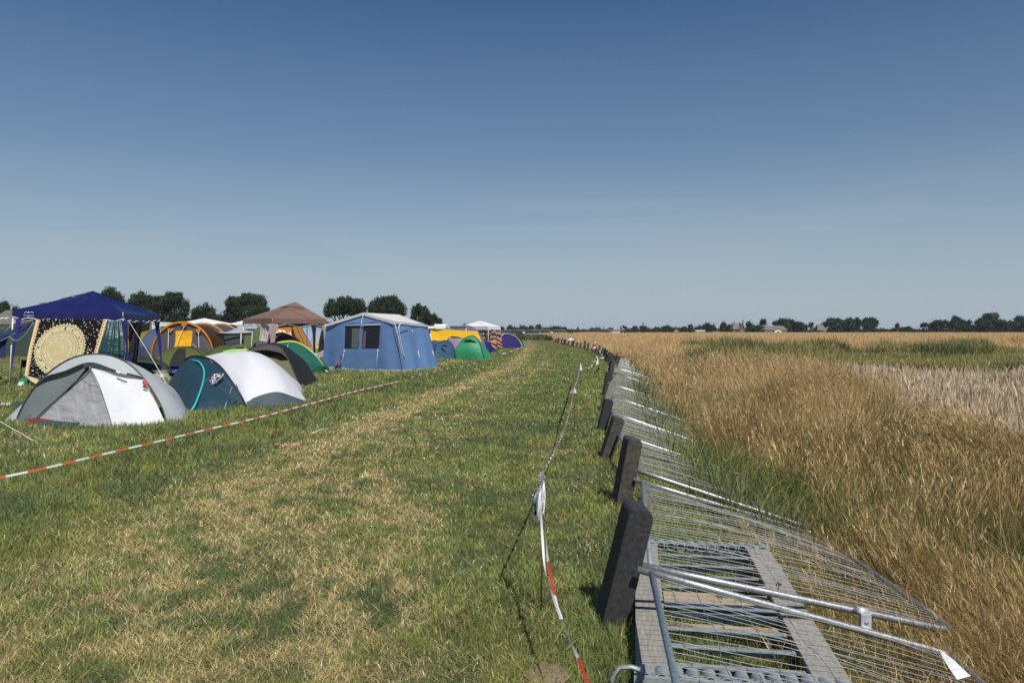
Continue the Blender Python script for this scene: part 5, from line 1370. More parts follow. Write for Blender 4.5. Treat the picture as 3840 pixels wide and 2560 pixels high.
cloth_obj('leg_curtain', [[W(914, 1212, 35.3), W(921, 1212, 35.3)], [W(911, 1290, 35.3), W(914, 1290, 35.3)]], TAUPL, tq, nu=6, nv=4, wr=0.01)
cloth_obj('leg_curtain', [[W(1166, 1218, 38.4), W(1187, 1220, 38.4)], [W(1172, 1250, 38.4), W(1184, 1250, 38.4)], [W(1175, 1325, 38.4), W(1182, 1325, 38.4)]], fabric('black_curtain', (0.018, 0.016, 0.018), 0.8, 0.0), tq, nu=10, nv=6, wr=0.02)
WTOW = fabric('cream_towel', (0.62, 0.58, 0.52), 0.9, 0.2, 0.4, 6)
o = cloth_obj('hanging_towel', [[W(978, 1216, 34.2), W(1010, 1216, 33.8)], [W(976, 1250, 34.2), W(1008, 1250, 33.8)], [W(970, 1276, 34.2), W(1002, 1283, 33.8)]], WTOW, nu=14, nv=14, wr=0.04, ws=4, fold=0.03, nf=3); tag(o, 'cream towel hanging from the left front edge of the brown gazebo', 'towel')
# things inside the gazebo
o = cloth_obj('dark_tarp', [[W(1040, 1214, 37.5), W(1110, 1214, 38.2), W(1165, 1216, 38.5)], [W(1045, 1230, 37.5), W(1085, 1226, 38), W(1165, 1222, 38.5)]], fabric('navy_inner', (0.015, 0.016, 0.028), 0.8, 0.0), nu=6, nv=14, wr=0.04); tag(o, 'dark navy cloth slung under the brown gazebo roof', 'tarp')
o = cloth_obj('black_jacket', [[W(1205, 1238, 35.6), W(1212, 1236, 35.6)], [W(1196, 1280, 35.6), W(1216, 1280, 35.6)], [W(1192, 1322, 35.6), W(1214, 1312, 35.6)]], BLK, nu=12, nv=10, wr=0.06, ws=4); tag(o, 'black cloth hanging at the right leg of the brown gazebo', 'cloth')
dome_tent('light grey dome tent seen behind the gazebo table', W(1192, 1310, 46).to_2d().to_3d(), 10, 1.0, 1.35, [fabric('stone_grey_flysheet', (0.34, 0.33, 0.34), 0.6, 0.2, 0.2)]*4, None, 0.8, 0.8)
dome_tent('pale blue-grey dome tent behind the orange tent', W(1165, 1250, 55).to_2d().to_3d(), 20, 2.1, 1.95, [fabric('pale_blue_flysheet', (0.24, 0.32, 0.46), 0.6, 0.2, 0.2)]*4, DPOLE)
tb_ = thing('camping_table', 'white folding camp table between gazebo and frame tent', 'table', W(1186, 1398, 33.2))
m = MB(); m.box(W(1186, 1326, 33.2), (0.27, 0.5, 0.03), bevel=0.006); build('table_top', m, WPOLE, tb_)
for dx in (-0.11, 0.11):
    m = MB(); m.tube([W(1186, 1328, 33.2)+Vector((dx, 0.2, 0)), Vector((W(1186, 1328, 33.2).x+dx*1.4, 33.0, 0))], 0.012, 5); build('leg', m, WPOLE, tb_)
m = MB(); c = W(1188, 1324, 33.2); m.tube([c, c+Vector((0, 0, 0.12)), c+Vector((0, 0, 0.16))], [0.055, 0.055, 0.03], 10); tag(build('teal_bottle', m, solid('teal_plastic', (0.03, 0.28, 0.24), 0.4)), 'teal canister standing on the white camp table', 'canister')
m = MB(); c = c+Vector((0, 0.02, 0.155)); m.tube([c, c+Vector((0, 0, 0.08)), c+Vector((0, 0, 0.14))], [0.06, 0.075, 0.06], 10); tag(build('yellow_cup', m, solid('yellow_plastic', (0.75, 0.45, 0.02), 0.4)), 'yellow tub on top of the teal canister', 'tub')

# ---- W blue frame tent
BLUE = fabric('blue_canvas', (0.125, 0.225, 0.44), 0.85, 0.12, 0.12, 1.3, var=0.05, spec=0.15); CREAM = fabric('cream_canvas_roof', (0.66, 0.645, 0.62), 0.8, 0.15, 0.15, 2)
SKIRT = fabric('grey_mud_skirt', (0.28, 0.30, 0.30), 0.6, 0.15, 0.4, 5)
tw = thing('frame_tent', 'large blue frame tent with cream roof and dark window', 'tent', (-5.6, 31.3, 0), TG)
fbl, fbr, bbr = Vector((-7.78, 31.4, 0)), Vector((-4.22, 29.3, 0)), Vector((-3.12, 32.6, 0)); bbl = Vector((-6.6, 34.6, 0))
fel, fer, ber, bel = W(1224, 1214, 31.2), W(1478, 1204, 29.55), W(1602, 1217, 32.6), Vector((-6.6, 34.4, 1.92))
fap, bap = W(1364, 1174, 30.4), W(1497, 1181, 33.4)
def wall(nm, A_, B_, C2, D2, mat, par, nf=7, fold=0.018, nu=26, nv=44, sd=0): # top a->b, bottom d->c
    return cloth_obj(nm, [lin([A_, B_], nv), lin([D_.lerp(E_, 0.5) for D_, E_ in zip((A_, B_), (C2, D2))], nv), lin([C2, D2], nv)], mat, par, nu=nu, nv=nv, wr=0.018, ws=1.3, fold=fold, nf=nf, seed=sd)
lift = Vector((0, 0, 0.14))
wall('front_wall', fel, fer, fbl+lift, fbr+lift*0.6, BLUE, tw, 3.4, 0.034)
wall('side_wall', fer, ber, fbr+lift*0.6, bbr+lift*0.4, BLUE, tw, 2.3, 0.05)
wall('rear_wall', ber, bel, bbr, bbl, BLUE, tw); wall('side_wall', bel, fel, bbl, fbl, BLUE, tw)
m = MB(); m.poly([fel, fer, fap]); build('gable', m, BLUE, tw)
m = MB(); m.poly([ber, bel, bap]); build('gable', m, BLUE, tw)
nrm = Vector((0, 0, 0.02))
def roofp(a, b, c, d): return cloth_obj('roof', [lin([a+nrm, b+nrm], 20), lin([a.lerp(d, .5)+nrm*0.2, b.lerp(c, .5)+nrm*0.2], 20), lin([d+nrm, c+nrm], 20)], CREAM, tw, nu=14, nv=20, wr=0.012, ws=1.2)
fo = (fap-bap).normalized()*0.06
roofp(fap+fo, bap, ber+Vector((0.06, 0, -0.06)), fer+fo+Vector((0.04, 0, -0.06)))
roofp(bap, fap+fo, fel+fo+Vector((-0.05, 0, -0.07)), bel)
# cream band at the roof edge of the gable
m = MB(); 
def band(a, b, w, off=Vector((0, -0.03, 0))):
    d = (b-a).normalized(); q = Vector((0, 0, -w)); m.grid([lin([a+off+nrm, b+off+nrm], 10), lin([a+off+q, b+off+q], 10)])
band(fel+fo+Vector((-0.05, 0, -0.05)), fap+fo, 0.085); band(fap+fo, fer+fo+Vector((0.04, 0, -0.04)), 0.085); band(fer+fo+Vector((0.05, 0, -0.04)), ber+Vector((0.07, 0, -0.05)), 0.05, Vector((0.02, 0, 0)))
build('roof_edge', m, CREAM, tw)
# mud skirt
cloth_obj('mud_skirt', [lin([fbl+lift*1.1, fbr+lift*0.8], 40), lin([fbl+Vector((-0.02, -0.12, 0.01)), fbr+Vector((0, -0.12, 0.01))], 40)], SKIRT, tw, nu=6, nv=40, wr=0.03, ws=3)
cloth_obj('mud_skirt', [lin([fbr+lift*0.8, bbr+lift*0.6], 30), lin([fbr+Vector((0.10, -0.05, 0.01)), bbr+Vector((0.10, 0, 0.01))], 30)], SKIRT, tw, nu=6, nv=30, wr=0.03, ws=3)
# window on the front wall
def fw(px, py, k=0.06):  # point on the front wall plane by photo pixel
    s = (px-1218)/(1490-1218); Y = 31.3+(29.42-31.3)*s-k
    return W(px, py, Y)
fwin = thing('window', '', 'x', (0, 0, 0)); 
for kk in ('label', 'category'): 
    if kk in fwin: del fwin[kk]
fwin.parent = tw; fwin.location = -Vector(tw.location)
DWIN = fabric('dark_window_mesh', (0.014, 0.016, 0.026), 0.45, 0.0, 0.4, 5, spec=0.5); DGREEN = fabric('dim_curtain', (0.10, 0.12, 0.13), 0.8, 0); DPINK = fabric('dim_pink_curtain', (0.15, 0.09, 0.10), 0.8, 0)
def pane(nm, a, b, c, d, mat, k, par=fwin, **kw):
    m = MB(); m.grid(cloth([[fw(*a, k), fw(*b, k)], [fw(*d, k), fw(*c, k)]], nu=8, nv=8, wr=kw.get('wr', 0.008))); return build(nm, m, mat, par)
pane('pane', (1295, 1223), (1352, 1221), (1344, 1305), (1292, 1305), DWIN, 0.07); pane('pane', (1363, 1221), (1426, 1218), (1420, 1305), (1356, 1305), DWIN, 0.07)
pane('curtain', (1320, 1232), (1350, 1230), (1342, 1304), (1318, 1304), DGREEN, 0.085, wr=0.003); pane('curtain', (1364, 1242), (1374, 1240), (1370, 1304), (1358, 1304), DPINK, 0.085, wr=0.003)
m = MB(); m.tube([fw(1294, 1221, 0.1), fw(1428, 1217, 0.1)], 0.018, 5); build('window_roll', m, CREAM, fwin)
pane('lower_flap', (1292, 1307), (1422, 1307), (1416, 1385), (1296, 1385), BLUE, 0.075, par=tw, wr=0.03)
m = MB()
for pts in ([(1363, 1176), (1356, 1206), (1340, 1305)], [(1291, 1312), (1286, 1345), (1271, 1390)], [(1417, 1314), (1413, 1350), (1409, 1389)], [(1479, 1206), (1495, 1270), (1515, 1365)]):
    m.tube([fw(a, b, 0.14) for a, b in pts], 0.010, 4)
for (a, b) in ((1356, 1208), (1291, 1315), (1417, 1314)):
    m.box(fw(a, b, 0.15), (0.035, 0.02, 0.10))
build('guy_rope', m, GUY, tw)
def sw(px, py, k=0.05):
    s = (px-1495)/(1625-1495); Y = 29.45+(32.6-29.45)*s; return W(px, py, Y)+Vector((k*1.2, -k, 0))
m = MB(); m.tube(crom([sw(1530, 1212), sw(1505, 1212), sw(1492, 1220), sw(1492, 1250), sw(1502, 1300), sw(1512, 1345)], 20), 0.018, 5); build('door_zip', m, GUY, tw)
m = MB()
for a, b in (((1540, 1237), (1546, 1257)), ((1563, 1315), (1577, 1392)), ((1617, 1315), (1624, 1352)), ((1560, 1350), (1564, 1368))):
    m.tube([sw(*a), sw(*b)], 0.016, 4)
build('side_toggle', m, GUY, tw)
m = MB(); m.box(fw(1264, 1360, 0.2), (0.13, 0.10, 0.09), bevel=0.02); o = build('red_lamp', m, solid('red_plastic', (0.6, 0.03, 0.03), 0.4)); tag(o, 'small red tap can hung at the lower left of the blue tent', 'can')
m = MB(); c = fw(1278, 1390, 0.35); m.tube([Z(c, 0.0), Z(c, 0.60)], 0.012, 5); m.tube([Z(c, 0.52), Z(c, 0.60)], [0.04, 0.03], 8); tag(build('garden_stake', m, DPOLE), 'thin dark post standing at the left front of the blue tent', 'post')

# ---- C blue gazebo
NAVY = fabric('royal_blue_canopy', (0.010, 0.013, 0.088), 0.34, 0.08, 1.0, 1.8, spec=0.8, var=0.32); NAVY2 = fabric('royal_blue_valance', (0.012, 0.012, 0.080), 0.45, 0.06, 0.2, 3)  # colour variation on the canopy stands in for streaks of sheen
WTR = solid('white_piping', (0.78, 0.78, 0.80), 0.6)
Ca, Cc, Cd, Cb = Vector((-14.5, 22.15, 0)), Vector((-11.30, 22.4, 0)), Vector((-11.62, 25.5, 0)), Vector((-14.85, 25.4, 0))
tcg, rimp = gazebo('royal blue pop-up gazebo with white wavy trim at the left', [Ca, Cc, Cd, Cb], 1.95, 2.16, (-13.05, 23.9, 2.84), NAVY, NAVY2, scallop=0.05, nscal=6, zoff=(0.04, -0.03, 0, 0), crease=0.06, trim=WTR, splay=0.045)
def sleeve(a, b, mat, par=tcg, **k): return cloth_obj('leg_sleeve', [a, b], mat, par, **k)
PUR = fabric('royal_blue_sleeve', (0.02, 0.022, 0.15), 0.6, 0.12, 0.4, 5)
sleeve([W(60, 1193, 22.1), W(50, 1290, 22.0), W(42, 1380, 22.0)], [W(82, 1193, 22.1), W(60, 1290, 22.0), W(44, 1390, 22.0)], PUR, nu=4, nv=16, wr=0.01)
cloth_obj('leg_sleeve', [[W(456, 1202, 22.3), W(478, 1202, 22.3)], [W(472, 1300, 22.3), W(480, 1300, 22.3)], [W(468, 1350, 22.3), W(487, 1360, 22.3)]], PUR, tcg, nu=10, nv=8, wr=0.02)
cloth_obj('leg_sleeve', [[W(577, 1202, 25.4), W(597, 1203, 25.4)], [W(590, 1270, 25.4), W(604, 1280, 25.4)], [W(606, 1390, 25.4), W(609, 1395, 25.4)]], PUR, tcg, nu=12, nv=6, wr=0.02)
m = MB(); m.tube([W(484, 1205, 22.2), W(556, 1320, 21.6), G(648, 1478)], 0.010, 4); m.tube([W(60, 1200, 22.2), W(26, 1236, 22.4), W(-40, 1300, 22.8)], 0.012, 4); build('guy_rope', m, GUY, tcg)
# printed emblem: small word under an ornament, on the front valance
def text_mesh(s, size):
    cu = bpy.data.curves.new('t', 'FONT'); cu.body = s; cu.size = size; cu.extrude = 0.002; cu.resolution_u = 2; cu.align_x = 'CENTER'
    o = bpy.data.objects.new('t', cu); COL.objects.link(o); dg = bpy.context.evaluated_depsgraph_get()
    me = bpy.data.meshes.new_from_object(o.evaluated_get(dg)); vs = [v.co.copy() for v in me.vertices]; fs = [tuple(p.vertices) for p in me.polygons]
    bpy.data.objects.remove(o); bpy.data.meshes.remove(me); return vs, fs
try:
    vs, fs = text_mesh('Kingdom', 0.085)
    o_ = W(112, 1186, 22.08); bx = (W(140, 1186, 22.1)-W(84, 1184, 22.08)).normalized()
    m = MB(); m.add([o_+bx*v.x*0.95+Vector((0, -0.05, 0))+Vector((0, 0, v.y)) for v in vs], fs)
    for sx in (-1, 1):
        m.tube([o_+Vector((sx*0.025, -0.055, 0.10)), o_+Vector((sx*0.06, -0.055, 0.125)), o_+Vector((sx*0.11, -0.055, 0.115)), o_+Vector((sx*0.14, -0.055, 0.085))], 0.006, 4)
    m.poly([o_+Vector((-0.022, -0.057, 0.10)), o_+Vector((0.022, -0.057, 0.10)), o_+Vector((0, -0.057, 0.145))])
    build('emblem', m, WTR, tcg)
except Exception as ex:
    print('text', ex)

# ---- D tapestry with zodiac-like wheel
TP, nt, out = newmat('printed_tapestry'); L = nt.links
p = N(nt, 'ShaderNodeBsdfPrincipled'); p.inputs['Roughness'].default_value = 0.85; p.inputs['Specular IOR Level'].default_value = 0.1
uv = N(nt, 'ShaderNodeUVMap'); mp_ = N(nt, 'ShaderNodeMapping'); mp_.inputs['Location'].default_value = (-0.44, -0.43, 0); mp_.inputs['Scale'].default_value = (1, 0.84, 1)
L.new(uv.outputs[0], mp_.inputs[0])
ln = N(nt, 'ShaderNodeVectorMath', operation='LENGTH'); L.new(mp_.outputs[0], ln.inputs[0])
sx = N(nt, 'ShaderNodeSeparateXYZ'); L.new(mp_.outputs[0], sx.inputs[0])
at = N(nt, 'ShaderNodeMath', operation='ARCTAN2'); L.new(sx.outputs[1], at.inputs[0]); L.new(sx.outputs[0], at.inputs[1])
def M2(op, a, b=None, c=None):
    n = N(nt, 'ShaderNodeMath', operation=op)
    for i, v in enumerate((a, b, c)):
        if v is None: continue
        if isinstance(v, (int, float)): n.inputs[i].default_value = v
        else: L.new(v, n.inputs[i])
    return n.outputs[0]
r = ln.outputs['Value']; th = at.outputs[0]
Rm = 0.36
edge_ = M2('ADD', Rm, M2('MULTIPLY', M2('SINE', M2('MULTIPLY', th, 48.0)), 0.010))
inside = M2('LESS_THAN', r, edge_)
def ring(rad, w): return M2('LESS_THAN', M2('ABSOLUTE', M2('SUBTRACT', r, rad)), w)
rings = M2('MAXIMUM', M2('MAXIMUM', ring(0.335, 0.004), ring(0.262, 0.004)), M2('MAXIMUM', ring(0.232, 0.003), M2('MAXIMUM', ring(0.19, 0.003), ring(0.14, 0.002))))
def spokes(nn, w, lo, hi):
    f = M2('FRACT', M2('MULTIPLY', M2('ADD', th, 3.1416), nn/6.2832))
    q = M2('LESS_THAN', M2('ABSOLUTE', M2('SUBTRACT', f, 0.5)), w)
    return M2('MULTIPLY', q, M2('MULTIPLY', M2('GREATER_THAN', r, lo), M2('LESS_THAN', r, hi)))
lines = M2('MAXIMUM', rings, M2('MAXIMUM', spokes(12, 0.012, 0.07, 0.355), spokes(48, 0.12, 0.06, 0.13)))
nf = N(nt, 'ShaderNodeTexNoise'); nf.inputs['Scale'].default_value = 26; nf.inputs['Detail'].default_value = 3; L.new(uv.outputs[0], nf.inputs[0])
f12 = M2('ABSOLUTE', M2('SUBTRACT', M2('FRACT', M2('MULTIPLY', M2('ADD', th, 3.1416), 12/6.2832)), 0.0))
fc = M2('LESS_THAN', M2('ABSOLUTE', M2('SUBTRACT', f12, 0.5)), 0.26)
figs = M2('MULTIPLY', M2('GREATER_THAN', nf.outputs['Fac'], 0.575), M2('MULTIPLY', ring(0.298, 0.026), M2('LESS_THAN', M2('ABSOLUTE', M2('SUBTRACT', M2('FRACT', M2('ADD', M2('MULTIPLY', M2('ADD', th, 3.1416), 12/6.2832), 0.5)), 0.5)), 0.27)))
nf2 = N(nt, 'ShaderNodeTexNoise'); nf2.inputs['Scale'].default_value = 60; L.new(uv.outputs[0], nf2.inputs[0])
glyph = M2('MULTIPLY', M2('GREATER_THAN', nf2.outputs['Fac'], 0.60), M2('MULTIPLY', M2('LESS_THAN', r, 0.27), M2('GREATER_THAN', r, 0.13)))
sun_ = M2('LESS_THAN', r, 0.050)
crm = N(nt, 'ShaderNodeMixRGB'); crm.inputs[1].default_value = (0.56, 0.50, 0.30, 1); crm.inputs[2].default_value = (0.25, 0.17, 0.11, 1); L.new(lines, crm.inputs[0])
c2_ = N(nt, 'ShaderNodeMixRGB'); c2_.inputs[2].default_value = (0.30, 0.24, 0.15, 1); L.new(glyph, c2_.inputs[0]); L.new(crm.outputs[0], c2_.inputs[1])
c3_ = N(nt, 'ShaderNodeMixRGB'); c3_.inputs[2].default_value = (0.05, 0.05, 0.03, 1); L.new(figs, c3_.inputs[0]); L.new(c2_.outputs[0], c3_.inputs[1])
c4_ = N(nt, 'ShaderNodeMixRGB'); c4_.inputs[2].default_value = (0.50, 0.42, 0.20, 1); L.new(sun_, c4_.inputs[0]); L.new(c3_.outputs[0], c4_.inputs[1])
# starry ground
def dots(scale, rad, thr, seed):
    v = N(nt, 'ShaderNodeTexVoronoi'); v.inputs['Scale'].default_value = scale; v.inputs['Randomness'].default_value = 0.7
    m_ = N(nt, 'ShaderNodeMapping'); m_.inputs['Location'].default_value = (seed, seed*0.7, 0); L.new(uv.outputs[0], m_.inputs[0]); L.new(m_.outputs[0], v.inputs['Vector'])
    return M2('LESS_THAN', v.outputs['Distance'], rad)
vs_ = N(nt, 'ShaderNodeTexVoronoi'); vs_.inputs['Scale'].default_value = 11; vs_.feature = 'F1'; vs_.distance = 'MINKOWSKI'; vs_.inputs['Exponent'].default_value = 0.5; L.new(uv.outputs[0], vs_.inputs['Vector'])
stars = M2('MAXIMUM', dots(34, 0.24, 0, 0.0), dots(13, 0.17, 0, 3.3))
bgk = N(nt, 'ShaderNodeMixRGB'); bgk.inputs[1].default_value = (0.010, 0.009, 0.012, 1); bgk.inputs[2].default_value = (0.56, 0.53, 0.38, 1); L.new(stars, bgk.inputs[0])
fin = N(nt, 'ShaderNodeMixRGB'); L.new(inside, fin.inputs[0]); L.new(bgk.outputs[0], fin.inputs[1]); L.new(c4_.outputs[0], fin.inputs[2])
# cream border with red motifs at both sides
su = N(nt, 'ShaderNodeSeparateXYZ'); L.new(uv.outputs[0], su.inputs[0])
bord = M2('MAXIMUM', M2('LESS_THAN', su.outputs[0], 0.055), M2('GREATER_THAN', su.outputs[0], 0.945))
rm = M2('MULTIPLY', M2('GREATER_THAN', M2('SINE', M2('MULTIPLY', su.outputs[1], 110.0)), -0.2), M2('MAXIMUM', M2('LESS_THAN', M2('ABSOLUTE', M2('SUBTRACT', su.outputs[0], 0.042)), 0.009), M2('LESS_THAN', M2('ABSOLUTE', M2('SUBTRACT', su.outputs[0], 0.962)), 0.009)))
bc_ = N(nt, 'ShaderNodeMixRGB'); bc_.inputs[1].default_value = (0.62, 0.53, 0.30, 1); bc_.inputs[2].default_value = (0.50, 0.12, 0.06, 1); L.new(rm, bc_.inputs[0])
f2 = N(nt, 'ShaderNodeMixRGB'); L.new(bord, f2.inputs[0]); L.new(fin.outputs[0], f2.inputs[1]); L.new(bc_.outputs[0], f2.inputs[2])
L.new(f2.outputs[0], p.inputs['Base Color']); L.new(p.outputs[0], out.inputs['Surface'])
ty = 22.05
o = cloth_obj('wall_tapestry', [[W(136, 1197, ty), W(270, 1196, ty+.05), W(402, 1199, ty+.1)], [W(108, 1310, ty-.1), W(240, 1310, ty-.05), W(370, 1312, ty+.05)], [W(92, 1408, ty-.2), W(220, 1425, ty-.15), W(340, 1425, ty-.05)]], TP, nu=28, nv=36, wr=0.02, ws=2.0)
tag(o, 'black starry tapestry with a cream zodiac wheel hung on the blue gazebo', 'tapestry')
BCL = fabric('black_yellow_hem', (0.03, 0.028, 0.02), 0.85, 0.05)
o = cloth_obj('rolled_hem_cloth', [[W(86, 1407, 21.8), W(120, 1414, 21.8), W(160, 1430, 21.7)], [W(100, 1412, 21.7), W(122, 1432, 21.6), W(160, 1446, 21.6)]], fabric('pale_hem', (0.50, 0.45, 0.26), 0.8, 0.1), nu=6, nv=12, wr=0.02); tag(o, 'pale folded hem trailing under the zodiac tapestry', 'cloth')
TEAL = fabric('dark_teal_satin', (0.018, 0.062, 0.070), 0.35, 0.08, 0.5, 5, spec=0.6)
o = cloth_obj('teal_cloth', [[W(400, 1204, 22.1), W(428, 1203, 22.1), W(456, 1203, 22.2)], [W(385, 1262, 22.0), W(425, 1262, 21.85), W(466, 1262, 22.1)], [W(368, 1320, 22.0), W(420, 1330, 21.8), W(470, 1330, 22.1)], [W(395, 1340, 22.1), W(430, 1346, 22.0), W(462, 1345, 22.1)]], TEAL, nu=26, nv=30, wr=0.03, ws=3, fold=0.045, nf=5); tag(o, 'dark teal satin cloth bunched beside the zodiac tapestry', 'cloth')
o = cloth_obj('dark_curtain', [[W(484, 1203, 23.3), W(515, 1203, 23.5), W(534, 1204, 23.8)], [W(482, 1300, 23.2), W(505, 1300, 23.4), W(520, 1290, 23.8)], [W(480, 1380, 23.2), W(500, 1385, 23.4), W(505, 1380, 23.6)]], fabric('midnight_curtain', (0.010, 0.010, 0.022), 0.7, 0.02, 0.5), nu=20, nv=20, wr=0.04, fold=0.05, nf=3); tag(o, 'midnight blue curtain hanging at the right side of the blue gazebo', 'curtain')
o = cloth_obj('grey_blanket', [[W(530, 1202, 25.2), W(548, 1203, 25.2)], [W(528, 1240, 25.2), W(543, 1225, 25.2)]], fabric('pale_grey_blanket', (0.40, 0.42, 0.48), 0.8, 0.1), nu=8, nv=8, wr=0.03); tag(o, 'pale grey cloth hanging under the right edge of the blue gazebo', 'cloth')
o = cloth_obj('blue_jeans', [[W(514, 1300, 27), W(545, 1300, 27), W(566, 1320, 27)], [W(512, 1335, 27), W(535, 1345, 27), W(560, 1350, 27)]], fabric('slate_denim', (0.035, 0.055, 0.085), 0.8, 0.05), nu=8, nv=12, wr=0.05); tag(o, 'slate blue cloth slung low behind the gazebo leg', 'cloth')
# navy drape at the left edge
NVD = fabric('navy_drape', (0.022, 0.036, 0.115), 0.8, 0.15, 0.5, 5)
dy = 22.2
o = thing('navy_drape', 'navy cloth with pale seams slung from the left corner of the blue gazebo', 'cloth', W(40, 1300, dy))
cloth_obj('upper_fold', [[W(132, 1196, dy), W(80, 1222, dy), W(30, 1240, dy), W(-30, 1262, dy)], [W(126, 1206, dy-.1), W(75, 1240, dy-.15), W(30, 1254, dy-.15), W(-30, 1280, dy-.1)]], NVD, o, nu=10, nv=26, wr=0.02, ws=3)
cloth_obj('lower_fold', [[W(130, 1200, dy-.05), W(85, 1236, dy-.1), W(40, 1254, dy-.1), W(-30, 1262, dy-.05)], [W(112, 1230, dy-.2), W(70, 1272, dy-.2), W(55, 1277, dy-.2), W(35, 1262, dy-.2), W(0, 1280, dy-.2), W(-30, 1292, dy-.2)]], NVD, o, nu=10, nv=26, wr=0.02, ws=3)
cloth_obj('hanging_end', [[W(-30, 1262, dy), W(0, 1260, dy), W(33, 1262, dy)], [W(-30, 1330, dy-.1), W(8, 1325, dy-.1), W(22, 1290, dy-.1)], [W(-25, 1345, dy-.1), W(14, 1342, dy-.1), W(21, 1348, dy-.1)]], NVD, o, nu=14, nv=14, wr=0.04, ws=3)
m = MB(); m.tube(crom([W(125, 1208, dy-.25), W(100, 1246, dy-.25), W(72, 1272, dy-.25), W(55, 1277, dy-.25), W(36, 1263, dy-.25)], 16), 0.007, 4); m.tube(crom([W(0, 1280, dy-.25), W(30, 1264, dy-.22), W(58, 1248, dy-.2)], 10), 0.006, 4); build('seam', m, solid('pale_green_seam', (0.35, 0.5, 0.42), 0.7), o)
# chair behind the drape: dark folding chair
ch = thing('folding_chair', 'dark folding chair with orange scarf beside the tapestry', 'chair', W(86, 1425, 22.6))
cc = W(86, 1425, 22.6); cc.z = 0
m = MB()
for dx in (-0.09, 0.30): m.tube([cc+Vector((dx, 0, 0)), cc+Vector((dx, 0.1, 0.75))], 0.014, 6)
build('frame', m, DPOLE, ch)
m = MB(); m.grid(cloth([[cc+Vector((-0.09, 0.09, 0.74)), cc+Vector((0.30, 0.09, 0.74))], [cc+Vector((-0.09, 0.06, 0.52)), cc+Vector((0.30, 0.06, 0.52))]], nu=5, nv=6, wr=0.01)); build('backrest', m, fabric('navy_chair', (0.012, 0.018, 0.035), 0.8, 0), ch)
m = MB(); m.grid(cloth([[cc+Vector((-0.09, -0.25, 0.36)), cc+Vector((0.30, -0.25, 0.36))], [cc+Vector((-0.09, 0.06, 0.36)), cc+Vector((0.30, 0.06, 0.36))]], nu=5, nv=6, wr=0.01)); build('seat', m, fabric('navy_chair', (0.012, 0.018, 0.035), 0.8, 0), ch)
o = cloth_obj('orange_scarf', [[W(73, 1341, 22.5), W(76, 1340, 22.5)], [W(66, 1353, 22.5), W(71, 1352, 22.5)]], fabric('orange_cloth', (0.55, 0.12, 0.02), 0.8, 0.1), nu=5, nv=4, wr=0.02); tag(o, 'small orange scrap hanging on the dark folding chair', 'cloth')
# green bag with white label
BAGG = fabric('green_bag', (0.015, 0.20, 0.11), 0.45, 0.12, 0.5, 10)
bg_ = thing('green_bag', 'green tied bag with a white label on the grass under the tapestry', 'bag', G(86, 1453))
def sack(parent, base, rx, ry, h, mat, nm='bag_body', seed=0, neck=0.25):
    m = MB(); rows = []
    prof = [(0.0, 0.55), (0.05, 0.9), (0.25, 1.0), (0.5, 0.92), (0.72, 0.7), (0.88, neck), (0.94, neck*0.75), (1.0, neck*1.6)]
    for f, s in prof:
        rows.append([Vector(base)+Vector((math.cos(a)*rx*s*(1+0.18*mnoise.noise(Vector((math.cos(a)*2, math.sin(a)*2, f*3+seed)))), math.sin(a)*ry*s, f*h)) for a in np.linspace(0, 2*math.pi, 25)])
    m.grid(rows); return build(nm, m, mat, parent)
b0 = G(84, 1453); sack(bg_, b0, 0.145, 0.12, 0.30, BAGG)
m = MB(); m.grid(cloth([[W(72, 1430, b0.y-.14), W(90, 1432, b0.y-.14)], [W(64, 1445, b0.y-.15), W(88, 1448, b0.y-.15)]], nu=4, nv=5, wr=0.01)); build('label_patch', m, PAPER, bg_)
# clear bag, dark bags, blue bag by the gazebo's right leg
CLR, nt, out = newmat('clear_polythene'); L = nt.links
p = N(nt, 'ShaderNodeBsdfPrincipled'); p.inputs['Base Color'].default_value = (0.5, 0.52, 0.52, 1); p.inputs['Roughness'].default_value = 0.25; tr = N(nt, 'ShaderNodeBsdfTransparent'); ms = N(nt, 'ShaderNodeMixShader')
tcn = N(nt, 'ShaderNodeTexCoord'); n1 = N(nt, 'ShaderNodeTexNoise'); n1.inputs['Scale'].default_value = 14; L.new(tcn.outputs['Object'], n1.inputs[0]); L.new(n1.outputs['Fac'], ms.inputs[0]); b = N(nt, 'ShaderNodeBump'); b.inputs['Strength'].default_value = 1; L.new(n1.outputs['Fac'], b.inputs['Height']); L.new(b.outputs[0], p.inputs['Normal'])
L.new(tr.outputs[0], ms.inputs[2]); L.new(p.outputs[0], ms.inputs[1]); L.new(ms.outputs[0], out.inputs['Surface'])
def bag(label, px, py, rx, h, mat, neck=0.5, seed=0):
    b0 = G(px, py); t = thing('plastic_bag', label, 'bag', b0, 'bags on the grass by the gazebo'); sack(t, b0, rx, rx*0.8, h, mat, 'bag_body', seed, neck); return t
bag('crumpled clear plastic bag at the foot of the gazebo leg', 603, 1424, 0.30, 0.30, CLR, 0.6)
bag('shiny blue plastic bag in front of the olive dome tent', 655, 1402, 0.30, 0.30, fabric('shiny_blue_plastic', (0.03, 0.05, 0.45), 0.25, 0.1, 0.8, 12, spec=0.7), 0.8, 2)
bag('low black bag left of the clear plastic bag', 560, 1418, 0.38, 0.20, fabric('black_plastic_sack', (0.01, 0.011, 0.013), 0.35, 0, 0.8, 10), 0.8, 3)
bag('black bag right under the shiny blue one', 665, 1418, 0.34, 0.17, fabric('black_plastic_sack', (0.01, 0.011, 0.013), 0.35, 0, 0.8, 10), 0.8, 5)
bag('small pale crumpled bag right of the gazebo leg', 632, 1428, 0.09, 0.08, CLR, 0.8, 7)
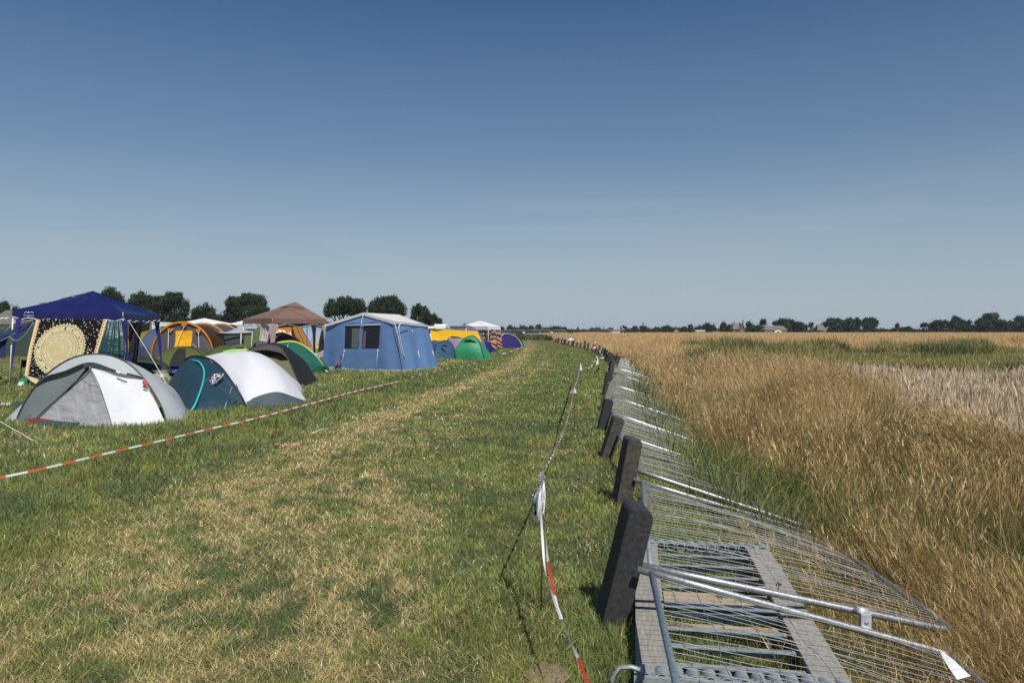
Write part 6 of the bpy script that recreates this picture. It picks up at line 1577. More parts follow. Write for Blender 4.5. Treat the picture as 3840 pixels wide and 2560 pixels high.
dome_tent('low dark olive tent half hidden behind the gazebo leg', (-13.0, 27.2, 0), 20, 1.15, 0.62, [fabric('dark_olive', (0.035, 0.045, 0.022), 0.7, 0.1)]*4, DPOLE)
# clothes on the grass at the far left
o = cloth_obj('olive_jacket', [[G(28, 1524, 0.05), G(60, 1507, 0.12), G(95, 1502, 0.10)], [G(26, 1534, 0.03), G(60, 1533, 0.06), G(90, 1528, 0.05)]], fabric('olive_drab', (0.05, 0.062, 0.035), 0.8, 0.05), nu=10, nv=16, wr=0.05, ws=4); tag(o, 'olive jacket lying crumpled on the grass left of the hoop tent', 'jacket')
o = cloth_obj('white_paper', [[G(4, 1510, 0.06), G(46, 1508, 0.06)], [G(2, 1518, 0.05), G(40, 1520, 0.05)]], PAPER, nu=5, nv=8, wr=0.02, ws=5); tag(o, 'white paper bag lying flat at the left edge', 'paper bag')
m = MB(); m.tube([W(-60, 1545, 11.6), W(0, 1580, 11.4), W(80, 1625, 10.9), G(168, 1677)], 0.006, 4); tag(build('guy_rope', m, GUY), 'pale guy rope running down into the grass at the left edge', 'guy rope')
m = MB(); m.tube([W(1190, 1395, 28.0), G(1238, 1432)], 0.010, 4); tag(build('guy_rope', m, solid('yellow_rope', (0.35, 0.33, 0.08), 0.8)), 'yellowish guy rope in front of the bottle green tent', 'guy rope')
# scattered small things on the grass left
o = cloth_obj('pink_towel', [[G(30, 1418, 0.1), G(60, 1416, 0.15), G(66, 1420, 0.1)], [G(30, 1424, 0.05), G(60, 1424, 0.06), G(66, 1426, 0.05)]], fabric('peach_towel', (0.55, 0.30, 0.20), 0.8, 0.1), nu=5, nv=10, wr=0.05); tag(o, 'peach coloured towel on the grass left of the green bag', 'towel')
o = cloth_obj('green_mat', [[G(-20, 1402, 0.25), G(0, 1408, 0.2)], [G(-20, 1425, 0.05), G(12, 1422, 0.03)]], BAGG, nu=5, nv=6, wr=0.04); tag(o, 'green cloth corner lying at the left edge of the photo', 'cloth')

# ---- background tents left
dome_g = fabric('dark_green_tent_wall', (0.045, 0.070, 0.055), 0.7, 0.2, 0.15, 2)
tf = thing('frame_tent', 'long dark green tent behind the navy drape', 'tent', (-31.5, 49, 0), TG)
pa, pb = Vector((-33.4, 47.5, 0)), Vector((-29.6, 48.2, 0)); pc, pd = Vector((-29.2, 52, 0)), Vector((-33.0, 51.5, 0))
for a, b in ((pa, pb), (pb, pc), (pc, pd), (pd, pa)): cloth_obj('wall', [[Z(a, 1.75), Z(b, 1.75)], [Z(a, 0), Z(b, 0)]], dome_g, tf, nu=8, nv=12, wr=0.03)
r0, r1 = Z((pa+pd)/2, 2.0), Z((pb+pc)/2, 2.0)
for a, b in ((pa, pb), (pd, pc)): cloth_obj('roof', [[Z(a, 1.76), Z(b, 1.76)], [r0, r1]], dome_g, tf, nu=6, nv=8, wr=0.02)
YG = fabric('yellow_green_flysheet', (0.20, 0.23, 0.02), 0.5, 0.3, 0.3, 3); YG2 = fabric('pale_lime_flysheet', (0.28, 0.33, 0.05), 0.5, 0.3, 0.3, 3)
dome_tent('yellow-green dome tent behind the right leg of the blue gazebo', (-23.1, 50, 0), 15, 2.5, 1.62, [YG, YG2, YG, YG2], AMB, 1.0, 0.8, polew=0.03)
CRM = fabric('cream_flysheet', (0.52, 0.50, 0.45), 0.7, 0.25, 0.2, 2)
hoop_tent('cream tunnel tent glimpsed under the blue gazebo edge', (-28.2, 60, 0), 60, [(0, 1.6, 2.35), (2.5, 1.5, 2.2), (4.0, 1.2, 1.6)], [CRM, CRM], poles=GUY)
dome_tent('navy dome tent behind the slate-grey tunnel tent', (-20.7, 46, 0), 15, 2.0, 1.85, [fabric('ink_blue_flysheet', (0.06, 0.09, 0.17), 0.55, 0.2, 0.3)]*4, DPOLE)
gazebo('white canopy peaked behind the slate-grey tunnel tent', [Vector((-24.0, 54, 0)), Vector((-21.2, 52.5, 0)), Vector((-19.8, 55.3, 0)), Vector((-22.6, 57, 0))], 1.85, 2.05, (-21.9, 54.7, 2.50), WHITEG, WHITEG)
gazebo('second white canopy, flatter, right of the peaked one', [Vector((-22.2, 60, 0)), Vector((-19.2, 58.5, 0)), Vector((-18.4, 61.5, 0)), Vector((-21.6, 63, 0))], 1.90, 2.12, (-20.9, 60.7, 2.50), WHITEG, WHITEG)
BEI = fabric('beige_flysheet', (0.36, 0.34, 0.28), 0.6, 0.25, 0.2, 3)
hoop_tent('beige tunnel tent with black hoops behind the awning', (-18.3, 50, 0), 10, [(0, 1.0, 1.95), (2.0, 1.0, 2.0)], [BEI, BEI], poles=BLK, polew=0.05)
dome_tent('white dome tent far behind the awning', (-19.0, 57, 0), 40, 2.0, 2.0, [WHITEF, CRM, WHITEF, CRM], None)
dome_tent('pale dome tent at the left edge beyond the drape', W(12, 1240, 70).to_2d().to_3d(), 0, 2.4, 1.95, [CRM, WHITEF, CRM, fabric('plum_flysheet', (0.12, 0.05, 0.11), 0.6, 0.2)], DPOLE)
for i, (px, Y, hh, mt, lb) in enumerate(((1225, 60, 1.9, 'stone', 'distant grey dome tent between gazebo and blue tent'), (640, 70, 2.1, 'ink', 'distant blue tent top left of the white canopies'))):
    dome_tent(lb, (((px-1920)/FPX)*Y, Y, 0), 20*i, 1.6, hh, [[GREYF, fabric('dull_blue_flysheet', (0.10, 0.16, 0.28), 0.6, 0.2)][i]]*4, DPOLE)

# ---- X cluster right of the blue tent
BT = fabric('denim_blue_flysheet', (0.045, 0.115, 0.205), 0.5, 0.15, 0.6, 4)
ht, HA = hoop_tent('small round denim-blue tent right of the frame tent', (-3.72, 42.6, 0), -38, [(0, 0.66, 1.05), (1.1, 0.62, 1.04), (1.9, 0.4, 0.6)], [BT, BT], poles=DPOLE, polew=0.016, e=0.62)
cloth_obj('door_flap', [[W(1653, 1297, 42.3), W(1666, 1292, 42.3), W(1679, 1297, 42.3)], [W(1653, 1299, 42.28), W(1666, 1300, 42.28), W(1679, 1299, 42.28)]], DKG, ht, nu=4, nv=6, wr=0.0)
EM = fabric('emerald_flysheet', (0.028, 0.27, 0.125), 0.5, 0.15, 0.3, 3)
te = thing('dome_tent', 'emerald green dome tent with a black pole and dark vent', 'tent', (-2.2, 43.2, 0), TG)
pk = W(1770, 1258, 43.0)
fl0 = crom([W(1709, 1348, 42.6), W(1712, 1310, 42.6), W(1730, 1280, 42.8), W(1750, 1264, 42.9), pk], 16)
rr0 = crom([Vector((-1.54, 42.4, 0)), W(1808, 1315, 42.5), W(1795, 1280, 42.7), W(1783, 1264, 42.9), pk], 16)
fl0[0].z = 0
m = MB(); m.grid(cloth([fl0, [a.lerp(b, 0.5)+Vector((0, -0.10*math.sin(math.pi*i/15), 0.02)) for i, (a, b) in enumerate(zip(fl0, rr0))], rr0], nu=14, nv=16, wr=0.012, smooth_v=True)); build('front_wall', m, EM, te)
rb0 = crom([Vector((-1.12, 43.9, 0)), W(1835, 1322, 43.9), W(1810, 1290, 43.8), W(1790, 1268, 43.5), pk+Vector((0.02, 0.1, 0))], 16)
m = MB(); m.grid(cloth([rr0, rb0], nu=10, nv=16, wr=0.012)); build('side_wall', m, EM, te)
bb0 = crom([Vector((-3.0, 45.2, 0)), Vector((-2.6, 44.7, 0.7)), pk+Vector((0, 0.3, 0))], 16)
m = MB(); m.grid(cloth([rb0, bb0, fl0], nu=14, nv=16, wr=0.012)); build('rear_wall', m, EM, te)
pole('pole', [p+Vector((0, -.02, .015)) for p in rr0], 0.02, DPOLE, te); pole('pole', [p+Vector((0, -.02, .015)) for p in fl0[5:]], 0.016, DPOLE, te)
cloth_obj('vent_hood', [[W(1735, 1277, 42.65), W(1760, 1272, 42.6), W(1790, 1281, 42.6)], [W(1740, 1279, 42.63), W(1765, 1282, 42.58), W(1788, 1282, 42.58)]], DKG, te, nu=4, nv=10, wr=0.0)
LIL2 = fabric('lilac_flysheet', (0.23, 0.20, 0.25), 0.6, 0.2, 0.2)
tl_ = thing('dome_tent', 'grey-lilac tent between the round blue and emerald tents', 'tent', (-3.2, 45.5, 0), TG)
cloth_obj('front_wall', [[W(1678, 1300, 44.5), W(1684, 1263, 44.7), W(1700, 1268, 44.8), W(1740, 1266, 45.0)], [W(1706, 1345, 44.2), W(1708, 1320, 44.3), W(1712, 1310, 44.3), W(1740, 1345, 44.5)]], LIL2, tl_, nu=8, nv=18, wr=0.01)
cloth_obj('roof', [[W(1672, 1310, 44.6), W(1684, 1263, 44.7), W(1740, 1266, 45.0), W(1800, 1275, 45.4)], [Vector((-4.0, 46.5, 0)), Vector((-3.7, 46.5, 0.95)), Vector((-2.8, 46.6, 0.95)), Vector((-1.8, 46.5, 0))]], LIL2, tl_, nu=8, nv=18, wr=0.01)
YT = fabric('yellow_tarpaulin', (0.82, 0.47, 0.015), 0.55, 0.22, 0.12, 1.5)
ty_ = thing('tarp_shelter', 'bright yellow tarpaulin stretched over a ridge behind the emerald tent', 'tarp', (-3.4, 48.5, 0))
cloth_obj('tarp_sheet', [[W(1613, 1237, 49), W(1636, 1243, 49), W(1670, 1235.5, 49), W(1730, 1239, 48.8), W(1789, 1241, 48.5)], [W(1618, 1262, 47.6), W(1650, 1260, 47.6), W(1672, 1256, 47.6), W(1730, 1258, 47.4), W(1798, 1260, 47.2)], [W(1620, 1283, 46.6), W(1650, 1282, 46.6), W(1680, 1278, 46.6), W(1730, 1282, 46.4), W(1806, 1281, 46.2)]], YT, ty_, nu=14, nv=30, wr=0.02, ws=1.2, smooth_v=True)
cloth_obj('tarp_sheet', [[W(1613, 1237, 49), W(1670, 1235.5, 49), W(1789, 1241, 48.5)], [Vector((-5.2, 51.5, 0.7)), Vector((-4.2, 51.5, 0.8)), Vector((-2.2, 51, 0.7))]], YT, ty_, nu=8, nv=16, wr=0.02)
dome_tent('green tent corner between blue frame tent and yellow tarpaulin', (-5.6, 46.5, 0), 15, 1.25, 1.42, [EM]*4, None)
AWB = fabric('charcoal_awning', (0.06, 0.065, 0.075), 0.6, 0.1, 0.3)
gl, GH = hoop_tent('blue-lilac tunnel tent with charcoal awning left of the white gazebo', (-3.15, 53.5, 0), -14, [(0, 1.42, 1.98), (2.2, 1.3, 1.95), (3.4, 0.9, 1.3)], [fabric('blue_lilac_flysheet', (0.13, 0.15, 0.25), 0.7, 0.15, 0.3, spec=0.15), fabric('lilac_front_wall', (0.14, 0.15, 0.25), 0.7, 0.15, 0.3, spec=0.15)], poles=None, e=1.15)
cloth_obj('awning_sheet', [[W(1686, 1222, 52), W(1748, 1223, 52)], [W(1690, 1232, 50.8), W(1747, 1231, 50.8)]], AWB, gl, nu=6, nv=10, wr=0.02)
m = MB(); m.tube([W(1748, 1231, 50.7), W(1748, 1262, 50.6)], 0.025, 5); build('awning_pole', m, WPOLE, gl)
gw, _ = gazebo('white pop-up gazebo with a patterned curtain right of the blue tent', [Vector((-4.35, 64.5, 0)), Vector((-1.9, 61.5, 0)), Vector((-0.98, 64.2, 0)), Vector((-3.2, 67.2, 0))], 1.68, 1.96, (-2.69, 64, 2.44), WHITEG, WHITEG)
PAT, nt, out = newmat('striped_batik_cloth'); L = nt.links
p = N(nt, 'ShaderNodeBsdfPrincipled'); p.inputs['Roughness'].default_value = 0.9; tcn = N(nt, 'ShaderNodeTexCoord'); wv = N(nt, 'ShaderNodeTexWave'); wv.inputs['Scale'].default_value = 0.9; wv.inputs['Distortion'].default_value = 9; wv.inputs['Detail'].default_value = 3; wv.bands_direction = 'Z'
L.new(tcn.outputs['Object'], wv.inputs[0]); r1 = N(nt, 'ShaderNodeValToRGB'); r1.color_ramp.elements[0].position = 0.35; r1.color_ramp.elements[1].position = 0.55; r1.color_ramp.elements[0].color = (0.03, 0.015, 0.015, 1); r1.color_ramp.elements[1].color = (0.48, 0.22, 0.17, 1)
L.new(wv.outputs['Fac'], r1.inputs[0]); L.new(r1.outputs[0], p.inputs['Base Color']); L.new(p.outputs[0], out.inputs['Surface'])
o = cloth_obj('patterned_curtain', [[W(1844, 1232, 61.5), W(1862, 1242, 62.5), W(1878, 1243, 63.8)], [W(1836, 1270, 61.3), W(1862, 1272, 62.4), W(1881, 1272, 63.6)], [W(1848, 1304, 61.2), W(1865, 1306, 62.3), W(1883, 1306, 63.5)]], PAT, nu=18, nv=16, wr=0.08, ws=1.5, fold=0.05, nf=2); tag(o, 'red-brown batik cloth hung on the right side of the white gazebo', 'curtain')
o = cloth_obj('patterned_curtain', [[W(1815, 1233, 62.0), W(1824, 1233, 62.2)], [W(1811, 1252, 61.9), W(1822, 1260, 62.1)], [W(1812, 1275, 61.9), W(1818, 1276, 62.1)]], PAT, nu=12, nv=8, wr=0.06); tag(o, 'narrow red-brown cloth hung mid front of the white gazebo', 'curtain')
PP = fabric('violet_flysheet', (0.024, 0.018, 0.115), 0.7, 0.10, 0.3, 3, spec=0.15)
tpu = thing('dome_tent', 'small violet tent in front of the white gazebo', 'tent', (-1.9, 56, 0), TG)
a = crom([G(1790, 1325), W(1800, 1290, 55.5), W(1818, 1279, 55.5), W(1834, 1283, 55.3), W(1842, 1323, 54.9)], 18); g_ = crom([G(1800, 1330), G(1842, 1326)], 18)
m = MB(); m.grid(cloth([a, g_], nu=8, nv=18, wr=0.02)); build('front_wall', m, PP, tpu)
b = crom([W(1834, 1283, 55.3), W(1850, 1304, 55.5), G(1870, 1323)], 10); c = crom([W(1841, 1300, 55.1), W(1843, 1315, 55.0), G(1844, 1324)], 10)
m = MB(); m.grid(cloth([b, c], nu=6, nv=10, wr=0.01)); build('side_wing', m, PP, tpu)
m = MB(); m.grid(cloth([a, crom([Vector((-3.0, 58, 0)), Vector((-2.2, 58, .6)), Vector((-1.0, 58, 0))], 18)], nu=8, nv=18, wr=0.02)); build('rear_wall', m, PP, tpu)
dome_tent('violet and teal dome tent right of the white gazebo', (-0.55, 72, 0), 20, 1.7, 1.30, [PP, fabric('teal_flysheet', (0.02, 0.22, 0.20), 0.5, 0.15), PP, PP], WTR, 1.0, 0.9, polew=0.014)
dome_tent('low teal tent with a black pole at the right end of the camp', (0.12, 76, 0), 50, 1.05, 0.85, [fabric('teal_flysheet', (0.02, 0.22, 0.20), 0.5, 0.15)]*4, BLK, polew=0.04)
dome_tent('dark tent peak behind the violet and teal tent', (-0.9, 82, 0), 10, 1.9, 1.55, [AUB]*4, BLK, polew=0.04)
dome_tent('dark blue tent half behind the white gazebo', (-4.6, 70, 0), 10, 1.6, 1.5, [fabric('navy_door', (0.05, 0.06, 0.14), 0.6, 0.1)]*4, DPOLE)
m = MB(); c = G(1955, 1286); m.tube([c, c+Vector((0.1, 0, 0.12))], [0.25, 0.1], 8); tag(build('orange_bag', m, fabric('orange_white_bag', (0.75, 0.35, 0.2), 0.6, 0.1)), 'small orange-white bag alone on the far lawn', 'bag')
# camper van behind the tents
cv = thing('camper_van', 'white camper van standing behind the yellow tarpaulin', 'van', (-6.6, 72, 0))
WV = solid('white_van_paint', (0.75, 0.76, 0.78), 0.3, 0, 0, 5, 0.03); GLS = solid('dark_car_glass', (0.02, 0.025, 0.03), 0.08); TYR = solid('tyre_rubber', (0.02, 0.02, 0.02), 0.8)
m = MB(); m.box((-6.75, 73.2, 1.35), (1.15, 2.2, 1.75), bevel=0.10); m.box((-6.62, 72.2, 1.95), (1.02, 2.8, 0.46), bevel=0.12); build('body', m, WV, cv)
m = MB(); m.box((-7.35, 72.4, 1.28), (1.0, 1.6, 1.5), bevel=0.12); build('cab', m, WV, cv)
m = MB(); m.box((-7.35, 71.56, 1.62), (0.8, 0.04, 0.38), bevel=0.01); m.box((-7.12, 71.58, 1.62), (0.25, 0.04, 0.34)); build('windscreen', m, GLS, cv)
for x in (-7.75, -6.3):
    for y in (71.9, 74.0):
        m = MB(); m.tube([(x-0.08, y, 0.33), (x+0.08, y, 0.33)], 0.33, 16); build('wheel', m, TYR, cv)

# ---- a bare-shouldered person standing behind the tunnel tent
SKIN = solid('sunburnt_skin', (0.50, 0.24, 0.16), 0.6, 0, 0, 8, 0.05)
def person(label, loc, h, hair, shirt):
    s = h/1.8; L_ = Vector(loc); t = thing('person', label, 'person', loc)
    J = [((0, 0, .95), .13), ((0, 0, 1.15), .12), ((0, 0, 1.38), .15), ((0, -.01, 1.50), .07), ((0, -.015, 1.56), .055), ((0, -.02, 1.64), .085), ((0, -.02, 1.73), .085),
         ((.18, 0, 1.42), .06), ((.23, .02, 1.15), .045), ((.24, -.05, .92), .035), ((.24, -.08, .84), .03), ((-.18, 0, 1.42), .06), ((-.23, .02, 1.15), .045), ((-.24, -.05, .92), .035), ((-.24, -.08, .84), .03),
         ((.10, 0, .85), .10), ((.11, -.02, .48), .065), ((.12, .02, .09), .045), ((.12, -.12, .03), .035), ((-.10, 0, .85), .10), ((-.11, -.02, .48), .065), ((-.12, .02, .09), .045), ((-.12, -.12, .03), .035)]
    E = [(0, 1), (1, 2), (2, 3), (3, 4), (4, 5), (5, 6), (2, 7), (7, 8), (8, 9), (9, 10), (2, 11), (11, 12), (12, 13), (13, 14), (0, 15), (15, 16), (16, 17), (17, 18), (0, 19), (19, 20), (20, 21), (21, 22)]
    me = bpy.data.meshes.new('body'); me.from_pydata([Vector(j[0])*s for j in J], E, []); o = bpy.data.objects.new('body', me); COL.objects.link(o); o.parent = t
    md = o.modifiers.new('skin', 'SKIN'); sv = me.skin_vertices[0].data
    for i, j in enumerate(J): sv[i].radius = (j[1]*s, j[1]*s*0.8)
    sv[0].use_root = True; o.modifiers.new('sub', 'SUBSURF').levels = 1; me.materials.append(SKIN)
    m = MB(); rows = []
    for f in np.linspace(0, 1, 6):
        a = f*math.pi*0.55; rows.append([L_+Vector((math.cos(q)*0.095*math.sin(a)*s, (-.01+math.sin(q)*0.105*math.sin(a))*s, (1.70+0.115*math.cos(a))*s)) for q in np.linspace(0, 2*math.pi, 17)])
    m.grid(rows); build('hair', m, hair, t)
    m = MB(); rows = []
    for z, r_ in ((1.0, .155), (1.05, .15), (.9, .17), (.6, .19)):
        rows.append([L_+Vector((math.cos(q)*r_*s, math.sin(q)*r_*0.8*s, z*s)) for q in np.linspace(0, 2*math.pi, 17)])
    rows = [rows[1], rows[0], rows[2], rows[3]]; m.grid(rows); build('shorts', m, shirt, t)
    return t
person('bare-shouldered person standing behind the slate-grey tunnel tent', ((627-1920)/FPX*52, 52, 0), 1.86, solid('brown_hair', (0.08, 0.045, 0.025), 0.7), PUR)
# ================================================================== trees, houses, far things
def lobes_points(rg, lobes, leaf, dens=1.0):
    """leaf centres and outward directions spread through a set of ellipsoidal clumps"""
    P = []; Nn = []
    for (cx, cy, cz, rx, ry, rz) in lobes:
        area = 4*math.pi*((rx*ry)**1.6/3+(rx*rz)**1.6/3+(ry*rz)**1.6/3)**(1/1.6)
        n = max(30, int(dens*area/(leaf*leaf)*1.0))
        d = rg.normal(size=(n, 3)); d /= np.linalg.norm(d, axis=1)[:, None]
        r = rg.uniform(0.25, 1.0, n)**0.45*(1+0.10*np.sin(d[:, 0]*7+cx)+0.10*np.sin(d[:, 2]*9+cz))
        P.append(np.stack([cx+d[:, 0]*rx*r, cy+d[:, 1]*ry*r, cz+d[:, 2]*rz*r], 1)); Nn.append(d)
    return np.concatenate(P), np.concatenate(Nn)

def leaf_mesh(rg, P, Nn, leaf, col, name, parent, org, upright=0.0, mat=None):
    n = len(P)
    nn = Nn+rg.normal(0, 0.7, (n, 3)); nn /= np.linalg.norm(nn, axis=1)[:, None]
    a = np.cross(nn, rg.normal(size=(n, 3))); a /= np.linalg.norm(a, axis=1)[:, None]+1e-9
    if upright: 
        a = a*(1-upright)+np.array([0, 0, 1.0])*upright; a /= np.linalg.norm(a, axis=1)[:, None]
    b = np.cross(nn, a)
    L_ = leaf*rg.uniform(0.6, 1.3, n)[:, None]
    V = np.stack([P-a*L_*0.55, P+b*L_*0.40, P+a*L_*0.75, P-b*L_*0.40], 1).reshape(-1, 3)-np.array(org)
    V[:, 2] = np.maximum(V[:, 2], 0.02)
    F = np.arange(4*n).reshape(-1, 4)
    c = np.array(col)[rg.integers(0, len(col), n)]*rg.uniform(0.7, 1.3, (n, 1))
    return array_mesh(name, V, F, np.repeat(c, 4, 0), mat or LEAF, parent)

BARK = solid('tree_bark', (0.07, 0.055, 0.042), 0.95, 0, 0.6, 6)
DARKL = [(0.026, 0.044, 0.018), (0.042, 0.066, 0.024), (0.018, 0.030, 0.016)]
MIDL = [(0.040, 0.062, 0.026), (0.055, 0.080, 0.030), (0.030, 0.048, 0.022)]
TREEG = 'trees along the horizon'
def tree(label, px, top, hw, Y, kind='round', col=DARKL, cat='tree', seed=None, base=0.25, group=TREEG):
    """px centre, top pixel, half width in photo pixels, at distance Y"""
    rg = np.random.default_rng(seed if seed is not None else int(px*7+top*13) % 100000)
    x = (px-1920)/FPX*Y; H = CAMH-(top-1240)/FPX*Y; w = hw/FPX*Y
    H = max(H, 1.5)
    t = thing('leafy_tree', label, cat, (x, Y, 0), group)
    leaf = max(0.20, 0.00125*Y)
    if H < 3.0 and cat == 'tree' and kind != 'conifer': kind = 'round'
    lob = []
    if kind == 'round':
        nl = int(8+rg.integers(0, 5))
        lob.append((x+rg.normal(0, 0.06*w), Y, H*0.50, w*0.66, w*0.7, H*0.38))
        for k in range(nl):
            a = math.pi*(k+0.5)/nl+rg.normal(0, 0.16); rr = rg.uniform(0.85, 1.12)
            lob.append((x+math.cos(a)*w*0.72*rr, Y+rg.normal(0, w*0.3), H*0.46+math.sin(a)*H*0.36*rr, w*rg.uniform(0.17, 0.36), w*0.4, H*rg.uniform(0.10, 0.19)))
        lob.append((x, Y, H*0.25, w*0.85, w*0.6, H*0.24))
    elif kind == 'open':      # high crown, gaps and branches showing below
        nl = 11
        for k in range(nl):
            a = rg.uniform(0, math.pi); r_ = rg.uniform(0.2, 0.75)
            lob.append((x+math.cos(a)*w*r_, Y+rg.normal(0, w*0.3), H*0.62+math.sin(a)*H*0.28*r_/0.75, w*0.27*rg.uniform(0.8, 1.3), w*0.3, H*0.11*rg.uniform(0.8, 1.4)))
        lob.append((x-w*0.5, Y, H*0.18, w*0.35, w*0.4, H*0.18)); lob.append((x+w*0.45, Y+1, H*0.15, w*0.4, w*0.4, H*0.15))
    elif kind == 'umbrella':  # wind-trimmed flat-bottomed dome
        for k in range(13):
            u = -0.85+1.7*(k+0.5)/13
            hh = math.sqrt(max(0, 1-u*u))
            lob.append((x+u*w, Y+rg.normal(0, w*0.25), H*(0.50+0.30*hh)+rg.normal(0, H*0.015), w*0.19*rg.uniform(0.9, 1.2), w*0.3, H*(0.10+0.12*hh)))
            lob.append((x+u*w*0.9, Y+rg.normal(0, w*0.35), H*(0.50+0.16*hh), w*0.15, w*0.3, H*0.11))
        for k in range(4): lob.append((x+rg.uniform(-0.9, 0.9)*w, Y, H*0.15, w*0.25, w*0.3, H*0.16))
    elif kind == 'conifer':
        for k in range(7):
            f = k/6; lob.append((x+rg.normal(0, 0.05*w), Y, H*(0.12+0.80*f), w*(1-0.85*f), w*(1-0.85*f), H*0.10))
    elif kind == 'hedge':
        nl = max(4, int(w/2)+3)
        for k in range(nl):
            u = -1+2*(k+0.5)/nl; hh = H*rg.uniform(0.36, 0.46)
            lob.append((x+u*w, Y+rg.normal(0, 1), hh, w*1.2/nl*1.2+0.5, 1.5, hh*1.1))
    P, Nn = lobes_points(rg, lob, leaf, 2.3 if kind not in ('open', 'umbrella') else 1.9)
    # ragged twigs standing proud of the outline
    k = rg.integers(0, len(P), int(len(P)*0.10)); P2 = P[k]+Nn[k]*leaf*rg.uniform(0.4, 2.6, (len(k), 1))
    P = np.concatenate([P, P2]); Nn = np.concatenate([Nn, Nn[k]])
    leaf_mesh(rg, P, Nn, leaf, col, 'crown', t, (x, Y, 0))
    m = MB(); tr = max(0.12, H*0.028)
    if kind in ('open', 'umbrella'):
        for k in range(5):
            u = -0.65+1.3*k/4+rg.normal(0, 0.05); bx = x+u*w*0.55
            top_ = Vector((x+u*w, Y, H*0.66)); 
            m.tube(crom([Vector((bx, Y, -0.1)), Vector((bx+rg.normal(0, 0.3), Y, H*0.22)), Vector((x+u*w*0.8+rg.normal(0, 0.4), Y, H*0.42)), top_], 8), [tr*(1-0.09*i) for i in range(8)], 6)
            m.tube([Vector((x+u*w*0.8, Y, H*0.40)), top_+Vector((w*0.2, 0, 0))], tr*0.4, 5); m.tube([Vector((x+u*w*0.75, Y, H*0.38)), top_+Vector((-w*0.2, 0, 0))], tr*0.4, 5)
    else:
        m.tube([Vector((x, Y, -0.1)), Vector((x+0.1, Y, H*0.3)), Vector((x, Y, H*0.75))], [tr, tr*0.7, tr*0.25], 6)
        for k in range(4):
            a = rg.uniform(0, 6.28); m.tube([Vector((x, Y, H*(0.25+0.1*k))), Vector((x+math.cos(a)*w*0.5, Y+math.sin(a)*w*0.4, H*(0.45+0.1*k)))], [tr*0.45, tr*0.15], 5)
    build('trunk', m, BARK, t)
    return t

# left group, about 150 m away
LT = [
 (12, 1132, 48, 150, 'round', 'tree behind the roof of the grey barn at the left edge'),
 (62, 1140, 26, 155, 'open', 'smaller tree right of the one behind the barn roof'),
 (175, 1126, 30, 150, 'round', 'low tree just showing over the left slope of the blue gazebo'),
 (245, 1114, 36, 152, 'open', 'treetop over the blue gazebo left of its peak'),
 (402, 1074, 66, 150, 'round', 'broad dark tree rising behind the peak of the blue gazebo'),
 (470, 1112, 40, 148, 'open', 'lower tree right behind the gazebo roof, left of the twin dark trees'),
 (553, 1087, 74, 150, 'round', 'left of the two large dark trees right of the blue gazebo'),
 (662, 1084, 56, 150, 'round', 'right and taller of the twin dark trees right of the blue gazebo'),
 (768, 1139, 52, 155, 'round', 'lower tree between the twin dark trees and the big rounded one'),
 (845, 1150, 40, 152, 'hedge', 'bushy tree left at the foot of the big rounded tree'),
 (930, 1093, 94, 152, 'round', 'biggest rounded tree left of the brown gazebo'),
 (1052, 1142, 26, 160, 'open', 'thin treetop over the left slope of the brown gazebo'),
 (1298, 1113, 84, 165, 'umbrella', 'left half of the flat-topped windswept pair behind the frame tent'),
 (1452, 1111, 74, 165, 'umbrella', 'right half of the flat-topped windswept pair behind the frame tent'),
 (1578, 1134, 48, 160, 'round', 'upright dark tree right of the windswept pair'),
 (1626, 1172, 32, 158, 'round', 'shorter bushy tree touching the upright dark tree'),
]
for px, top, hw, Y, kd, lb in LT: tree(lb, px, top, hw, Y, kd)
for px, hw, lb in ((300, 120, 'low hedge behind the blue gazebo legs'), (700, 130, 'low hedge under the twin dark trees'), (1150, 120, 'low hedge behind the brown gazebo'), (1480, 120, 'low hedge behind the frame tent roof')):
    tree(lb, px, {700: 1162, 300: 1178}.get(px, 1186), hw, 170, 'hedge', cat='hedge', group='hedges')
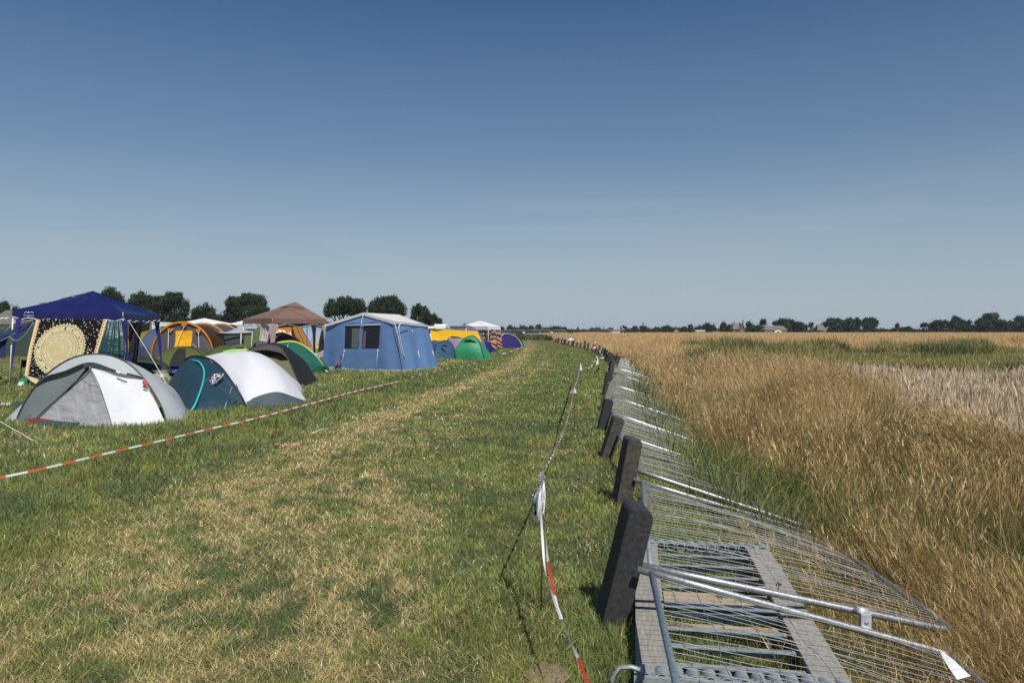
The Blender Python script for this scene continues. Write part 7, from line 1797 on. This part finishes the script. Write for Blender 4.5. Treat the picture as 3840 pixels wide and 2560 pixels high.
# centre, far and hazy
CT = [(1795, 1224, 14, 420, 'round', 'small tree showing left of the white gazebo peak'), (1745, 1213, 14, 330, 'round', 'small rounded tree peeping over the left slope of the white gazebo'),
 (1878, 1222, 14, 420, 'round', 'tree right behind the white gazebo roof'), (1912, 1217, 12, 520, 'round', 'first small round tree right of the white gazebo'), (1934, 1222, 16, 520, 'hedge', 'low tree clump above the left end of the far fence'),
 (1962, 1220, 20, 520, 'round', 'dark rounded tree above the far fence, left of the tallest there'), (1992, 1219, 12, 520, 'round', 'small tree directly left of the tallest tree over the far fence'), (2019, 1214, 15, 520, 'round', 'tallest tree over the far fence'),
 (2052, 1223, 18, 540, 'hedge', 'low clump right of the tallest tree over the far fence'), (2086, 1221, 26, 540, 'round', 'wide tree over the right end of the far fence'), (2116, 1224, 12, 560, 'round', 'small tree left of the yellow harvester'),
 (2140, 1232, 18, 800, 'hedge', 'hazy hedge behind the yellow harvester'), (2167, 1225, 7, 700, 'conifer', 'small pointed fir right of the yellow harvester'), (2195, 1232, 16, 900, 'hedge', 'pale hazy hedge right of the small fir'),
 (2222, 1229, 12, 900, 'round', 'pale hazy tree left of the pair of hazy rounded trees'), (2241, 1226, 15, 900, 'round', 'pale rounded hazy tree left of the red brick house'), (2265, 1231, 14, 850, 'hedge', 'grey hazy bushes just left of the red brick house'), (2289, 1227, 12, 700, 'round', 'small tree standing over the red brick house'),
 (2338, 1220, 15, 480, 'open', 'oak directly right of the red brick house'), (2360, 1230, 14, 470, 'hedge', 'low dark hedge right of the oak by the brick house'), (2382, 1220, 15, 460, 'round', 'rounded tree left of the spire tree'), (2411, 1219, 15, 450, 'round', 'tree around the small dark spire'),
 (2411, 1210, 3, 452, 'conifer', 'thin dark spire-like fir on the horizon'), (2436, 1226, 16, 450, 'hedge', 'low clump right of the spire-like fir'), (2462, 1224, 15, 440, 'round', 'small tree in the middle of the right treeline dip'), (2500, 1219, 26, 430, 'round', 'wide dark tree left of the tiny red-roofed hut'),
 (2538, 1225, 16, 420, 'hedge', 'bushes behind the tiny red-roofed hut'), (2566, 1222, 16, 410, 'round', 'small tree right of the tiny red-roofed hut'), (2590, 1214, 12, 400, 'round', 'taller small tree before the long green-roofed shed')]
for px, top, hw, Y, kd, lb in CT: tree(lb, px, top, hw, Y, kd, col=MIDL if Y > 650 else DARKL, cat='hedge' if kd == 'hedge' else 'tree')
RT = [(2625, 1220, 22, 370, 'round', 'low tree behind the green-roofed shed'), (2652, 1208, 22, 370, 'round', 'domed tree above the green-roofed shed'), (2676, 1212, 3, 368, 'conifer', 'thin spire tree left of the thatched gable house'), (2668, 1218, 20, 350, 'round', 'lighter rounded bush between the two small sheds'),
 (2713, 1206, 17, 360, 'round', 'tree left of the thatched gable house'), (2735, 1215, 14, 352, 'round', 'bush touching the thatched gable house on its left'), (2755, 1208, 16, 380, 'round', 'tree hidden behind the thatched gable house'), (2786, 1200, 3, 378, 'conifer', 'thin spire tree right over the thatched gable house'),
 (2806, 1204, 20, 350, 'open', 'bare-topped tree right of the thatched gable house'), (2822, 1216, 26, 345, 'round', 'dark bush in front of the bare-topped tree'), (2860, 1192, 22, 350, 'open', 'tall open-crowned oak left of the long thatched house'), (2846, 1218, 22, 342, 'round', 'low dark bush under the open-crowned oak'),
 (2948, 1190, 52, 355, 'round', 'large domed tree over the long thatched house'), (2995, 1205, 22, 352, 'round', 'right flank tree of the large dome over the thatched house'), (3016, 1213, 14, 350, 'round', 'small tree between the domed tree and the thin-topped one'), (3044, 1204, 15, 350, 'open', 'thin-topped tree left of the thatched barn roof'),
 (3040, 1238, 32, 335, 'hedge', 'low clipped hedge in front of the thin-topped tree'), (3078, 1217, 16, 360, 'round', 'tree behind the thatched barn roof'), (3135, 1190, 46, 345, 'round', 'left of the three joined domed trees on the right'), (3195, 1188, 36, 345, 'round', 'middle of the three joined domed trees on the right'), (3258, 1187, 30, 345, 'round', 'right of the three joined domed trees'),
 (3225, 1230, 34, 335, 'hedge', 'hedge under the three joined domed trees'), (3290, 1226, 18, 345, 'hedge', 'low hedge right of the three joined trees'), (3325, 1233, 22, 360, 'hedge', 'lowest hedge stretch in the right treeline'), (3364, 1208, 11, 345, 'open', 'slim ragged tree standing out of the low hedge'), (3365, 1226, 20, 348, 'round', 'bush at the foot of the slim ragged tree'),
 (3402, 1223, 22, 350, 'round', 'rounded bush right of the slim ragged tree'), (3438, 1230, 20, 350, 'hedge', 'low hedge left of the large right-hand wood'), (3470, 1206, 22, 348, 'open', 'left edge tree of the large right-hand wood'), (3510, 1196, 30, 345, 'round', 'flat tree over the long low brick building'), (3548, 1198, 26, 345, 'round', 'dark tree right above the low brick building'),
 (3590, 1181, 34, 345, 'round', 'tall flat-topped tree in the right-hand wood'), (3636, 1198, 15, 350, 'open', 'thin tree right of the tall flat-topped one'), (3640, 1216, 34, 340, 'round', 'low dark mass right of the tall flat-topped tree'), (3712, 1168, 44, 350, 'open', 'high airy crown, tallest tree on the right'),
 (3672, 1195, 20, 352, 'open', 'airy left shoulder of the tallest right-hand tree'), (3716, 1196, 58, 340, 'round', 'broad dark tree under the high airy crown'), (3785, 1206, 24, 342, 'round', 'dark tree filling the gap before the right edge'), (3836, 1183, 46, 345, 'round', 'large dark dome cut by the right edge of the photo'), (3560, 1226, 40, 338, 'hedge', 'hedge beside the long low brick building'), (3900, 1190, 50, 345, 'round', 'dark tree just beyond the right edge')]
for px, top, hw, Y, kd, lb in RT: tree(lb, px, top, hw, Y, kd, cat='hedge' if kd == 'hedge' else 'tree')
for i, px in enumerate(range(2600, 3900, 95)):
    tree('stretch of distant hedge on the right horizon, %s from its left end' % (['first', 'second', 'third', 'fourth', 'fifth', 'sixth', 'seventh', 'eighth', 'ninth', 'tenth', 'eleventh', 'twelfth', 'thirteenth', 'fourteenth'][i]), px+47, 1231-(px % 5), 60, 375, 'hedge', cat='hedge', group='hedges')
for i, px in enumerate(range(2080, 2600, 90)):
    tree('faint far hedge on the centre horizon, %s from the left' % ['first', 'second', 'third', 'fourth', 'fifth', 'sixth'][i], px+45, 1236, 55, 950, 'hedge', col=MIDL, cat='hedge', group='hedges')
for i, px in enumerate(range(1660, 2080, 100)):
    tree('faint far hedge over the camp and fence, %s from the left' % ['first', 'second', 'third', 'fourth', 'fifth'][i], px+50, 1232, 62, 560, 'hedge', cat='hedge', group='hedges')
tree('single bush standing behind the far fence', 1948, 1250, 14, 190, 'round', col=MIDL, cat='bush', group='hedges')
tree('leafy green bush at the left tip of the golden meadow', 2140, 1247, 12, 230, 'round', col=MIDL, cat='bush', group='hedges')

# ------------------------------------------------------------------ buildings
BRICK = solid('red_brick', (0.12, 0.06, 0.045), 0.9, 0, 0.3, 3); THATCH = solid('grey_thatch', (0.15, 0.135, 0.12), 0.95, 0, 0.8, 2.5); SLATE = solid('dark_slate_roof', (0.10, 0.10, 0.105), 0.8, 0, 0.3, 2)
WWALL = solid('white_render', (0.70, 0.69, 0.66), 0.9, 0, 0.1, 2); GROOF = solid('pale_green_sheet_roof', (0.36, 0.44, 0.40), 0.6, 0, 0.1, 2); GREYR = solid('weathered_grey_roof', (0.13, 0.12, 0.105), 0.9, 0, 0.5, 2)
FR = solid('white_window_frame', (0.72, 0.72, 0.70), 0.5)
def house(name, label, cat, px0, px1, Y, ridge_py, eave_py, wallm, roofm, wins=4, gable=None, depth=None, hip=0.25, base=0.0, door=True, chim=True):
    x0, x1 = (px0-1920)/FPX*Y, (px1-1920)/FPX*Y; zr = CAMH-(ridge_py-1240)/FPX*Y; ze = CAMH-(eave_py-1240)/FPX*Y
    w = x1-x0; D = depth or max(5.0, w*0.5)
    t = thing(name, label, cat, ((x0+x1)/2, Y+D/2, 0), 'farm buildings on the horizon')
    m = MB(); m.box(((x0+x1)/2, Y+D/2, ze/2), (w, D, ze)); build('wall', m, wallm, t)
    o = 0.35; h0 = hip*w
    A_, B_, C2, D2 = Vector((x0-o, Y-o, ze-.05)), Vector((x1+o, Y-o, ze-.05)), Vector((x1+o, Y+D+o, ze-.05)), Vector((x0-o, Y+D+o, ze-.05))
    r0, r1 = Vector((x0-o+h0, Y+D/2, zr)), Vector((x1+o-h0, Y+D/2, zr))
    m = MB(); m.poly([A_, B_, r1, r0]); m.poly([C2, D2, r0, r1]); m.poly([B_, C2, r1]); m.poly([D2, A_, r0]); m.poly([A_-Vector((0, 0, .02)), D2-Vector((0, 0, .02)), C2-Vector((0, 0, .02)), B_-Vector((0, 0, .02))]); rf = build('roof', m, roofm, t)
    if chim: m = MB(); cx = x0+w*0.7; m.box((cx, Y+D/2, zr+0.1), (0.5, 0.5, 0.8)); build('chimney', m, BRICK, rf)
    for k in range(wins):
        xx = x0+w*(k+0.5)/wins; zz = ze*0.55
        m = MB(); m.box((xx, Y-0.03, zz), (w/wins*0.36+0.15, 0.06, ze*0.42)); f = build('window', m, FR, t)
        m = MB(); m.box((xx, Y-0.07, zz), (w/wins*0.36, 0.03, ze*0.34)); build('pane', m, GLS, f)
    if door:
        m = MB(); m.box((x0+w*0.5/wins*2, Y-0.04, min(1.0, ze*0.4)), (0.9, 0.07, min(2.0, ze*0.8))); build('door', m, solid('dark_door', (0.05, 0.04, 0.035), 0.6), t)
    if gable:
        gx0, gx1, gpy, gm = gable; a, b = (gx0-1920)/FPX*Y, (gx1-1920)/FPX*Y; gz_ = CAMH-(gpy-1240)/FPX*Y
        m = MB(); pts = [Vector((a, Y-0.8, 0)), Vector((b, Y-0.8, 0)), Vector((b, Y-0.8, ze)), Vector(((a+b)/2, Y-0.8, gz_-.3)), Vector((a, Y-0.8, ze))]
        pb_ = [p+Vector((0, D/2+0.8, 0)) for p in pts]; nn = 5
        m.add(pts+pb_, [tuple(range(nn)), tuple(range(2*nn-1, nn-1, -1))]+[(i, (i+1) % nn, (i+1) % nn+nn, i+nn) for i in range(nn)]); build('front_gable', m, gm, t)
        m = MB()
        for s0, s1 in ((a-.4, (a+b)/2), (b+.4, (a+b)/2)):
            m.poly([Vector((s0, Y-1.1, ze-.3)), Vector((s1, Y-1.1, gz_)), Vector((s1, Y+D/2, gz_)), Vector((s0, Y+D/2, ze-.3))])
            m.poly([Vector((s0, Y-1.1, ze-.5)), Vector((s1, Y-1.1, gz_-.25)), Vector((s1, Y-1.1, gz_)), Vector((s0, Y-1.1, ze-.3))])
        build('gable_roof', m, roofm, t)
        m = MB(); m.box(((a+b)/2, Y-0.84, ze*0.55), ((b-a)*0.35, 0.06, ze*0.5)); f = build('window', m, FR, t); m = MB(); m.box(((a+b)/2, Y-0.88, ze*0.55), ((b-a)*0.28, 0.03, ze*0.42)); build('pane', m, GLS, f)
    return t
barn = house('farm_barn', 'grey-roofed barn with two skylights at the left edge', 'barn', -60, 66, 105, 1160, 1214, solid('dull_barn_wall', (0.10, 0.08, 0.06), 0.9), GREYR, 3, hip=0.10, depth=9, chim=False)
m = MB()
xb0 = (-60-1920)/FPX*105
for px in (8, 25):
    p = W(px, 1193, 104.9); pp = Vector((p.x, 0, 0))
    # lie on the front roof slope
    f = 0.40; y_ = 105-0.35+(4.5+0.35)*f; ze_ = CAMH-(1214-1240)/FPX*105-.05; zr_ = CAMH-(1160-1240)/FPX*105; z_ = ze_+(zr_-ze_)*f
    sl_ = Vector((0, 4.85, zr_-ze_)).normalized(); ux = Vector((1, 0, 0)); nn_ = ux.cross(sl_); c = Vector((p.x*y_/104.9, y_, z_))+nn_*0.05
    m = MB(); m.poly([c-ux*.2-sl_*.35, c+ux*.2-sl_*.35, c+ux*.2+sl_*.35, c-ux*.2+sl_*.35]); build('skylight', m, solid('pale_skylight', (0.55, 0.6, 0.58), 0.2), barn)
house('brick_house', 'small red brick house on the far centre horizon', 'house', 2279, 2292, 520, 1234, 1239, BRICK, BRICK, 2, hip=0.0)
house('long_building', 'long dark-roofed building right of the far red brick house', 'building', 2293, 2326, 530, 1236, 1240, WWALL, SLATE, 6, hip=0.0, door=False)
house('garden_hut', 'tiny red-roofed hut in the right treeline', 'hut', 2534, 2544, 400, 1237, 1242, WWALL, solid('orange_tile_roof', (0.42, 0.13, 0.06), 0.8), 1)
house('metal_shed', 'low shed with pale green roof', 'shed', 2614, 2645, 350, 1237, 1242, WWALL, GROOF, 3, hip=0.0, door=False)
house('garden_shed', 'small dark shed right of the pale green roof', 'shed', 2678, 2700, 345, 1241, 1244, WWALL, SLATE, 3, hip=0.0, door=False)
house('thatched_house', 'thatched house with brick gable on the right horizon', 'house', 2750, 2792, 335, 1212, 1234, BRICK, THATCH, 4, gable=(2770, 2791, 1212, BRICK), hip=0.25)
house('thatched_house', 'long low thatched house with white gable ends', 'house', 2868, 2952, 332, 1221, 1237, BRICK, THATCH, 6, gable=(2902, 2930, 1230, WWALL), hip=0.15)
house('thatched_barn', 'steep thatched barn left of the three joined trees', 'barn', 3068, 3098, 334, 1216, 1239, solid('ochre_wall', (0.30, 0.22, 0.12), 0.9), THATCH, 2, hip=0.25)
house('brick_outbuilding', 'long low red brick building under the right-hand wood', 'building', 3494, 3546, 330, 1247, 1249.0, BRICK, SLATE, 4, hip=0.0, door=False)
house('thatched_roof_house', 'thatched house half hidden in the right-hand wood', 'house', 3600, 3640, 352, 1212, 1232, WWALL, THATCH, 3, hip=0.3)
house('white_cottage', 'pale cottage glimpsed between dark trees left of the wood', 'house', 3546, 3570, 338, 1231, 1240, WWALL, THATCH, 2, hip=0.25)

# ------------------------------------------------------------------ far standing fence
FG = 'standing mesh fence panels at the far end'
fx = [1876, 1915, 1967, 2024, 2064, 2121]; 
def std_panel(xa, xb, Y, label, h=1.72):
    t = thing('standing_fence_panel', label, 'fence panel', ((xa+xb)/2, Y, 0), FG)
    m = MB(); m.tube([(xa, Y, 0), (xa, Y, h), (xb, Y, h), (xb, Y, 0)], 0.04, 6); m.tube([(xa, Y, 0.15), (xb, Y, 0.15)], 0.03, 5); build('frame', m, GALVD, t)
    m = MB(); n = 14
    for k in range(1, n): m.tube([(xa+(xb-xa)*k/n, Y, 0.15), (xa+(xb-xa)*k/n, Y, h)], 0.007, 3, cap=False)
    for k in range(1, 6): m.tube([(xa, Y, 0.15+(h-0.15)*k/6), (xb, Y, 0.15+(h-0.15)*k/6)], 0.007, 3, cap=False)
    build('wire_mesh', m, GALVD, t)
    m = MB(); m.box((xa, Y, 0.07), (0.22, 0.7, 0.14), bevel=0.02); build('foot_block', m, RUBBER, t)
    return t
Yf = 148
names = ['leftmost standing fence panel, half behind the dark tent pole', 'standing fence panel left of the small bush', 'standing fence panel with the green truck behind it', 'standing fence panel with a white sign at its right post', 'standing fence panel nearest the yellow harvester']
for k in range(5):
    std_panel((fx[k]-1920)/FPX*Yf, (fx[k+1]-1920)/FPX*Yf-0.1, Yf+(k % 2)*0.4, names[k])
for px, lb in ((1964, 'small white sign on the fence left of the green truck'), (2069, 'small white sign on the fence right of the green truck')):
    m = MB(); m.box(W(px, 1246, Yf-0.15), (0.42, 0.02, 0.22), bevel=0.005); tag(build('fence_sign', m, PAPER), lb, 'sign', 'small signs on the far fence')
# green truck
gt = thing('green_truck', 'green tipper truck with white cab far beyond the fence', 'truck', W(2006, 1248, 640).to_2d().to_3d(), )
def BX(px0, px1, py0, py1, Y, D, mat, nm, par, bv=0.05):
    a, b = W(px0, py0, Y), W(px1, py1, Y); m = MB(); m.box(((a.x+b.x)/2, Y+D/2, (a.z+b.z)/2), (abs(b.x-a.x), D, abs(a.z-b.z)), bevel=bv); return build(nm, m, mat, par)
GP = solid('green_truck_paint', (0.06, 0.30, 0.14), 0.5); YP = solid('yellow_machine_paint', (0.65, 0.38, 0.03), 0.5)
BX(1990, 2007, 1239, 1245, 640, 2.5, GP, 'tipper_body', gt); BX(2008, 2014, 1240.5, 1246, 640, 2.3, WV, 'cab', gt)
for px in (1993, 1998, 2011):
    c = W(px, 1246.3, 639.9); m = MB(); m.tube([c-Vector((0, .1, 0)), c+Vector((0, 2.6, 0))], 0.5, 14); build('wheel', m, TYR, gt)
hv = thing('combine_harvester', 'yellow combine harvester on the far field', 'harvester', W(2140, 1248, 600).to_2d().to_3d())
BX(2130, 2152, 1238, 1245, 600, 3, YP, 'body', hv, 0.3); BX(2128, 2135, 1235.5, 1240, 600, 2.4, GLS, 'cab', hv, 0.2); BX(2136, 2148, 1235.5, 1238, 600, 2.5, solid('dark_grain_tank', (0.05, 0.05, 0.05), 0.6), 'grain_tank', hv); BX(2124, 2130, 1243, 1247, 599, 4.5, solid('dark_header', (0.06, 0.05, 0.04), 0.7), 'header', hv)
for px, rr_0 in ((2134, 0.9), (2148, 0.65)):
    c = W(px, 1246.5, 599.5); c.z = rr_0; m = MB(); m.tube([c, c+Vector((0, 3.2, 0))], rr_0, 16); build('wheel', m, TYR, hv)
# gulls far up
def bird(px, py, Y, s, lb):
    c = W(px, py, Y); m = MB()
    m.tube([c+Vector((0, -0.2*s, 0)), c, c+Vector((0, 0.22*s, 0))], [0.02*s, 0.06*s, 0.01*s], 6)
    for k in (-1, 1):
        m.add([c+Vector((0, 0.07*s, 0)), c+Vector((k*0.28*s, 0.10*s, 0.10*s)), c+Vector((k*0.62*s, -0.02*s, 0.03*s)), c+Vector((k*0.28*s, -0.06*s, 0.09*s)), c+Vector((0, -0.07*s, 0))], [(0, 1, 3, 4), (1, 2, 3)])
    tag(build('flying_bird', m, solid('dark_feathers', (0.05, 0.05, 0.055), 0.8)), lb, 'bird', 'birds high in the sky')
bird(2456, 659, 140, 0.55, 'dark bird high over the fallen fence, the uppermost visible'); bird(2568, 842, 150, 0.5, 'tiny bird lower and right of the uppermost one'); bird(2014, 810, 160, 0.4, 'tiny bird in the sky above the path')

# ------------------------------------------------------------------ haze
HZ = True
if HZ:
    m = MB(); m.box((0, 0, 6.5), (3600, 3600, 15.4))
    hz = build('haze', m, None)
    mh = bpy.data.materials.new('haze'); mh.use_nodes = True; nt = mh.node_tree
    for n in list(nt.nodes): nt.nodes.remove(n)
    out = nt.nodes.new('ShaderNodeOutputMaterial'); pv = nt.nodes.new('ShaderNodeVolumePrincipled'); pv.inputs['Density'].default_value = 0.00013; pv.inputs['Color'].default_value = (0.75, 0.85, 1.0, 1); pv.inputs['Anisotropy'].default_value = 0.0
    nt.links.new(pv.outputs[0], out.inputs['Volume']); hz.data.materials.clear(); hz.data.materials.append(mh); hz['kind'] = 'stuff'
